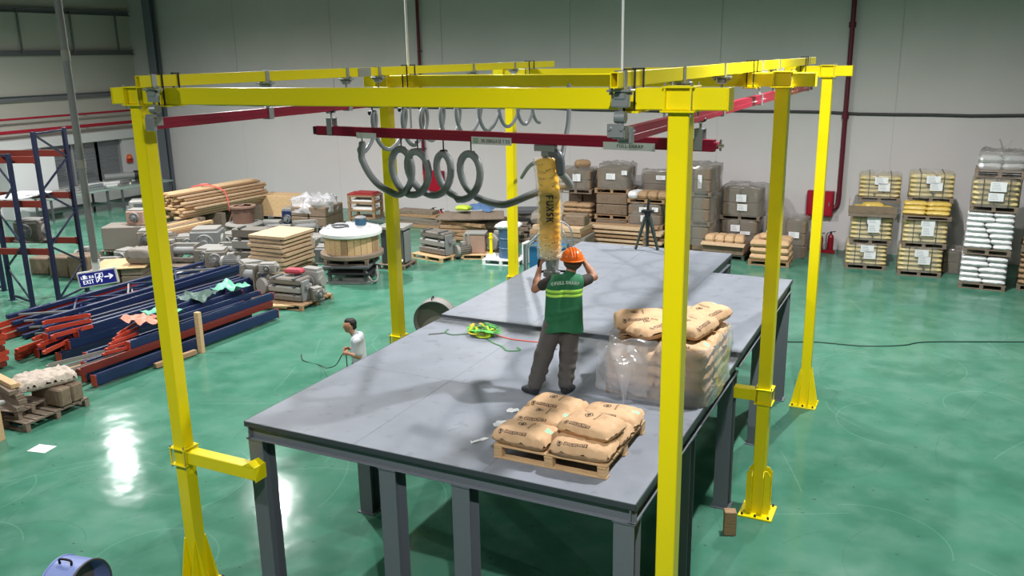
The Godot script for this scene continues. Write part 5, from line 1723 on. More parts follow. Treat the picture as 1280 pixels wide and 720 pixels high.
func worker() -> void:
	var t := thing("person", "worker seen from behind in a green vest and orange helmet, arms raised to the lifter", "person", V(3.528, 2.121, 2.374), 26.4)
	var sh := [L(-0.005, 1.365, 0.05), L(0.36, 1.355, 0.06)]
	var el := [L(-0.185, 1.25, 0.14), L(0.51, 1.375, 0.18)]
	var wr := [L(-0.12, 1.475, 0.29), L(0.385, 1.555, 0.32)]
	var hc := L(0.25, 1.585, 0.1)
	var hb := Basis(Vector3.UP, 0.12)
	var f := Field.new()
	f.bone(L(0.1, 0.93, 0), L(0.16, 1.2, 0.02), 0.11, 0.12, 0.05, 0.75)
	f.bone(L(0.1, 1.34, 0.04), L(0.25, 1.34, 0.04), 0.09, 0.09, 0.05, 0.85)
	f.bone(L(0.02, 0.88, 0), L(-0.09, 0.48, 0.03), 0.085, 0.06, 0.03)
	f.bone(L(-0.09, 0.48, 0.03), L(-0.2, 0.1, -0.01), 0.06, 0.04, 0.03)
	f.bone(L(0.2, 0.88, 0), L(0.195, 0.48, 0.04), 0.085, 0.06, 0.03)
	f.bone(L(0.195, 0.48, 0.04), L(0.16, 0.1, 0), 0.06, 0.04, 0.03)
	f.bone(L(0.205, 1.38, 0.05), hc + Vector3(0, -0.04, 0.01), 0.062, 0.058, 0.03)
	arm_and_head(f, sh, el, wr)
	head_bones(f, hc, hb)
	var body := f.net(0.011, Shape.new())
	var lh := Field.new()
	hand_bones(lh, wr[0], L(0.02, 0.7, 0.5), L(0.9, -0.05, 0.3), -1.0)
	lh.net(0.0038, body)
	var rh := Field.new()
	hand_bones(rh, wr[1], L(-0.25, 0.55, 0.5), L(-0.85, -0.1, 0.3), 1.0)
	rh.net(0.0038, body)
	put("body", body, M.skin, t)
	face_parts(t, hc, hb)
	# clothes
	var tf := Field.new()
	tf.bone(L(0.04, 0.88, 0), L(0.2, 0.88, 0), 0.12, 0.12, 0.05, 0.9)
	tf.bone(L(0.02, 0.84, 0), L(-0.095, 0.47, 0.035), 0.118, 0.104, 0.05)
	tf.bone(L(-0.095, 0.47, 0.035), L(-0.2, 0.13, -0.01), 0.104, 0.084, 0.04)
	tf.bone(L(-0.2, 0.13, -0.01), L(-0.205, 0.085, 0.0), 0.076, 0.07, 0.02)
	tf.bone(L(0.21, 0.84, 0), L(0.2, 0.47, 0.045), 0.118, 0.105, 0.05)
	tf.bone(L(0.2, 0.47, 0.045), L(0.16, 0.13, 0), 0.105, 0.084, 0.04)
	tf.bone(L(0.16, 0.13, 0), L(0.16, 0.085, 0.005), 0.076, 0.07, 0.02)
	for q in [[-0.17, 0.2], [-0.14, 0.3], [0.17, 0.22], [0.185, 0.34], [-0.09, 0.52], [0.2, 0.54]]:
		tf.bone(L(q[0] - 0.07, q[1] + 0.015, -0.02), L(q[0] + 0.07, q[1] - 0.01, -0.02), 0.035, 0.03, 0.03)
	put("trousers", tf.net(0.011, Shape.new()), mat(hx("5b5856"), 0.85), t)
	for i in 2:
		var e: Vector3 = sh[i].lerp(el[i], 0.5)
		put_sleeve(t, sh[i], e)
	var vf := Field.new()
	vf.bone(L(0.05, 0.78, 0), L(0.06, 1.3, 0.03), 0.142, 0.118, 0.06, 1.0)
	vf.bone(L(0.225, 0.78, 0), L(0.24, 1.3, 0.04), 0.142, 0.118, 0.06, 1.0)
	vf.bone(L(0.05, 1.36, 0.05), L(0.31, 1.36, 0.05), 0.082, 0.082, 0.05, 1.1)
	vf.bone(L(0.2, 1.38, 0.05), L(0.215, 1.43, 0.055), 0.085, 0.07, 0.04)
	vf.bone(L(0.03, 0.8, 0.0), L(0.245, 0.8, 0.0), 0.1, 0.1, 0.06, 1.25)
	for q in [[0.0, 1.02, 0.3, 1.06], [-0.02, 0.93, 0.2, 0.99]]:
		vf.bone(L(q[0], q[1], -0.075), L(q[2], q[3], -0.085), 0.032, 0.026, 0.03)
	var vm := vf.net(0.011, Shape.new())
	for i in vm.v.size():
		if vm.v[i].y < 0.795:
			vm.v[i].y = 0.795 + 0.012 * sin(vm.v[i].x * 14.0)
	var vest := put("vest", vm, mat(hx("1c6a45"), 0.75), t)
	var lime := mat(hx("b4ea5a"), 0.45)
	put("reflective_band", ring_band(vf, L(0.14, 0, 0.02), 1.262, 1.29, 0.004), lime, vest)
	put("reflective_band", ring_band(vf, L(0.14, 0, 0.02), 1.208, 1.236, 0.004), lime, vest)
	put("band_ground", ring_band(vf, L(0.14, 0, 0.02), 1.236, 1.262, 0.003), mat(hx("5f9a2c"), 0.6), vest)
	# arched lettering across the shoulders, laid onto the cloth
	var tm := TextMesh.new()
	var fo := SystemFont.new()
	fo.font_names = PackedStringArray(["Droid Sans"])
	fo.font_weight = 700
	tm.font = fo
	tm.text = "©FULL SHARP"
	tm.font_size = 24
	tm.pixel_size = 0.0021
	tm.depth = 0.001
	var arr := tm.get_mesh_arrays()
	var vs: PackedVector3Array = arr[Mesh.ARRAY_VERTEX]
	var ix: PackedInt32Array = arr[Mesh.ARRAY_INDEX]
	var pts := PackedVector3Array()
	for p in vs:
		var q := vf.hit(Vector3(0.155 + p.x, 1.375 + p.y - p.x * p.x * 0.6, 0.4), Vector3(0, 0, -1))
		pts.append(q + Vector3(0, 0, 0.004 + p.z))
	var lt := Shape.new()
	for i in range(0, ix.size() - 2, 3):
		lt.tri(pts[ix[i]], pts[ix[i + 1]], pts[ix[i + 2]], Vector3(0, 0, 1), Vector3(0, 0, 1), Vector3(0, 0, 1))
	put("vest_lettering", lt, mat(hx("cfe0d6"), 0.6), vest)
	var shoe := mat(hx("2b2d33"), 0.6)
	for q in [[L(-0.2, 0.055, -0.035), L(-0.285, 0.042, 0.06), L(-0.33, 0.036, 0.09)], [L(0.15, 0.055, -0.03), L(0.215, 0.042, 0.06), L(0.255, 0.036, 0.1)]]:
		var s := Field.new()
		s.bone(q[0], q[1], 0.05, 0.046, 0.03)
		s.bone(q[1], q[2], 0.044, 0.034, 0.03)
		s.bone(q[0] + Vector3(0, 0.04, 0), q[0] + Vector3(0, 0.075, 0), 0.052, 0.05, 0.02)
		var sm := s.net(0.009, Shape.new())
		for i in sm.v.size():
			sm.v[i].y = maxf(sm.v[i].y, 0.003)
		put("shoe", sm, shoe, t)
	# helmet: shell with a ridge, brim and dark harness
	var hx0 := Transform3D(hb * Basis.from_scale(Vector3(0.128, 0.128, 0.152)), hc + Vector3(0, 0.035, 0.0))
	var prof := []
	for i in 13:
		var a := i / 12.0 * PI / 2
		prof.append(Vector2(cos(a), sin(a) * 0.98))
	var om := mat(hx("e0681f"), 0.3)
	var hs := Shape.new().lathe(prof, 36, hx0, true)
	for x in [-0.03, 0.0, 0.03]:
		var rp := []
		for i in 15:
			var a := lerpf(-1.25, 1.25, i / 14.0)
			rp.append(hc + Vector3(0, 0.035, 0) + hb * Vector3(x, 0.126 * cos(a) * cos(x * 6.0), 0.152 * sin(a)))
		hs.tube(rp, 0.008, 6)
	var shell := put("helmet_shell", hs, om, t)
	var brim := []
	brim.append(Vector2(0.93, -0.05)); brim.append(Vector2(1.13, -0.09)); brim.append(Vector2(1.13, -0.06)); brim.append(Vector2(0.99, 0.02))
	put("helmet_brim", Shape.new().lathe(brim, 36, hx0), om, shell)
	put("helmet_harness", Shape.new().lathe([Vector2(0.9, -0.2), Vector2(0.95, -0.2), Vector2(0.97, -0.02), Vector2(0.92, -0.02)], 30, hx0), M.black, shell)
	var hf := Field.new()
	hf.bone(hc + hb * Vector3(-0.03, 0.0, 0.03), hc + hb * Vector3(0.03, 0.0, 0.03), 0.08, 0.08, 0.02)
	hf.bone(hc + hb * Vector3(0, -0.05, 0.045), hc + hb * Vector3(0, 0.0, 0.035), 0.05, 0.07, 0.03)
	put("hair", hf.net(0.009, Shape.new()), mat(hx("4a3a30"), 0.8), t)

func put_sleeve(t: Node3D, a: Vector3, b: Vector3) -> void:
	var sf := Field.new()
	sf.bone(a, b, 0.07, 0.064, 0.03)
	put("shirt_sleeve", sf.net(0.01, Shape.new()), mat(hx("35302e"), 0.8), t)

func visitor() -> void:
	var t := thing("person", "dark-haired man in a pale shirt standing beyond the platform, holding a thin cable", "person", V(-1.376, 0, 5.018), 26.4)
	# he faces image left, seen in profile
	var face := Basis(Vector3.UP, PI / 2 + 0.12)
	var hc := L(-0.02, 1.6, 0)
	var f := Field.new()
	f.bone(L(0.1, 0.95, 0.06), L(0.1, 0.95, -0.06), 0.1, 0.1, 0.05)
	f.bone(L(0.1, 0.98, 0.0), L(0.09, 1.3, 0.0), 0.1, 0.11, 0.05, 1.2)
	f.bone(L(0.1, 1.36, 0.13), L(0.1, 1.36, -0.13), 0.06, 0.06, 0.05)
	f.bone(L(0.08, 1.38, 0), hc + Vector3(0.005, -0.04, 0), 0.058, 0.054, 0.03)
	for s in [1.0, -1.0]:
		f.bone(L(0.1, 0.92, 0.09 * s), L(0.09, 0.5, 0.1 * s), 0.08, 0.055, 0.03)
		f.bone(L(0.09, 0.5, 0.1 * s), L(0.12, 0.09, 0.1 * s), 0.055, 0.038, 0.03)
	var sh := [L(0.11, 1.36, 0.17), L(0.12, 1.36, -0.17)]
	var el := [L(0.13, 1.13, 0.2), L(0.15, 1.11, -0.2)]
	var wr := [L(-0.06, 1.16, 0.08), L(-0.05, 1.13, -0.1)]
	arm_and_head(f, sh, el, wr)
	head_bones(f, hc, face)
	var body := f.net(0.011, Shape.new())
	for i in 2:
		var hf := Field.new()
		hand_bones(hf, wr[i], L(-0.9, 0.12, -0.2 if i == 0 else 0.25), L(-0.1, -0.4, -0.8 if i == 0 else 0.8), 1.0 if i == 0 else -1.0, 0.9)
		hf.net(0.0042, body)
	put("body", body, mat(hx("b8876c"), 0.55), t)
	face_parts(t, hc, face)
	var hr := Field.new()
	hr.bone(hc + face * Vector3(0, 0.055, 0.03), hc + face * Vector3(0, 0.07, -0.022), 0.084, 0.066, 0.03)
	hr.bone(hc + face * Vector3(0, -0.02, 0.06), hc + face * Vector3(0, 0.03, 0.04), 0.06, 0.08, 0.03)
	put("hair", hr.net(0.009, Shape.new()), M.hair, t)
	var vf := Field.new()
	vf.bone(L(0.11, 0.98, 0.06), L(0.1, 1.34, 0.06), 0.122, 0.112, 0.05)
	vf.bone(L(0.11, 0.98, -0.06), L(0.1, 1.34, -0.06), 0.122, 0.112, 0.05)
	vf.bone(L(0.1, 1.385, 0.12), L(0.1, 1.385, -0.12), 0.065, 0.065, 0.05)
	vf.bone(L(0.075, 1.4, 0.0), L(0.06, 1.45, 0.0), 0.075, 0.065, 0.02)
	put("shirt", vf.net(0.011, Shape.new()), mat(hx("c9ced6"), 0.75), t)
	for i in 2:
		var e: Vector3 = sh[i].lerp(el[i], 0.75)
		var sf := Field.new()
		sf.bone(sh[i], e, 0.075, 0.068, 0.03)
		put("shirt_sleeve", sf.net(0.01, Shape.new()), mat(hx("c9ced6"), 0.75), t)
	var pf := Field.new()
	for s in [1.0, -1.0]:
		pf.bone(L(0.1, 0.93, 0.07 * s), L(0.09, 0.5, 0.1 * s), 0.115, 0.085, 0.05)
		pf.bone(L(0.09, 0.5, 0.1 * s), L(0.12, 0.1, 0.1 * s), 0.085, 0.07, 0.04)
	put("trousers", pf.net(0.012, Shape.new()), mat(hx("3a4148"), 0.8), t)
	for s in [1.0, -1.0]:
		var q := Field.new()
		q.bone(L(0.15, 0.05, 0.1 * s), L(-0.05, 0.04, 0.11 * s), 0.046, 0.04, 0.03)
		var sm := q.net(0.01, Shape.new())
		for i in sm.v.size():
			sm.v[i].y = maxf(sm.v[i].y, 0.003)
		put("shoe", sm, M.black, t)
	put("wristwatch", Shape.new().cyl(wr[1] + Vector3(0.03, 0, 0), wr[1] + Vector3(0.06, 0, 0), 0.036, 0.038, 16), M.black, t)
	# the cable he holds
	var b := t.transform
	var h1: Vector3 = b * (wr[1] + Vector3(-0.09, 0.01, 0.02))
	var pts := smooth_path([b * (wr[0] + Vector3(-0.07, -0.42, 0.0)), b * (wr[0] + Vector3(-0.07, -0.15, 0.0)), h1, h1.lerp(V(-3.5, 0.012, 6.7), 0.3) + Vector3(0, -0.14, 0), h1.lerp(V(-3.5, 0.012, 6.7), 0.7) + Vector3(0, -0.12, 0), V(-3.5, 0.014, 6.7), V(-4.0, 0.012, 6.8), V(-4.3, 0.012, 7.1)], 60)
	tag(put("held_cable", Shape.new().tube(pts, 0.009, 6), M.dark), "thin dark cable sagging from the standing man's hands to the floor", "cable")

func at_group(called: String, label: String, cat: String, x: float, y: float, d: float, yaw: float) -> Node3D:
	return thing(called, label, cat, V(x, y, d), yaw)

# --- machine parts: every kind is a thing with its own bodies, flanges, covers, bolts ---
func gearbox(label: String, x: float, y: float, d: float, yaw: float, s: Vector3, m: Material, called := "gear_housing") -> Node3D:
	var t := at_group(called, label, "machine part", x, y, d, yaw)
	put("housing", Shape.new().box(Vector3(0, s.y * 0.46, 0), Vector3(s.x, s.y * 0.84, s.z), Basis(), 0.03), m, t)
	put("foot", Shape.new().box(Vector3(0, s.y * 0.04, 0), Vector3(s.x * 1.1, s.y * 0.08, s.z * 1.06), Basis(), 0.01), m, t)
	put("cover", Shape.new().box(Vector3(0, s.y * 0.92, 0), Vector3(s.x * 0.86, s.y * 0.1, s.z * 0.86), Basis(), 0.012), M.grey_light, t)
	var r := minf(s.x, s.y) * 0.32
	put("bearing_flange", Shape.new().cyl(Vector3(0, s.y * 0.5, s.z * 0.5), Vector3(0, s.y * 0.5, s.z * 0.5 + 0.06), r, r * 0.92, 20).cyl(Vector3(0, s.y * 0.5, s.z * 0.5 + 0.06), Vector3(0, s.y * 0.5, s.z * 0.5 + 0.13), r * 0.4, r * 0.36, 14), M.grey, t)
	put("side_flange", Shape.new().cyl(Vector3(s.x * 0.5, s.y * 0.5, 0), Vector3(s.x * 0.5 + 0.06, s.y * 0.5, 0), r * 0.8, r * 0.74, 18), M.grey_light, t)
	var b := Shape.new()
	for k in 8:
		var a := k * TAU / 8
		b.cyl(Vector3(cos(a) * r * 0.8, s.y * 0.5 + sin(a) * r * 0.8, s.z * 0.5 + 0.05), Vector3(cos(a) * r * 0.8, s.y * 0.5 + sin(a) * r * 0.8, s.z * 0.5 + 0.08), 0.014, 0.014, 6)
	tag(put("flange_bolt", b, M.dark, t), "", "", "", "stuff")
	return t

func motor(label: String, x: float, y: float, d: float, yaw: float, r: float, len: float, m: Material) -> Node3D:
	var t := at_group("electric_motor", label, "motor", x, y, d, yaw)
	var c := r + 0.05
	put("casing", Shape.new().cyl(Vector3(-len * 0.36, c, 0), Vector3(len * 0.36, c, 0), r * 0.88, r * 0.88, 24), m, t)
	var fins := Shape.new()
	for k in 20:
		var a := k * TAU / 20
		fins.box(Vector3(0, c + sin(a) * r * 0.92, cos(a) * r * 0.92), Vector3(len * 0.7, 0.012, r * 0.16), Basis(Vector3.RIGHT, -a), 0.0)
	tag(put("cooling_fin", fins, m, t), "", "", "", "stuff")
	put("fan_cowl", Shape.new().cyl(Vector3(-len * 0.5, c, 0), Vector3(-len * 0.34, c, 0), r * 0.9, r, 24), M.grey_light, t)
	put("end_shield", Shape.new().cyl(Vector3(len * 0.34, c, 0), Vector3(len * 0.44, c, 0), r * 1.02, r * 0.7, 24), m, t)
	put("shaft", Shape.new().cyl(Vector3(len * 0.44, c, 0), Vector3(len * 0.6, c, 0), r * 0.16, r * 0.16, 12), M.galv, t)
	put("terminal_box", Shape.new().box(Vector3(0, c + r + 0.02, 0), Vector3(len * 0.24, 0.12, r * 0.8), Basis(), 0.015), M.grey_light, t)
	put("foot", Shape.new().box(Vector3(0, 0.02, 0), Vector3(len * 0.6, 0.04, r * 1.7), Basis(), 0.008).box(Vector3(0, 0.07, 0), Vector3(len * 0.4, 0.12, r * 1.1), Basis(), 0.01), m, t)
	return t

func press_frame(label: String, x: float, y: float, d: float, yaw: float, s: Vector3, m: Material, called := "roller_stand") -> Node3D:
	# side cheeks, cross bars and a drum between them
	var t := at_group(called, label, "machine part", x, y, d, yaw)
	for sg in [-1.0, 1.0]:
		var o := PackedVector2Array([Vector2(-s.z * 0.5, 0), Vector2(s.z * 0.5, 0), Vector2(s.z * 0.5, s.y * 0.3), Vector2(s.z * 0.3, s.y * 0.55), Vector2(s.z * 0.34, s.y), Vector2(-s.z * 0.4, s.y), Vector2(-s.z * 0.5, s.y * 0.6)])
		put("cheek_plate", Shape.new().prism(o, 0.05, Transform3D(Basis(Vector3.UP, PI / 2), Vector3(sg * s.x * 0.46, 0, 0))), m, t)
	put("roller", Shape.new().cyl(Vector3(-s.x * 0.43, s.y * 0.62, 0), Vector3(s.x * 0.43, s.y * 0.62, 0), s.y * 0.22, s.y * 0.22, 22), M.grey, t)
	put("cross_bar", Shape.new().bar(Vector3(-s.x * 0.44, s.y * 0.2, s.z * 0.3), Vector3(s.x * 0.44, s.y * 0.2, s.z * 0.3), 0.1, 0.12, Vector3.UP, 0.01), m, t)
	put("cross_bar", Shape.new().bar(Vector3(-s.x * 0.44, s.y * 0.92, -s.z * 0.2), Vector3(s.x * 0.44, s.y * 0.92, -s.z * 0.2), 0.12, 0.1, Vector3.UP, 0.01), M.grey_light, t)
	put("bearing_cap", Shape.new().cyl(Vector3(s.x * 0.48, s.y * 0.62, 0), Vector3(s.x * 0.56, s.y * 0.62, 0), s.y * 0.14, s.y * 0.12, 16), M.grey_light, t)
	return t

func tube_stack(label: String, x: float, y: float, d: float, yaw: float, len: float, n: int, step: float, m: Material) -> Node3D:
	var t := at_group("mould_stack", label, "machine part", x, y, d, yaw)
	for i in n:
		put("mould_bar", Shape.new().box(Vector3(0, step * (i + 0.46), 0), Vector3(len - 0.04 * i, step * 0.8, 0.62 - 0.05 * i), Basis(), 0.03), m if i % 2 == 0 else M.grey_light, t)
		for e in [-0.3, 0.3]:
			put("spacer", Shape.new().box(Vector3(len * e, step * (i + 0.93), 0.1), Vector3(0.08, step * 0.14, 0.4)), M.grey_dark, t)
	put("end_bracket", Shape.new().box(Vector3(len * 0.52, step * n * 0.45, 0.1), Vector3(0.06, step * n * 0.86, 0.3), Basis(), 0.012).box(Vector3(len * 0.57, step * n * 0.6, 0.1), Vector3(0.08, 0.1, 0.12), Basis(), 0.01), M.grey, t)
	return t

func drum_fan(label: String, x: float, d: float, yaw: float, r: float, len: float, shell: Material) -> void:
	var t := at_group("drum_fan", label, "fan", x, 0, d, yaw)
	var c := r + 0.03
	var prof := [Vector2(r, -len / 2), Vector2(r, len / 2), Vector2(r - 0.012, len / 2), Vector2(r - 0.012, -len / 2), Vector2(r, -len / 2)]
	var xf := Transform3D(Basis(Vector3(0, 0, 1), -PI / 2), Vector3(0, c, 0))
	put("shell", Shape.new().lathe(prof, 48, xf), shell, t)
	for e in [-1.0, 1.0]:
		var ring := []
		for k in 40:
			ring.append(xf * Vector3(cos(TAU * k / 40) * r, e * len / 2, sin(TAU * k / 40) * r))
		put("rim", Shape.new().tube(ring, 0.013, 8, true), M.grey_dark if e > 0 else shell, t)
	put("back_plate", Shape.new().cyl(xf * Vector3(0, -len * 0.1, 0), xf * Vector3(0, -len * 0.1 - 0.01, 0), r - 0.014, r - 0.014, 40), mat(hx("6f6860"), 0.7), t)
	var hp := smooth_path([Vector3(-0.09, c + r - 0.01, 0.05), Vector3(-0.085, c + r + 0.05, 0.05), Vector3(0.05, c + r + 0.05, 0.05), Vector3(0.055, c + r - 0.01, 0.05)], 16)
	put("carry_handle", Shape.new().tube(hp, 0.013, 8), M.black, t)
	put("stand_foot", Shape.new().bar(Vector3(-len * 0.4, 0.015, r * 0.6), Vector3(len * 0.4, 0.015, r * 0.6), 0.04, 0.03, Vector3.UP, 0.008).bar(Vector3(-len * 0.4, 0.015, -r * 0.6), Vector3(len * 0.4, 0.015, -r * 0.6), 0.04, 0.03, Vector3.UP, 0.008), M.grey_dark, t)
	for k in 2:
		put("wheel", Shape.new().cyl(Vector3(-len * 0.42, 0.06, (r * 0.66) * (1 if k else -1)), Vector3(-len * 0.42, 0.06, (r * 0.66 + 0.04) * (1 if k else -1)), 0.06, 0.06, 16), M.black, t)

func rack_frame(label: String, a: Vector3, b: Vector3, h: float) -> void:
	var t := at_group("rack_upright", label, "rack", 0, 0, 0, 0)
	for p in [a, b]:
		put("post", Shape.new().box(p + Vector3(0, h / 2, 0), Vector3(0.1, h, 0.1), Basis(), 0.01), M.navy_dark, t)
		put("foot_plate", Shape.new().box(p + Vector3(0, 0.006, 0), Vector3(0.18, 0.012, 0.16)), M.navy_dark, t)
	put("top_tie", Shape.new().bar(a + Vector3(0, h - 0.06, 0), b + Vector3(0, h - 0.06, 0), 0.04, 0.05), M.navy_dark, t)
	put("bottom_tie", Shape.new().bar(a + Vector3(0, 0.14, 0), b + Vector3(0, 0.14, 0), 0.04, 0.05), M.navy_dark, t)
	var n := int(h / 0.72)
	for k in n:
		var y0 := 0.14 + (h - 0.2) * k / n
		var y1 := 0.14 + (h - 0.2) * (k + 1) / n
		var p := (a if k % 2 == 0 else b) + Vector3(0, y0, 0)
		var q := (b if k % 2 == 0 else a) + Vector3(0, y1, 0)
		put("brace", Shape.new().bar(p, q, 0.035, 0.045), M.navy_dark, t)

func rack_beam(label: String, a: Vector3, b: Vector3, m: Material, group := "") -> void:
	var t := at_group("rack_beam", label, "rack beam", 0, 0, 0, 0)
	tag(t, "", "", group)
	put("beam", Shape.new().bar(a, b, 0.05, 0.17, Vector3.UP, 0.008), m, t)
	for p in [a, b]:
		put("end_connector", Shape.new().box(p, Vector3(0.07, 0.2, 0.07), Basis(), 0.006), m, t)

func pile_beam(x: float, y: float, d0: float, d1: float, yaw: float, w: float, h: float, m: Material, label: String, group: String, ends := true) -> void:
	var t := at_group("rack_beam", label, "rack beam", x, y, (d0 + d1) / 2, yaw)
	tag(t, "", "", group)
	var L := d1 - d0
	put("beam", Shape.new().box(Vector3(0, h / 2, 0), Vector3(w, h, L), Basis(), 0.008).box(Vector3(w * 0.36, h + 0.012, 0), Vector3(w * 0.3, 0.024, L - 0.1)), m, t)
	if ends:
		for e in [-1.0, 1.0]:
			put("end_connector", Shape.new().box(Vector3(0, h * 0.5, e * (L / 2 + 0.006)), Vector3(w * 1.15, h * 1.12, 0.012), Basis(), 0.002), M.orange, t)

func exit_sign() -> void:
	var p := V(-1.83, 3.44, 0.62)
	var t := thing("exit_sign", "blue exit sign with arrow and running figure hanging on a long grey conduit", "sign", p, 38)
	var tilt := Basis(Vector3.BACK, deg_to_rad(6))
	put("sign_box", Shape.new().box(Vector3(0, 0, 0), Vector3(0.46, 0.2, 0.05), tilt, 0.008), M.white, t)
	var im := Image.create(384, 176, false, Image.FORMAT_RGB8)
	im.fill(hx("1a1f6e"))
	letter(im, "LỐI RA", 20, 26, 140, 52, hx("f2f2ff"))
	letter(im, "EXIT", 34, 94, 112, 54, hx("f2f2ff"))
	var wt := hx("f2f2ff")
	# running figure in a doorway, and an arrow to the right
	im.fill_rect(Rect2i(172, 22, 8, 126), wt)
	im.fill_rect(Rect2i(172, 22, 84, 8), wt)
	im.fill_rect(Rect2i(248, 22, 8, 60), wt)
	for y in range(34, 60):
		for x in range(208, 236):
			if Vector2(x - 222, y - 46).length() < 12: im.set_pixel(x, y, wt)
	var strokes := [[214, 62, 206, 96, 9], [214, 66, 240, 84, 5], [212, 66, 188, 82, 5], [206, 96, 232, 112, 6], [232, 112, 226, 142, 6], [204, 96, 196, 124, 6], [196, 124, 180, 136, 5], [270, 84, 352, 84, 8], [352, 84, 320, 54, 8], [352, 84, 320, 114, 8]]
	for s in strokes:
		var a := Vector2(s[0], s[1])
		var b := Vector2(s[2], s[3])
		for k in 60:
			var q := a.lerp(b, k / 59.0)
			for dx in range(-s[4], s[4] + 1):
				for dy in range(-s[4], s[4] + 1):
					if dx * dx + dy * dy <= s[4] * s[4]:
						im.set_pixel(clampi(int(q.x) + dx, 0, 383), clampi(int(q.y) + dy, 0, 175), wt)
	var tx := ImageTexture.create_from_image(im)
	var m := StandardMaterial3D.new()
	m.albedo_texture = tx
	m.roughness = 0.4
	m.emission_enabled = true
	m.emission_texture = tx
	m.emission_operator = BaseMaterial3D.EMISSION_OP_MULTIPLY
	m.emission = Color.WHITE
	m.emission_energy_multiplier = 0.5
	var f := Shape.new()
	f.quad(Vector3(-0.212, -0.082, 0.0262), Vector3(0.212, -0.082, 0.0262), Vector3(0.212, 0.082, 0.0262), Vector3(-0.212, 0.082, 0.0262), Vector3(0, 0, 1))
	put("lit_panel", f, m, t, Transform3D(tilt, Vector3.ZERO))
	put("mount", Shape.new().box(Vector3(-0.01, 0.16, -0.02), Vector3(0.09, 0.14, 0.05), Basis(), 0.008), M.white, t)
	put("conduit", Shape.new().cyl(Vector3(-0.01, 0.2, -0.02), Vector3(-0.01, 5.5, -0.02), 0.042, 0.042, 14), M.grey, t)
	put("conduit_joint", Shape.new().cyl(Vector3(-0.01, 2.6, -0.02), Vector3(-0.01, 2.72, -0.02), 0.05, 0.05, 14).cyl(Vector3(-0.01, 1.35, -0.02), Vector3(-0.01, 1.45, -0.02), 0.05, 0.05, 14), M.grey_light, t)
	var l := AreaLight3D.new()
	l.name = "exit_light"
	l.area_size = Vector2(0.36, 0.16)
	l.light_energy = 0.05
	l.light_color = Color(0.5, 0.52, 1.0)
	l.shadow_enabled = true
	add_child(l)
	l.global_transform = t.global_transform * Transform3D(Basis(Vector3.UP, PI), Vector3(0, 0, 0.032))

func racks() -> void:
	var A := V(-12.62, 0, 7.7)
	var B := V(-13.15, 0, 8.95)
	var C := V(-14.24, 0, 7.54)
	var D := V(-13.1, 0, 7.3)
	rack_frame("tall navy rack upright frame with zigzag braces, right of the two at the left edge", A, B, 4.4)
	rack_frame("tall navy rack upright frame with zigzag braces, left of the two at the left edge", D, C, 3.9)
	var lev := [[3.72, "top"], [2.62, "middle"], [1.4, "low"]]
	for q in lev:
		rack_beam("red-brown rack beam at the %s level, near one" % q[1], V(-14.84, q[0], 6.95), V(-12.68, q[0], 7.68), M.brick, "red rack beams")
		rack_beam("red-brown rack beam at the %s level, far one" % q[1], V(-15.34, q[0] + 0.02, 8.15), V(-13.2, q[0] + 0.02, 8.9), M.brick, "red rack beams")
	rack_frame("navy rack upright frame just cut by the left picture edge", V(-14.9, 0, 6.9), V(-15.4, 0, 8.1), 4.4)
	var sh := thing("shelf_board", "pale board lying on the middle rack beams at the left", "board", V(-13.85, 2.735, 7.95), 19)
	put("board", Shape.new().box(Vector3.ZERO, Vector3(0.9, 0.03, 1.3), Basis(), 0.004), M.paper, sh)
	gearbox("grey machine housing stored on the low rack level", -13.95, 1.5, 8.2, 20, Vector3(0.7, 0.6, 0.55), M.cast)
	for i in 3:
		carton_block("carton", "brown carton stored on the floor under the rack, %s of three" % ["left", "middle", "right"][i], V(-16.2 + i * 0.85, 0, 10.0), 14, 0.7, 0.6, 0.5 + 0.1 * i, M.carton, 1, 1)
	# red main that bends down by the rack
	var rp := smooth_path([V(-16.5, 4.9, 6.8), V(-14.0, 4.55, 7.2), V(-12.4, 4.5, 7.6)], 10)

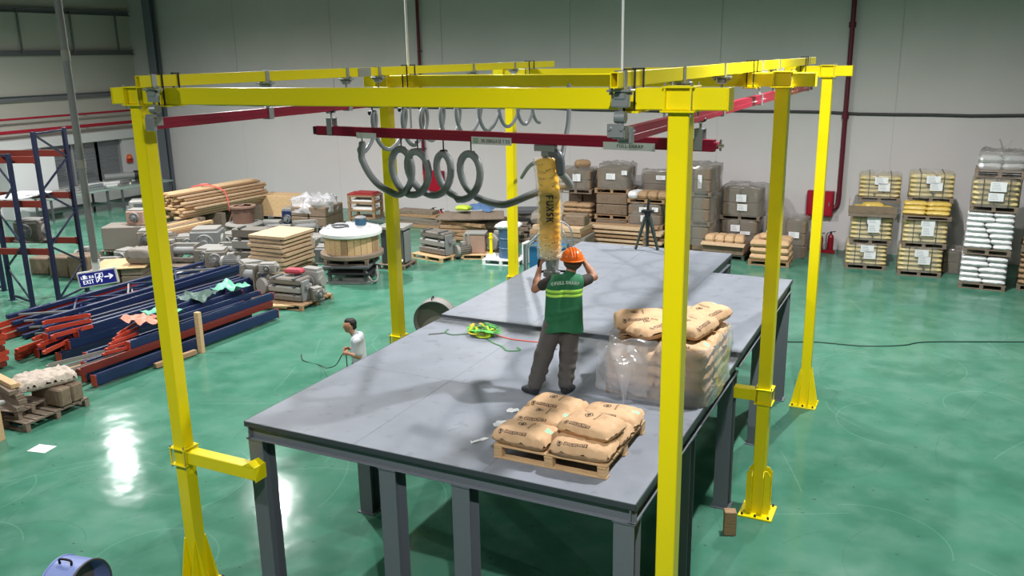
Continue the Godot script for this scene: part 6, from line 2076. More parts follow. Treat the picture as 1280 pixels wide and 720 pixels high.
func left_piles() -> void:
	# navy and orange dismantled rack steel, three heaps that run away from the camera
	var g1 := "navy rack beams in the front heap"
	pile_beam(-6.6, 0.06, 3.95, 8.9, -2.0, 0.14, 0.2, M.navy, "navy rack beam lying outermost and lowest in the front heap", g1)
	pile_beam(-6.82, 0.28, 3.8, 9.0, -2.0, 0.12, 0.13, M.brick, "red-brown rack beam in the front heap, under the upper navy one", "", false)
	pile_beam(-6.86, 0.42, 5.0, 9.1, -2.0, 0.14, 0.16, M.navy, "navy rack beam on the top edge of the front heap", g1)
	for i in 4:
		pile_beam(-7.12 - i * 0.2, 0.02 + 0.16 * (i % 2), 4.1 + 0.2 * i, 8.6 + 0.12 * i, -1.0 - i * 0.8, 0.13, 0.14, M.navy if i != 2 else M.grey_dark, "%s rack beam in the middle of the front heap, %s inward" % ["navy" if i != 2 else "grey", ["first", "second", "third", "fourth"][i]], g1)
	for i in 5:
		pile_beam(-7.0 - i * 0.14, 0.42 + 0.045 * i, 4.5 + 0.16 * i, 5.2 + 0.2 * i, -14.0 + 9 * i, 0.06, 0.05, M.orange, "short orange rack beam on the near end of the front heap, %s" % ROW[i], "short orange beams on the front heap", false)
	for i in 4:
		pile_beam(-7.15 - i * 0.17, 0.2 + 0.03 * i, 3.5 + 0.1 * i, 5.2, 4.0 - 7 * i, 0.05, 0.05, M.grey_light, "thin pale steel bar sticking out of the front heap's near end, %s" % ROW[i], "pale bars in the front heap", false)
	for i in 3:
		pile_beam(-7.0 - i * 0.2, 0.6 + 0.06 * i, 6.0, 8.8 - 0.3 * i, -4.0 + i * 3, 0.12, 0.1, M.navy, "navy beam on top of the front heap's far half, %s" % ROW[i], g1)
	tag(put("timber_post", Shape.new().box(V(-6.36, 0.45, 6.35), Vector3(0.12, 0.9, 0.1), Basis(), 0.006), M.wood_pale), "upright grey-brown timber post leaning at the outer edge of the front heap", "post")
	tag(put("timber_post", Shape.new().box(V(-6.42, 0.07, 5.7), Vector3(0.1, 0.1, 1.0), Basis(Vector3.UP, -0.1), 0.006), M.wood), "short timber bearer on the floor along the front heap", "post")
	for i in 3:
		tag(put("timber_board", Shape.new().box(V(-7.6 - 0.1 * i, 0.04 + i * 0.05, 4.0 + 0.2 * i), Vector3(0.12, 0.035, 1.5 - 0.2 * i), Basis(Vector3.UP, 0.5 - 0.3 * i), 0.004), M.wood_pale), "pale loose board at the near end of the front heap, %s" % ROW[i], "board", "pale boards at the front heap")
	var scraps := [[-7.2, 0.74, 6.2, "5fae90", "mint green plastic sheet crumpled on the front heap, left of the column"], [-7.3, 0.82, 8.3, "66b897", "mint green plastic sheet on the front heap, right of the column"], [-7.45, 0.8, 7.4, "3c5a50", "dark green plastic sheet on the front heap"], [-7.35, 0.74, 5.75, "c8826a", "salmon plastic scrap on the front heap"]]
	var n := FastNoiseLite.new()
	n.seed = 71
	n.frequency = 1.0
	for q in scraps:
		var p := PackedVector3Array()
		for j in 8:
			for i in 10:
				var u := i / 9.0 - 0.5
				var f := j / 7.0 - 0.5
				p.append(Vector3(u * 0.75, 0.08 + 0.2 * n.get_noise_2d(u * 1.3 + q[0] * 5, f * 1.3 + q[2]) + 0.05 * n.get_noise_2d(u * 4.0 + q[0] * 3, f * 4.0), f * 0.55))
		var o := put("plastic_sheet", Shape.new().sheet(p, 10, 8, Vector3(0, -4, 0)), mat(hx(q[3]), 0.5))
		o.position = V(q[0], q[1], q[2])
		tag(o, q[4], "plastic")
	var g2 := "navy rack beams in the middle heap"
	for i in 5:
		for l in 3:
			if l == 2 and i > 2: continue
			pile_beam(-8.45 - i * 0.24 - l * 0.05, 0.02 + l * 0.19, 4.7 + 0.25 * ((i + l) % 3), 10.2 + 0.2 * ((i * 2 + l) % 3), -4.0 + ((i * 3 + l) % 4 - 1.5) * 0.7, 0.17, 0.17, M.navy if (i + l) % 4 else M.navy_dark, "navy rack beam in the middle heap, %s layer, %s from the aisle" % [ROW[l], ["first", "second", "third", "fourth", "fifth"][i]], g2)
	for i in 6:
		pile_beam(-8.7 - (i % 3) * 0.24, 0.3 + 0.07 * i, 4.3 + 0.12 * i, 5.1 + 0.15 * i, 16.0 - 9 * i, 0.07, 0.07, M.orange, "orange rack beam end on the near end of the middle heap, %s" % ROW[i], "orange beams on the middle heap", false)
	# laid-down upright frames behind
	for i in 4:
		var t := at_group("rack_upright", "navy upright frame laid flat in the rear heap, %s layer" % ROW[i], "rack", -10.35 - i * 0.12, 0.03 + i * 0.13, 8.3, 1.5 - i)
		for sx in [-0.5, 0.5]:
			put("post", Shape.new().box(Vector3(sx, 0.05, 0), Vector3(0.1, 0.1, 5.8), Basis(), 0.008), M.navy, t)
		for k in 7:
			put("brace", Shape.new().bar(Vector3(-0.45 if k % 2 else 0.45, 0.05, -2.6 + k * 0.75), Vector3(0.45 if k % 2 else -0.45, 0.05, -1.85 + k * 0.75), 0.04, 0.04), M.navy if k % 3 else M.grey, t)
	for i in 4:
		pile_beam(-9.75 + 0.03 * i, 0.02 + 0.14 * i, 5.6 + 0.1 * i, 11.2, 0.5, 0.14, 0.12, M.navy if i % 2 else M.navy_dark, "navy beam stacked beside the laid-down frames, %s layer" % ROW[i], "navy beams beside the frames", i % 2 == 0)
	for i in 3:
		pile_beam(-11.25 - 0.1 * i, 0.02 + 0.12 * i, 4.6, 9.5, 3.0, 0.12, 0.1, M.orange, "orange beam lying behind the laid-down frames, %s layer" % ROW[i], "orange beams behind the frames", false)
	# bundle of orange beams at the left edge
	for r in 7:
		for c in 3:
			pile_beam(-9.5 - c * 0.22 + 0.02 * (r % 2), 0.04 + r * 0.115, 2.4, 4.05 + 0.04 * ((r + c) % 3), -3.0, 0.16, 0.095, M.orange if (r + c) % 3 else M.brick, "orange beam bundled at the left edge, %s layer, %s column from the aisle" % [ROW[r], ["first", "second", "third"][c]], "orange beams bundled at the left edge", false)
	for i in 3:
		pile_beam(-9.9 + 0.2 * i, 0.02 + 0.1 * i, 4.3, 5.9, 25 - 10 * i, 0.1, 0.09, M.orange, "loose orange beam behind the bundle at the left edge, %s" % ROW[i], "loose orange beams", false)
	# pallet of timber with a lumpy sack
	make_pallet("worn wooden pallet under cartons and a lumpy sack at the lower left", V(-6.6, 0, 2.66), 3, 1.15, 1.3, 0.16, M.wood_grey)
	make_pallet("second worn pallet stacked crookedly at the lower left, under the timbers", V(-6.75, 0.165, 2.35), 12, 0.9, 0.7, 0.14, M.wood_grey)
	carton_block("carton", "dark brown carton on the lower left pallet, under the lumpy sack", V(-6.4, 0.165, 2.98), 3, 0.8, 0.5, 0.34, M.carton, 1, 1)
	var lump := put("rubble_sack", sack(1.0, 0.66, 0.2, 77, 4.5, 41, 31), M.gravel)
	lump.position = V(-6.55, 0.51, 2.86)
	lump.rotation.y = 1.2
	tag(lump, "lumpy torn sack of pale rubble on top of the lower left pallet", "sack")
	for i in 5:
		var o := put("timber_board", Shape.new().box(Vector3.ZERO, Vector3(1.1 - 0.08 * i, 0.08, 0.14), Basis(), 0.006), M.wood_pale if i == 4 else M.wood_grey)
		o.position = V(-6.75 - 0.02 * i, 0.35 + (0.085 * (i if i < 4 else 4)), 2.3 + 0.03 * ((i * 2) % 3))
		o.rotation.y = deg_to_rad(-16 + 3 * (i % 3))
		tag(o, "%s timber on the crooked pallet at the lower left, %s up" % ["yellowish" if i == 4 else "grey-brown", ROW[i]], "timber", "")
	for i in 3:
		var o := put("timber_beam", Shape.new().box(Vector3.ZERO, Vector3(1.2, 0.13, 0.15), Basis(), 0.008), M.wood_grey)
		o.position = V(-7.0, 0.07 + 0.135 * i, 1.72 + 0.04 * i)
		o.rotation.y = deg_to_rad(-12)
		tag(o, "thick grey timber stacked before the lower left pallet, %s" % ROW[i], "timber")
	var cr := at_group("wooden_crate", "grey topped wooden crate cut by the left picture edge", "crate", -6.55, 0, 1.38, 8)
	put("crate_wall", Shape.new().box(Vector3(0, 0.3, 0), Vector3(0.96, 0.52, 0.6)), mat(hx("7a5238"), 0.8), cr)
	for sx in [-0.49, 0.0, 0.49]:
		put("corner_batten", Shape.new().box(Vector3(sx, 0.31, 0.31), Vector3(0.06, 0.62, 0.03), Basis(), 0.004), M.wood_pale, cr)
	put("side_batten", Shape.new().box(Vector3(0.49, 0.31, 0.0), Vector3(0.03, 0.62, 0.56), Basis(), 0.004), M.wood_pale, cr)
	put("bottom_rail", Shape.new().box(Vector3(0, 0.035, 0.315), Vector3(1.04, 0.07, 0.03), Basis(), 0.004), M.wood_pale, cr)
	put("lid", Shape.new().box(Vector3(0, 0.64, 0), Vector3(1.1, 0.05, 0.72), Basis(), 0.008), M.grey_light, cr)
	tag(put("paper_sheet", Shape.new().box(V(-5.19, 0.0025, 1.73), Vector3(0.34, 0.003, 0.26), Basis(Vector3.UP, 0.2)), M.paper), "sheet of white paper lying flat on the green floor at lower left", "paper")

func machinery() -> void:
	# front pallets of machine parts
	make_pallet("wooden pallet under the grey mould bars, nearest of the machine pallets", V(-7.0, 0, 10.3), 2, 1.2, 1.3, 0.14, M.wood)
	tube_stack("grey mould bars stacked three high on the nearest machine pallet", -7.1, 0.145, 10.15, 4, 1.0, 3, 0.2, M.cast)
	put_red_cover()
	gearbox("pale slotted machine block at the back of the nearest machine pallet", -6.85, 0.145, 10.75, 0, Vector3(0.55, 0.72, 0.3), M.grey_light, "machine_block")
	gearbox("small grey casting at the right end of the nearest machine pallet", -6.42, 0.145, 10.3, 70, Vector3(0.3, 0.34, 0.26), M.cast)
	make_pallet("small pallet with the standing column casting, left of the mould bars", V(-8.15, 0, 10.25), -6, 1.15, 0.9, 0.13, M.wood)
	press_frame("grey column casting with a roller, left on the small pallet", -8.42, 0.135, 10.2, 10, Vector3(0.42, 0.75, 0.4), M.cast, "column_casting")
	motor("grey round casting with a dark window, right on the small pallet", -7.9, 0.135, 10.25, 80, 0.22, 0.5, M.cast)
	gearbox("pale casting lying on top of the round casting", -7.9, 0.72, 10.3, 25, Vector3(0.45, 0.26, 0.3), M.grey_light)
	for i in 3:
		tag(put("floor_board", Shape.new().box(V(-7.75 + 0.2 * i, 0.022 + 0.042 * i, 9.45), Vector3(1.5, 0.04, 0.2), Basis(Vector3.UP, 0.25 + 0.1 * i), 0.004), M.wood_pale if i else M.wood_grey), "loose board on the floor before the small machine pallet, %s" % ROW[i], "board")
	# stack of beige panels
	make_pallet("pallet under the beige panel stack", V(-9.55, 0, 12.75), 2, 1.3, 1.5, 0.12, M.wood_grey, true)
	for i in 9:
		var o := put("panel", Shape.new().box(Vector3.ZERO, Vector3(1.26 - 0.04 * ((i * 3) % 4), 0.085, 1.46 - 0.05 * ((i * 5) % 3)), Basis(), 0.006), M.board)
		o.position = V(-9.55 + 0.03 * ((i * 7) % 3 - 1), 0.17 + i * 0.125, 12.75 + 0.02 * ((i * 5) % 3 - 1))
		o.rotation.y = deg_to_rad(2 + ((i * 11) % 5 - 2) * 0.7)
		tag(o, "beige panel in the neat stack left of the cable drum, %s from the floor" % (["bottom", "second", "third", "fourth", "fifth", "sixth", "seventh", "eighth", "top"][i]), "panel", "beige panels in the stack")
		if i < 8:
			for e in [12.1, 13.35]:
				tag(put("spacer_batten", Shape.new().box(V(-9.55, 0.2325 + i * 0.125, e), Vector3(1.1, 0.038, 0.07)), M.wood_grey), "spacer batten in the beige panel stack, %s gap, %s" % [ROW[i], "near side" if e < 13 else "far side"], "batten", "battens in the panel stack")
	# cable drum on a pallet on a low lift table
	var lt := at_group("lift_table", "low dark steel lift table under the wooden cable drum", "lift table", -7.15, 0, 12.8, 20)
	put("table_plate", Shape.new().box(Vector3(0, 0.48, 0), Vector3(1.3, 0.07, 1.2), Basis(), 0.012), M.grey_dark, lt)
	put("lower_plate", Shape.new().box(Vector3(0.06, 0.3, 0.05), Vector3(1.2, 0.05, 1.15), Basis(), 0.01), M.dark, lt)
	for q in [[-0.5, -0.45], [0.5, -0.45], [-0.5, 0.45], [0.5, 0.45]]:
		put("leg", Shape.new().box(Vector3(q[0], 0.24, q[1]), Vector3(0.09, 0.44, 0.09), Basis(), 0.008), M.grey_dark, lt)
	put("base_rail", Shape.new().box(Vector3(0, 0.03, 0.45), Vector3(1.3, 0.06, 0.1)).box(Vector3(0, 0.03, -0.45), Vector3(1.3, 0.06, 0.1)), M.grey, lt)
	put("cable_bundle", Shape.new().tube(smooth_path([Vector3(0.55, 0.35, 0.5), Vector3(0.72, 0.12, 0.6), Vector3(0.8, 0.1, 0.3), Vector3(0.72, 0.4, 0.0)], 16), 0.025, 8), M.grey_light, lt)
	make_pallet("pallet between the cable drum and the lift table", V(-7.2, 0.52, 12.9), 20, 1.25, 1.2, 0.14, M.wood_grey, true)
	var cd := at_group("cable_drum", "large wooden cable drum lying on its side on a pallet, white film on top", "cable drum", -7.25, 0.665, 13.0, 0)
	put("lower_flange", Shape.new().lathe([Vector2(0, 0), Vector2(0.86, 0), Vector2(0.88, 0.02), Vector2(0.88, 0.11), Vector2(0.8, 0.13), Vector2(0, 0.13)], 40), M.wood_grey, cd)
	for k in 26:
		var a := TAU * k / 26
		put("stave", Shape.new().box(Vector3(cos(a) * 0.74, 0.37, sin(a) * 0.74), Vector3(0.03, 0.5, 0.172), Basis(Vector3.UP, -a), 0.004), M.wood_pale if k % 5 else M.wood, cd)
	put("upper_flange", Shape.new().lathe([Vector2(0, 0.6), Vector2(0.84, 0.6), Vector2(0.86, 0.62), Vector2(0.86, 0.7), Vector2(0.84, 0.72), Vector2(0, 0.72)], 40), M.white, cd)
	put("film_layer", hood(1.6, 1.6, 0.05, 15, 0.05, 2.0), M.film_white, cd, Transform3D(Basis(), Vector3(0, 0.722, 0)))
	var bd := at_group("small_drum", "small blue plastic drum standing on the cable drum", "drum", -7.05, 1.49, 13.2, 0)
	put("drum_body", Shape.new().lathe([Vector2(0, 0), Vector2(0.15, 0), Vector2(0.16, 0.02), Vector2(0.16, 0.17), Vector2(0.15, 0.19), Vector2(0, 0.19)], 24), M.teal, bd)
	put("drum_lid", Shape.new().lathe([Vector2(0, 0.192), Vector2(0.165, 0.192), Vector2(0.165, 0.22), Vector2(0.1, 0.25), Vector2(0, 0.25)], 24), M.grey, bd)
	var rope := []
	for k in 60:
		var a := TAU * k / 20
		rope.append(V(-7.5 + cos(a) * (0.22 + 0.04 * sin(k * 0.9)), 1.475 + 0.012 * (k / 20), 12.85 + sin(a) * 0.2))
	tag(put("rope_coil", Shape.new().tube(rope, 0.018, 6), M.grey_dark), "dark loose rope coil lying on the cable drum", "rope")
	# castings in the middle of the left
	make_pallet("grey pallet under the row of castings behind the navy frames", V(-12.4, 0, 12.3), 20, 1.5, 1.2, 0.14, M.wood_grey, true)
	make_pallet("grey pallet with heavy castings, right of the navy frames' far ends", V(-11.0, 0, 11.9), 20, 1.3, 1.1, 0.14, M.wood_grey, true)
	press_frame("grey bearing frame on the left casting pallet", -12.8, 0.145, 12.2, 24, Vector3(0.8, 0.55, 0.6), M.cast)
	gearbox("grey gear housing on the left casting pallet, right of the bearing frame", -12.0, 0.145, 12.4, 15, Vector3(0.7, 0.52, 0.7), M.cast)
	gearbox("grey gear housing on the right casting pallet", -11.35, 0.145, 12.0, 30, Vector3(0.6, 0.6, 0.6), M.cast)
	motor("grey finned motor on the right casting pallet", -10.65, 0.145, 11.85, 20, 0.2, 0.6, M.grey)
	gearbox("pale small casting before the right casting pallet", -10.55, 0, 11.1, 20, Vector3(0.55, 0.3, 0.4), M.grey_light)
	make_pallet("stack pallet before the castings, bearing a flat pale slab", V(-11.5, 0, 10.95), 12, 1.1, 0.6, 0.14, M.wood_grey, true)
	tag(put("slab", Shape.new().box(V(-11.5, 0.2, 10.95), Vector3(0.7, 0.1, 0.24), Basis(Vector3.UP, 0.2), 0.02), M.paper), "flat pale slab on the pallet before the castings", "slab")
	var big := tube_stack("large grey machine bed with two long channels left of the beige panels", -11.0, 0.12, 13.4, 14, 1.6, 3, 0.34, M.cast)
	make_pallet("pallet under the large grey machine bed", V(-11.0, 0, 13.4), 14, 1.7, 0.9, 0.115, M.wood_grey, true)
	gearbox("dark grey slanted gear housing behind the casting pallets", -13.3, 0, 13.6, 30, Vector3(0.9, 0.95, 0.8), M.grey)
	motor("grey motor lying left of the slanted gear housing", -13.95, 0, 12.7, 15, 0.26, 0.8, M.cast)
	press_frame("low grey frame with a roller beyond the navy frames", -13.9, 0, 11.7, 18, Vector3(1.1, 0.55, 0.7), M.cast)
	gearbox("pale casting lying left of the low grey frame", -14.9, 0, 11.9, 5, Vector3(0.7, 0.45, 0.6), M.grey_light)
	gearbox("grey casting behind the low grey frame", -14.7, 0, 14.1, 40, Vector3(0.7, 0.5, 0.6), M.cast)
	motor("grey motor lying behind the slanted gear housing", -12.6, 0, 14.6, 30, 0.24, 0.8, M.cast)
	gearbox("brownish casting behind the machine bed", -11.7, 0, 14.8, 10, Vector3(0.8, 0.6, 0.6), M.drab)
	press_frame("rusty brown frame behind the beige panels", -10.4, 0, 14.7, 20, Vector3(1.0, 0.55, 0.7), M.drab)
	# the back rows of the machine yard
	var spots := [[-13.35, 14.75], [-12.5, 16.0], [-11.5, 15.9], [-10.6, 15.7], [-13.6, 16.9], [-12.2, 17.0], [-15.3, 13.9], [-14.6, 15.0], [-9.9, 11.9], [-10.2, 13.9], [-15.9, 11.2], [-13.0, 11.1], [-9.1, 14.3], [-11.9, 13.2]]
	var way := ["first", "second", "third", "fourth", "fifth", "sixth", "seventh", "eighth", "ninth", "tenth", "eleventh", "twelfth", "thirteenth", "fourteenth"]
	for i in spots.size():
		var q: Array = spots[i]
		var mm: Material = [M.cast, M.drab, M.grey, M.cast, M.grey_dark][i % 5]
		var w := "in the crowded yard behind the navy frames, %s of the loose parts" % way[i]
		match i % 4:
			0: gearbox("blocky cast housing " + w, q[0], 0, q[1], i * 37 % 60, Vector3(0.75, 0.55, 0.6), mm)
			1: press_frame("cheeked roller stand " + w, q[0], 0, q[1], i * 29 % 50, Vector3(0.85, 0.6, 0.6), mm)
			2: motor("finned motor " + w, q[0], 0, q[1], i * 23 % 70, 0.22, 0.7, mm)
			3: tube_stack("mould bar stack " + w, q[0], 0, q[1], i * 19 % 40, 0.9, 2, 0.26, mm)
	# the hub
	var hb := at_group("reel_hub", "brown reel hub with a flat round base before the timber bundle", "reel", -14.1, 0, 16.1, 0)
	put("base_disc", Shape.new().lathe([Vector2(0, 0.5), Vector2(0.62, 0.5), Vector2(0.64, 0.53), Vector2(0.62, 0.57), Vector2(0, 0.57)], 32), M.grey_light, hb)
	put("barrel", Shape.new().cyl(Vector3(0, 0.57, 0), Vector3(0, 1.1, 0), 0.36, 0.4, 10), mat(hx("6e5346"), 0.7), hb)
	put("support", Shape.new().box(Vector3(0, 0.25, 0), Vector3(0.9, 0.5, 0.9), Basis(), 0.03), M.drab, hb)
	put("top_ring", Shape.new().lathe([Vector2(0.3, 1.1), Vector2(0.45, 1.1), Vector2(0.45, 1.16), Vector2(0.3, 1.16)], 24), mat(hx("7c6152"), 0.7), hb)
	put("stay_rod", Shape.new().bar(Vector3(-0.6, 0.55, 0.1), Vector3(-0.3, 1.12, 0.05), 0.03, 0.03).bar(Vector3(-0.3, 1.1, 0.05), Vector3(0.05, 1.2, 0.0), 0.03, 0.03), M.pinkish, hb)
	# the timber bundle with its pink strap
	for k in 4:
		tag(put("bearer", Shape.new().box(V(-17.0, 0.3, 16.2 + k * 1.0), Vector3(1.8, 0.6, 0.2), Basis(), 0.01), M.wood_grey), "heavy bearer under the strapped timber bundle, %s from the near end" % ROW[k], "bearer")
	var r := RandomNumberGenerator.new()
	r.seed = 17
	for l in 9:
		var c := 9 - absi(l - 3)
		for i in c:
			var o := put("plank", Shape.new().box(Vector3.ZERO, Vector3(0.19, 0.07, 4.1 + r.randf_range(-0.45, 0.35)), Basis(), 0.005), [M.wood_pale, M.wood, M.wood_pale, M.board][(i * 3 + l) % 4])
			o.position = V(-17.0 + (i - (c - 1) / 2.0) * 0.205 + r.randf_range(-0.005, 0.005), 0.645 + l * 0.098, 17.75 + r.randf_range(-0.2, 0.2))
			o.rotation.y = deg_to_rad(-4 + r.randf_range(-0.5, 0.5))
			tag(o, "long sawn plank in the strapped timber bundle, %s layer, number %s from the left" % [(ROW + ["ninth"])[l], ["one", "two", "three", "four", "five", "six", "seven", "eight", "nine"][i]], "plank", "planks in the strapped bundle")
	var sp := smooth_path([V(-17.95, 0.62, 17.4), V(-17.9, 1.3, 17.4), V(-17.4, 1.52, 17.45), V(-16.7, 1.53, 17.4), V(-16.15, 1.3, 17.45), V(-16.05, 0.62, 17.45)], 40)
	var ss := Shape.new()
	for i in sp.size() - 1:
		ss.bar(sp[i], sp[i + 1], 0.05, 0.012, Vector3(0, 0, 1))
	ss.box(V(-17.1, 1.56, 17.42), Vector3(0.3, 0.08, 0.12), Basis(Vector3.UP, 0.4), 0.02)
	tag(put("lashing_strap", ss, M.strap_pink), "pink lashing strap with a knot round the timber bundle", "strap")
	# loose timber below and in front of the bundle
	for i in 30:
		var o := put("timber_offcut", Shape.new().box(Vector3.ZERO, Vector3(0.14, 0.09, 1.3 + 0.4 * (i % 3)), Basis(), 0.006), [M.wood, M.wood_grey, M.wood_pale][i % 3])
		o.position = V(-16.3 + (i % 5) * 0.24 - 0.05 * (i / 5), 0.048 + 0.097 * (i / 5), 14.9 + 0.1 * (i % 4))
		o.rotation.y = deg_to_rad(-3 + (i * 17) % 6)
		tag(o, "loose timber offcut before the strapped bundle, %s layer, %s" % [ROW[i / 5], ["first", "second", "third", "fourth", "fifth"][i % 5]], "timber", "offcuts before the bundle")
	# plywood crate, film load, open crate against the wall
	var pc := at_group("plywood_box", "low pale plywood box on dark feet against the white wall", "crate", -15.4, 0, 19.9, 6)
	put("box_wall", Shape.new().box(Vector3(0, 0.56, 0), Vector3(2.0, 0.72, 0.9), Basis(), 0.01), M.wood_pale, pc)
	put("box_base", Shape.new().box(Vector3(0, 0.16, 0), Vector3(2.1, 0.08, 1.0)), M.board, pc)
	for k in 4:
		put("foot", Shape.new().box(Vector3(-0.9 + k * 0.6, 0.06, 0.3), Vector3(0.1, 0.12, 0.3)), M.dark, pc)
	make_pallet("dark pallet under the film-draped carton load by the wall", V(-12.75, 0, 18.4), 8, 1.5, 1.4, 0.22, M.wood_grey, true)
	carton_block("carton_load", "brown carton load draped with grey film by the wall", V(-12.75, 0.225, 18.4), 8, 1.45, 1.3, 0.7, M.carton, 2, 2)
	film_wrap("draped_film", "crumpled grey-white film draped over the carton load by the wall", V(-12.8, 0.7, 18.4), 8, 1.5, 1.36, 0.4, M.film_white, 91, [], [], 0.16)
	gearbox("dark blue machine box at the left of the film-draped load", -13.8, 0, 18.2, 8, Vector3(0.5, 0.8, 0.5), M.navy)
	var oc := at_group("open_crate", "small open slatted crate with red sheets on top by the wall", "crate", -12.2, 0, 20.6, 10)
	for q in [[-0.5, -0.35], [0.5, -0.35], [-0.5, 0.35], [0.5, 0.35]]:
		put("corner_post", Shape.new().box(Vector3(q[0], 0.5, q[1]), Vector3(0.1, 1.0, 0.1), Basis(), 0.006), M.wood, oc)
	for y in [0.12, 0.42, 0.72, 0.97]:
		put("shelf", Shape.new().box(Vector3(0, y, 0), Vector3(1.12, 0.06, 0.8), Basis(), 0.005), M.wood, oc)
	put("packed_sheet", Shape.new().box(Vector3(0, 0.5, 0), Vector3(0.8, 0.1, 0.6)).box(Vector3(0, 0.79, 0), Vector3(0.84, 0.06, 0.64)), M.paper, oc)
	put("red_sheet", Shape.new().box(Vector3(-0.04, 1.03, 0), Vector3(1.1, 0.05, 0.7), Basis(Vector3.UP, 0.06), 0.01).box(Vector3(0.05, 1.08, 0), Vector3(0.8, 0.04, 0.5), Basis(Vector3.UP, -0.1), 0.01), mat(hx("a03030"), 0.6), oc)
	tag(put("wall_sheet", Shape.new().box(V(-10.9, 0.06, 20.6), Vector3(1.9, 0.12, 0.9), Basis(Vector3.UP, 0.05), 0.02), mat(hx("56665e"), 0.7)), "flat grey-green bundle lying on the floor right of the open crate", "bundle")
	# brown boxes and castings near the sign
	carton_block("wooden_box", "large drab open box near the exit sign", V(-16.0, 0.2, 12.9), 30, 1.5, 0.9, 0.75, M.drab, 1, 1)
	make_pallet("pallet under the large drab box near the exit sign", V(-16.0, 0, 12.9), 30, 1.6, 1.0, 0.195, M.wood_grey, true)
	gearbox("drab angled casting sitting in front of the drab box", -14.7, 0.42, 12.55, 35, Vector3(0.6, 0.55, 0.55), M.drab)
	carton_block("wooden_box", "flat drab box under the angled casting", V(-14.7, 0, 12.55), 30, 1.0, 0.8, 0.41, M.wood_grey, 1, 1)
	press_frame("drab timber cradle below the angled casting", -14.75, 0, 10.65, 30, Vector3(1.2, 0.4, 0.7), M.drab)
	gearbox("pinkish machine head on top of the drab box", -15.7, 0.96, 13.1, 20, Vector3(0.6, 0.5, 0.5), M.pinkish)
	var sheet_b := put("plywood_sheet", Shape.new().box(Vector3.ZERO, Vector3(1.5, 0.03, 1.0), Basis(), 0.004), M.wood_pale)
	sheet_b.position = V(-13.1, 0.5, 10.2)
	sheet_b.rotation = Vector3(0.08, 0.5, 0.03)
	tag(sheet_b, "pale plywood sheet lying on a drab stack behind the column", "sheet")
	carton_block("drab_stack", "drab wooden stack carrying the pale plywood sheet", V(-13.1, 0, 10.2), 28, 1.3, 0.8, 0.46, M.wood_grey, 2, 2)
	plain_sack(V(-12.6, 0.54, 10.45), 20, 0.8, 0.6, 0.42, M.drab, 2, "crumpled grey-brown sack lying on the plywood sheet")
	# pale machine on green floor, worktables with profiles by the office
	var bm := at_group("small_machine", "small beige machine on the open green floor before the worktables", "machine", -19.0, 0, 16.2, 40)
	put("machine_base", Shape.new().box(Vector3(0, 0.3, 0), Vector3(1.0, 0.6, 0.7), Basis(), 0.03), M.drab, bm)
	put("machine_head", Shape.new().box(Vector3(-0.1, 0.85, 0), Vector3(0.75, 0.5, 0.6), Basis(), 0.06), M.grey_light, bm)
	put("machine_window", Shape.new().box(Vector3(-0.1, 0.85, 0.305), Vector3(0.4, 0.28, 0.02), Basis(), 0.01), M.grey_dark, bm)
	put("spindle", Shape.new().cyl(Vector3(-0.5, 0.6, 0.2), Vector3(-0.5, 0.9, 0.2), 0.1, 0.08, 14), M.grey, bm)
	for i in 2:
		var wt := at_group("worktable", "long worktable before the office, %s one" % ["near", "far"][i], "table", -24.2 + i * 0.3, 0, 17.2 + i * 3.1, 90)
		put("table_top", Shape.new().box(Vector3(0, 0.86, 0), Vector3(2.8, 0.06, 1.1), Basis(), 0.01), mat(hx("8fa39a"), 0.5), wt)
		for q in [[-1.3, -0.45], [1.3, -0.45], [-1.3, 0.45], [1.3, 0.45]]:
			put("leg", Shape.new().box(Vector3(q[0], 0.415, q[1]), Vector3(0.07, 0.83, 0.07)), M.grey_dark, wt)
		put("lower_shelf", Shape.new().box(Vector3(0, 0.3, 0), Vector3(2.6, 0.04, 0.9)), mat(hx("28443a"), 0.6), wt)
	for i in 8:
		var z := 16.4 + (i % 4) * 1.35
		var o := put("metal_profile", Shape.new().box(Vector3.ZERO, Vector3(0.16, 0.1, 2.2 - 0.2 * (i % 3)), Basis(), 0.006), [M.grey_light, M.galv, M.white, M.grey][i % 4])
		o.position = V(-24.3 + 0.22 * (i % 2), 0.95 + 0.11 * (i / 4), z)
		o.rotation.y = deg_to_rad(-20 + (i * 23) % 45)
		tag(o, "pale metal profile on the worktables before the office, %s in the %s layer" % [["first", "second", "third", "fourth"][i % 4], ROW[i / 4]], "profile", "metal profiles on the worktables")
	var roll := at_group("roll", "grey roll with a dark end on top of the profiles", "roll", -24.1, 1.3, 19.5, 60)
	put("roll_body", Shape.new().cyl(Vector3(-0.6, 0, 0), Vector3(0.6, 0, 0), 0.14, 0.14, 18), M.grey, roll)
	put("roll_end", Shape.new().cyl(Vector3(0.6, 0, 0), Vector3(0.85, 0, 0), 0.19, 0.19, 18), M.dark, roll)
	var al := at_group("alarm_lamp", "small red and orange beacon on the white office pier", "beacon", -25.94, 1.75, 21.7, 90)
	put("beacon_base", Shape.new().box(Vector3(0, -0.1, 0), Vector3(0.3, 0.2, 0.1), Basis(), 0.02), mat(hx("b03020"), 0.5), al)
	put("beacon_dome", Shape.new().lathe([Vector2(0.13, 0), Vector2(0.12, 0.1), Vector2(0.08, 0.17), Vector2(0, 0.2)], 18, Transform3D(), true), mat(hx("d8642a"), 0.4), al)

func put_red_cover() -> void:
	var o := put("red_cover", sack(0.5, 0.24, 0.13, 5, 0.8), mat(hx("b03a4a"), 0.6))
	o.position = V(-7.05, 0.77, 10.3)
	o.rotation.y = 0.2
	tag(o, "red cloth bundle on top of the grey mould bars", "cloth")

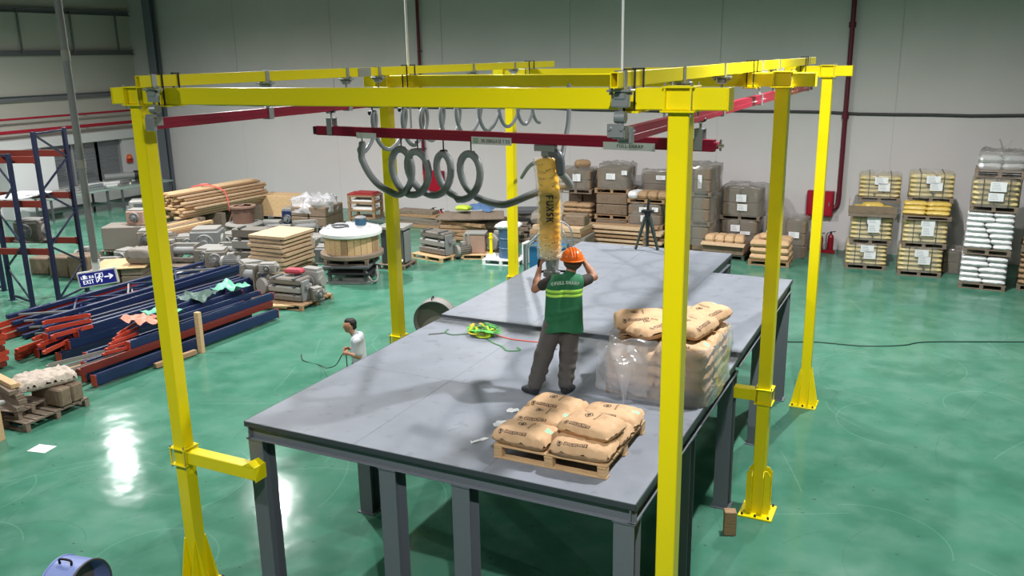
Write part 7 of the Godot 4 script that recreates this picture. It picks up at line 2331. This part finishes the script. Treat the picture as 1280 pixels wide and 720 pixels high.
func middle_stores() -> void:
	# behind the left middle column
	make_pallet("dark pallet behind the left middle column, under an upright machine", V(-6.85, 0, 14.6), 8, 0.9, 0.9, 0.14, M.wood_grey, true)
	var ub := at_group("upright_machine", "upright grey machine with a white bent pipe behind the left middle column", "machine", -6.85, 0.145, 14.6, 10)
	put("cabinet", Shape.new().box(Vector3(0, 0.5, 0), Vector3(0.7, 1.0, 0.6), Basis(), 0.02), M.grey_dark, ub)
	put("top_plate", Shape.new().box(Vector3(0, 1.06, 0), Vector3(0.85, 0.1, 0.72), Basis(), 0.015), M.grey_light, ub)
	put("bent_pipe", Shape.new().tube(smooth_path([Vector3(0.2, 1.0, 0.34), Vector3(0.18, 0.8, 0.38), Vector3(0.24, 0.5, 0.38), Vector3(0.22, 0.2, 0.38), Vector3(0.34, 0.1, 0.36)], 18), 0.05, 10), M.white, ub)
	put("side_rack", Shape.new().box(Vector3(0.4, 0.5, 0.1), Vector3(0.05, 0.9, 0.4), Basis(), 0.01), M.grey, ub)
	make_pallet("wooden pallet under the pale-topped machine between the left columns", V(-6.35, 0, 16.1), -14, 1.3, 1.0, 0.14, M.wood_pale, true)
	tube_stack("pale-topped grey machine on the pallet between the left columns", -6.35, 0.145, 16.15, -14, 1.1, 3, 0.24, M.cast)
	motor("grey motor at the right end of the pale-topped machine", -5.55, 0.0, 16.3, 60, 0.2, 0.55, M.cast)
	make_pallet("wooden pallet under the salmon box between the left columns", V(-5.05, 0, 16.75), 20, 1.35, 0.9, 0.14, M.wood_pale, true)
	var sb := at_group("salmon_box", "salmon-coloured crate with pale upright bars on a pallet", "crate", -5.3, 0.145, 16.7, 20)
	put("box_body", Shape.new().box(Vector3(0, 0.28, 0), Vector3(0.6, 0.56, 0.5), Basis(), 0.012), M.pinkish, sb)
	for sx in [-0.33, -0.2]:
		put("upright_bar", Shape.new().box(Vector3(sx, 0.3, 0.27), Vector3(0.06, 0.6, 0.05), Basis(), 0.006), M.grey_light, sb)
	put("top_frame", Shape.new().box(Vector3(0, 0.6, 0), Vector3(0.66, 0.05, 0.54), Basis(), 0.006), M.grey_light, sb)
	motor("silvery round machine wrapped in film right of the salmon crate", -4.72, 0.145, 17.0, 70, 0.26, 0.5, M.galv)
	# drum pallet
	make_pallet("pale pallet under the blue drum beside the rear left column", V(-4.1, 0, 16.3), 8, 1.15, 0.95, 0.16, M.paper, true)
	var dr := at_group("steel_drum", "blue steel drum with rolling hoops beside the rear left column", "drum", -4.0, 0.165, 16.35, 0)
	put("drum_body", Shape.new().lathe([Vector2(0, 0), Vector2(0.3, 0), Vector2(0.31, 0.02), Vector2(0.3, 0.05), Vector2(0.3, 0.28), Vector2(0.318, 0.3), Vector2(0.3, 0.32), Vector2(0.3, 0.57), Vector2(0.318, 0.59), Vector2(0.3, 0.61), Vector2(0.3, 0.86), Vector2(0.312, 0.88), Vector2(0.28, 0.88), Vector2(0, 0.87)], 36), mat(hx("3d5a78"), 0.45), dr)
	put("bung", Shape.new().cyl(Vector3(0.15, 0.87, 0.1), Vector3(0.15, 0.89, 0.1), 0.04, 0.04, 12), M.grey, dr)
	plain_sack(V(-4.0, 1.05, 16.35), 10, 0.74, 0.66, 0.16, M.sack_white, 1, "dusty pale sack draped over the top of the blue drum")
	var yp := at_group("bollard", "short yellow post on a round foot left of the blue drum", "bollard", -4.5, 0.165, 16.15, 0)
	put("post", Shape.new().cyl(Vector3(0, 0.02, 0), Vector3(0, 0.72, 0), 0.05, 0.05, 14), M.yellow, yp)
	put("post_foot", Shape.new().cyl(Vector3(0, 0, 0), Vector3(0, 0.08, 0), 0.17, 0.13, 18), M.paper, yp)
	put("chain_ring", Shape.new().cyl(Vector3(0, 0.56, 0), Vector3(0, 0.6, 0), 0.07, 0.07, 14), M.yellow, yp)
	tag(put("white_block", Shape.new().box(V(-3.44, 0.33, 16.4), Vector3(0.14, 0.66, 0.4), Basis(), 0.02), M.white), "white foam block standing right of the blue drum", "block")
	# blue cart with tube frame
	var ct := at_group("tool_cart", "blue bin cart with a grey tube frame beside the rear left column", "cart", -2.35, 0, 15.6, 10)
	put("bin", Shape.new().box(Vector3(0, 0.5, 0), Vector3(1.0, 0.62, 0.7), Basis(), 0.03), mat(hx("1c5f8c"), 0.5), ct)
	for sz in [-0.38, 0.38]:
		put("side_frame", Shape.new().tube(smooth_path([Vector3(-0.56, 0.1, sz), Vector3(-0.56, 0.8, sz), Vector3(-0.4, 1.0, sz), Vector3(0.0, 1.36, sz), Vector3(0.3, 1.4, sz), Vector3(0.56, 1.1, sz), Vector3(0.56, 0.1, sz)], 40), 0.026, 8), M.galv, ct)
		put("rail", Shape.new().bar(Vector3(-0.56, 0.86, sz), Vector3(0.56, 0.86, sz), 0.04, 0.04), M.galv, ct)
	put("cross_tube", Shape.new().bar(Vector3(0, 1.36, -0.38), Vector3(0, 1.36, 0.38), 0.04, 0.04).bar(Vector3(-0.56, 0.8, -0.38), Vector3(-0.56, 0.8, 0.38), 0.04, 0.04), M.galv, ct)
	for q in [[-0.45, -0.3], [0.45, -0.3], [-0.45, 0.3], [0.45, 0.3]]:
		put("castor", Shape.new().cyl(Vector3(q[0], 0.08, q[1] - 0.02), Vector3(q[0], 0.08, q[1] + 0.02), 0.08, 0.08, 14).box(Vector3(q[0], 0.15, q[1]), Vector3(0.06, 0.08, 0.06)), M.black, ct)
	tag(put("cart_post", Shape.new().box(V(-3.05, 0.4, 15.5), Vector3(0.1, 0.8, 0.1), Basis(), 0.01), M.grey_dark), "dark steel post at the left of the blue bin cart", "post")
	# dark planks and flat packs behind the cart
	for i in 6:
		var o := put("flat_pack", Shape.new().box(Vector3.ZERO, Vector3(2.1 - 0.1 * i, 0.14, 1.0), Basis(), 0.01), [M.navy_dark, M.grey_dark, M.wood_grey, M.drab, M.wood, M.board][i])
		o.position = V(-3.1 + 0.05 * (i % 2), 0.07 + i * 0.17 if i == 0 else 0.075 + i * 0.15, 18.2)
		o.rotation.y = deg_to_rad(3 - 2 * (i % 3))
		tag(o, "flat pack in the stack behind the yellow sleeve, %s from the floor" % ROW[i], "flat pack", "")
	plain_sack(V(-3.75, 0.9, 18.2), 20, 0.7, 0.6, 0.36, M.drab, 3, "rounded grey bundle on the flat packs behind the sleeve")
	carton_block("drab_stack", "drab carton stack on the flat packs right of the grey bundle", V(-2.6, 0.9, 18.3), 5, 0.7, 0.6, 0.32, M.carton, 1, 1)
	# debris heap between the left columns, against the wall
	var r := RandomNumberGenerator.new()
	r.seed = 5
	for i in 24:
		var l := i / 8
		var o := put("timber_offcut", Shape.new().box(Vector3.ZERO, Vector3(1.3 + r.randf() * 0.7, 0.1, 0.2), Basis(), 0.006), [M.wood, M.wood_grey, M.drab, M.wood_grey][i % 4])
		o.position = V(-6.6 + (i % 2) * 1.2 + r.randf_range(-0.2, 0.2), 0.055 + 0.24 * l + 0.11 * ((i / 4) % 2), 18.3 + (i % 4) * 0.42)
		o.rotation = Vector3(0, deg_to_rad(r.randf_range(-14, 14)), deg_to_rad(r.randf_range(-1.5, 1.5)))
		tag(o, "brown timber in the scrap heap between the left columns, %s tier, %s piece" % [["lower", "middle", "upper"][l], ["first", "second", "third", "fourth", "fifth", "sixth", "seventh", "eighth"][i % 8]], "timber", "timbers in the scrap heap")
	for i in 3:
		var o := put("dusty_board", Shape.new().box(Vector3.ZERO, Vector3(1.5 - 0.2 * i, 0.04, 0.9), Basis(), 0.004), M.wood_grey)
		o.position = V(-6.9 + 0.5 * i, 0.82 + 0.05 * i, 18.6)
		o.rotation = Vector3(0.12, deg_to_rad(10 + 9 * i), 0.0)
		tag(o, "dusty slanting board on the scrap heap, %s" % ["left", "middle", "right"][i], "board")
	var tarp := PackedVector3Array()
	var n := FastNoiseLite.new()
	n.seed = 3
	n.frequency = 1.0
	for j in 9:
		for i in 11:
			var u := i / 10.0 - 0.5
			var f := j / 8.0 - 0.5
			tarp.append(Vector3(u * 1.1, 0.2 * cos(u * 2.6) * cos(f * 2.6) + 0.1 * n.get_noise_2d(u * 3, f * 3), f * 0.8))
	var tp := put("blue_tarp", Shape.new().sheet(tarp, 11, 9, Vector3(0, -3, 0)), mat(hx("51709a"), 0.6))
	tp.position = V(-6.45, 1.0, 19.2)
	tag(tp, "blue tarpaulin heaped on the scrap timber between the left columns", "tarpaulin")
	var hv := put("hi_vis_cloth", sack(0.5, 0.36, 0.16, 21, 2.0), mat(hx("b8d040"), 0.7))
	hv.position = V(-6.85, 1.02, 18.7)
	tag(hv, "lime yellow cloth on the scrap timber, before the blue tarpaulin", "cloth")
	for i in 5:
		var o := put("wall_plank", Shape.new().box(Vector3.ZERO, Vector3(2.1 - 0.15 * i, 0.12, 0.5), Basis(), 0.006), [M.wood, M.wood_grey, M.drab, M.wood, M.wood_grey][i])
		o.position = V(-9.6 + 0.1 * (i % 2), 0.065 + 0.125 * i, 20.2)
		o.rotation.y = deg_to_rad(-2 + 2 * (i % 3))
		tag(o, "brown plank stack against the wall right of the left middle column, %s layer" % ROW[i], "plank")
	for i in 4:
		var o := put("dark_slab", Shape.new().box(Vector3.ZERO, Vector3(1.1 - 0.1 * i, 0.16, 0.6), Basis(), 0.02), [M.grey_dark, M.drab, M.dark, M.grey_dark][i])
		o.position = V(-5.05 + 0.06 * i, 0.085 + 0.3 * i, 19.6)
		o.rotation = Vector3(0, deg_to_rad(8 * i), 0)
		tag(o, "dark slab in the stepped stack right of the blue tarpaulin, %s" % ROW[i], "slab")
		if i < 3:
			tag(put("slab_spacer", Shape.new().box(V(-5.05, 0.235 + 0.3 * i, 19.6), Vector3(0.7, 0.13, 0.4)), M.drab), "spacer block between the dark slabs, %s gap" % ROW[i], "block")
	var pd := []
	for i in 6: pd.append(V(-11.0, 9.0 - i * 1.48, wall_d(-11.0) - 0.12))
	# floor things near the camera
	tag(put("wood_block", Shape.new().box(V(5.42, 0.165, 3.72), Vector3(0.15, 0.33, 0.13), Basis(Vector3.UP, 0.35), 0.006), M.wood), "short upright wood block on the green floor by the right platform leg", "block")
	var cb := smooth_path([V(4.2, 0.012, 11.8), V(4.9, 0.012, 11.92), V(5.37, 0.012, 12.11), V(6.31, 0.012, 12.23), V(7.06, 0.012, 12.61), V(7.5, 0.012, 13.03), V(9.3, 0.012, 13.8), V(12.0, 0.012, 14.9)], 60)
	tag(put("floor_cable", Shape.new().tube(cb, 0.011, 6), mat(hx("2c4a3e"), 0.6)), "thin dark cable lying across the open green floor on the right", "cable")
	drum_fan("blue drum fan at the bottom left picture edge, opening to the right", -0.7, -1.1, 12, 0.36, 0.36, mat(hx("7f8fc8"), 0.4))
	drum_fan("pale drum fan half hidden behind the platform's left edge", -2.2, 9.1, -72, 0.44, 0.34, M.grey_light)

func _ready() -> void:
	camera_and_light()
	materials()
	setting()
	crane()
	lifter()
	deck()
	deck_goods()
	worker()
	visitor()
	back_stores()
	exit_sign()
	racks()
	left_piles()
	machinery()
	middle_stores()
	unseen_high_bay_lamps()
